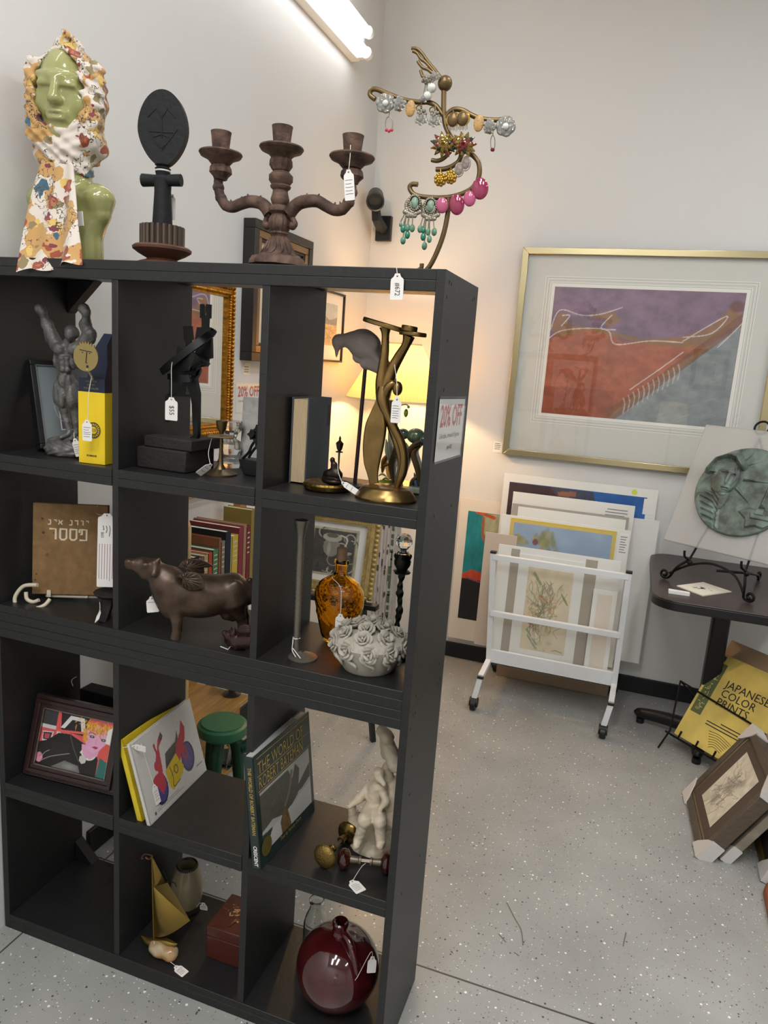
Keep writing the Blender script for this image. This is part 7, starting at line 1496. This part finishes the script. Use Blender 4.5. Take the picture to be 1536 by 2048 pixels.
# ================================================================ bottom row
ONX=M('pale_onyx','c9b99c',r=.15,coat=.5,col2='b98a54',vs=28,var=.2,trans=.15); c0=V(-.598,.044,Z4)
t=thing('sailboat_ornament','brass sailboat ornament mounted on a pale onyx stone','ornament',c0)
v,f=blob([('e',c0+V(-.008,0,.018),(.03,.022,.019)),('e',c0+V(.018,.0,.017),(.026,.02,.018)),('e',c0+V(-.02,.004,.016),(.016,.016,.016)),('e',c0+V(.026,-.006,.016),(.016,.014,.015))],.0025,.006,lambda G:.0012*np.sin(G[...,0]*170)*np.sin(G[...,2]*200+G[...,1]*130)); v[:,2]=np.maximum(v[:,2],Z4+.0003); MB().add((v,f),ONX).build('onyx_base',t,ang=80)
SBR=M('satin_gold_brass','8a7238',r=.3,m=.85); ys=.052; S=lambda x,y,d=0: at(x/3.072,1640+y/3.072,1,ys+d)
MB().add(tube([S(868,712),S(905,742),S(950,756),S(1010,758),S(1060,766),S(1090,760)],[.001,.010,.014,.014,.009,.001],12,5,np.array([(math.cos(a)*.8,math.sin(a)) for a in np.linspace(0,6.283,12,endpoint=False)])),SBR).build('hull',t)
MB().add(tube([S(946,760),S(940,520),S(934,215)],.0022,8),SBR).build('mast',t)
def sail(P,bulge):
    top,bl,br=[np.array(p) for p in P]; n=12; v=[];f=[]
    for i in range(n+1):
        for j in range(n+1):
            u=i/n; w=j/n; p=top*(1-u)+(bl*(1-w)+br*w)*u; v.append(p+V(0,-bulge*math.sin(math.pi*w)*math.sin(math.pi*u*.8),-.006*math.sin(math.pi*w)*u))
    for i in range(n):
        for j in range(n): f.append((i*(n+1)+j,i*(n+1)+j+1,(i+1)*(n+1)+j+1,(i+1)*(n+1)+j))
    v=np.array(v); k=len(v); return np.concatenate([v,v+V(0,.0012,0)]),f+[tuple(x+k for x in q)[::-1] for q in f]
MB().add(sail((S(942,410),S(950,720),S(1168,618,-.02)),.02),SBR).add(([S(942,410),S(1030,385,-.01),S(1100,500,-.018),S(1168,618,-.02),S(942,412,.001)],[(0,1,2,3,4)]),SBR).build('main_sail',t,ang=80)
MB().add(sail((S(936,230),S(940,410),S(1014,382,.01)),.006),SBR).build('top_sail',t,ang=80)
MB().add(tube([S(1015,385),S(1030,375),S(1012,330),S(1003,310)],.0012,6,4),BLA).add(tube([S(1030,380),S(1070,385),S(1083,410)],.0012,6,4),BLA).add(tube([S(934,218),S(905,210),S(880,215),S(868,240),S(880,235)],.0016,6,4),M('copper_wire','7a5038',r=.35,m=.7)).add(tube([S(934,222),S(915,240),S(895,228)],.0024,6,4),M('copper_wire','7a5038')).build('rigging_wire',t)
price_tag('price tag lying in front of the onyx sailboat',at(352,1934,2,Z4+.001),unit(V(.25,1,0)),unit(V(-1,.25,.05)),.022,.034,[S(946,745,-.012),S(960,800,-.022),S(1010,845,-.026),at(349,1930,2,Z4+.004)],5)
# gourd vase
GRD=M('cream_crackle_glaze','a59a7c',r=.3,coat=.4,col2='8c8262',vs=50,var=.25,stretch=(3,3,.6)); DKB=M('dark_brown_band','2a221c',r=.5); c0=V(-.636,.205,Z4); hv_=lambda py: at(372,py,1,.205)[2]-Z4
t=thing('vase','cream glazed gourd shaped vase with beaded black rim behind the sailboat','vase',c0)
MB().add(lathe(c0,[(0,hv_(1808)),(.034,hv_(1808)),(.0405,hv_(1795)),(.043,hv_(1775)),(.0415,hv_(1758)),(.035,hv_(1742)),(.027,hv_(1731)),(.0235,hv_(1731)),(.026,hv_(1742)),(.034,hv_(1765)),(.03,hv_(1800)),(0,hv_(1803))],44,None,lambda th,h:1+.012*math.cos(9*th)),GRD).build('body',t)
MB().add(lathe(c0,[(0,0),(.032,0),(.036,.01),(.0385,hv_(1812)),(.038,hv_(1804)),(0,hv_(1804))],40),DKB).build('dark_foot',t)
mb=MB().add(lathe(c0,[(.0275,hv_(1733)),(.029,hv_(1729)),(.0265,hv_(1726)),(.0235,hv_(1728))],36,cap=False),DKB)
for i in range(30):
    a=2*math.pi*i/30; mb.add(ball(c0+V(.0285*math.cos(a),.0285*math.sin(a),hv_(1731)),.0018,6),M('silver_bead','a8a49a',r=.3,m=.6))
mb.build('beaded_rim',t)
price_tag('price tag standing between the gourd vase and the red box',at(407,1808,1,.20),(1,.1,.08),(-.1,.0,1),.022,.018,[c0+V(.038,-.01,hv_(1800)),at(400,1806,1,.20)],3)
# red wooden box
RBX=M('red_brown_lacquer','4f2218',r=.35,var=.12,vs=15,stretch=(2,8,8),coat=.2); b0=at(411,1916,2,Z4); c0=V(-.452,.16,Z4); t=thing('wooden_box','red brown lacquered wooden box with painted lid by the second divider','box',c0)
xa,xb,y0,y1=-.497,-.398,.085,.205
MB().add(box(xa,xb,y0,y1,Z4,Z4+.062),RBX).build('body',t,bev=.0015)
MB().add(box(xa-.001,xb+.001,y0-.001,y1+.001,Z4+.0635,Z4+.092),RBX).build('lid',t,bev=.002)
mb=MB(); lf_=Fr((xa,y0,Z4+.0922),(1,0,0),(0,1,0))
for i in range(34):
    p=V(.062,.062)+RNG.normal(0,.014,2)*V(1.3,1); mb.add(stroke(lf_,[p,p+RNG.normal(0,.007,2),p+RNG.normal(0,.01,2)],.004,.0003+i*1e-5),M(('tan_paint','rust_paint','cream_paint')[i%3],('a3703c','7a3a1e','c9a272')[i%3],r=.5))
mb.build('lid_painting',t,smooth=False)
# clear bottle and jug
CGL=M('clear_bottle_glass','f3f6f4',r=.02,trans=1.,ior=1.45); c0=V(-.262,.222,Z4); 
t=one(MB().add(lathe(c0,[(0,.003),(.026,.001),(.031,.006),(.031,.075),(.027,.092),(.019,.112),(.0165,.122),(.0165,.131),(.0195,.134),(.0205,.139),(.0185,.143),(.0155,.142),(.0145,.136),(.0145,.122),(.017,.111),(.025,.09),(.0285,.075),(.0285,.010),(0,.008)],40),CGL),'milk_bottle','small clear glass milk bottle half hidden behind the burgundy jug','bottle')
JUG=M('burgundy_glaze','3c0d11',r=.07,coat=1.,col2='4c1316',vs=18,var=.15); CLAY=M('bare_clay_foot','9a7a56',r=.7,bump=.15); c0=V(-.152,.105,Z4); hj=lambda py: at(678,py,1,.098)[2]-Z4
t=thing('stoneware_jug','round glossy burgundy stoneware jug with small loop handle','jug',c0)
H0=.172; pj=[]
for i in range(33):
    u=i/32; ang=math.pi*(.10+.80*u); pj.append((.0985*math.sin(ang)**.92,.088-.092*math.cos(ang)))
pj=[(r,h-pj[0][1]) for r,h in pj]; hh_=pj[-1][1]; lo_=[p for p in pj if p[1]<.022]; hi_=[p for p in pj if p[1]>=.020]
MB().add(lathe(c0,[(0,0)]+lo_,64),CLAY).build('clay_foot',t)
nk=hi_[-1]
MB().add(lathe(c0,[(lo_[-1][0]+.0008,lo_[-1][1]-.001)]+hi_+[(.0195,nk[1]+.004),(.0172,nk[1]+.010),(.0172,nk[1]+.022),(.0195,nk[1]+.025),(.0195,nk[1]+.031),(.0165,nk[1]+.034),(.012,nk[1]+.032),(.0115,nk[1]+.01),(0,nk[1]+.005)],64),JUG).build('body',t)
hd=unit(V(.80,-.60,0)); 
MB().add(tube([c0+hd*.017+V(0,0,nk[1]+.014),c0+hd*.04+V(0,0,nk[1]+.012),c0+hd*.063+V(0,0,nk[1]-.010),c0+hd*.078+V(0,0,nk[1]-.038),c0+hd*.0815+V(0,0,nk[1]-.062)],[.010,.0085,.0082,.0085,.011],14,6),JUG).build('handle',t)
hp=c0+hd*.062+V(.045,-.005,nk[1]-.055)
price_tag('price tag leaning on the burgundy jug by its handle',at(745,1916,1,.07),unit(V(.7,.6,-.2)),unit(V(-.25,.3,.9)),.022,.03,[c0+hd*.072+V(0,-.008,nk[1]-.028),c0+hd*.082+V(0,-.012,nk[1]-.05),at(741,1905,1,.055)],0)
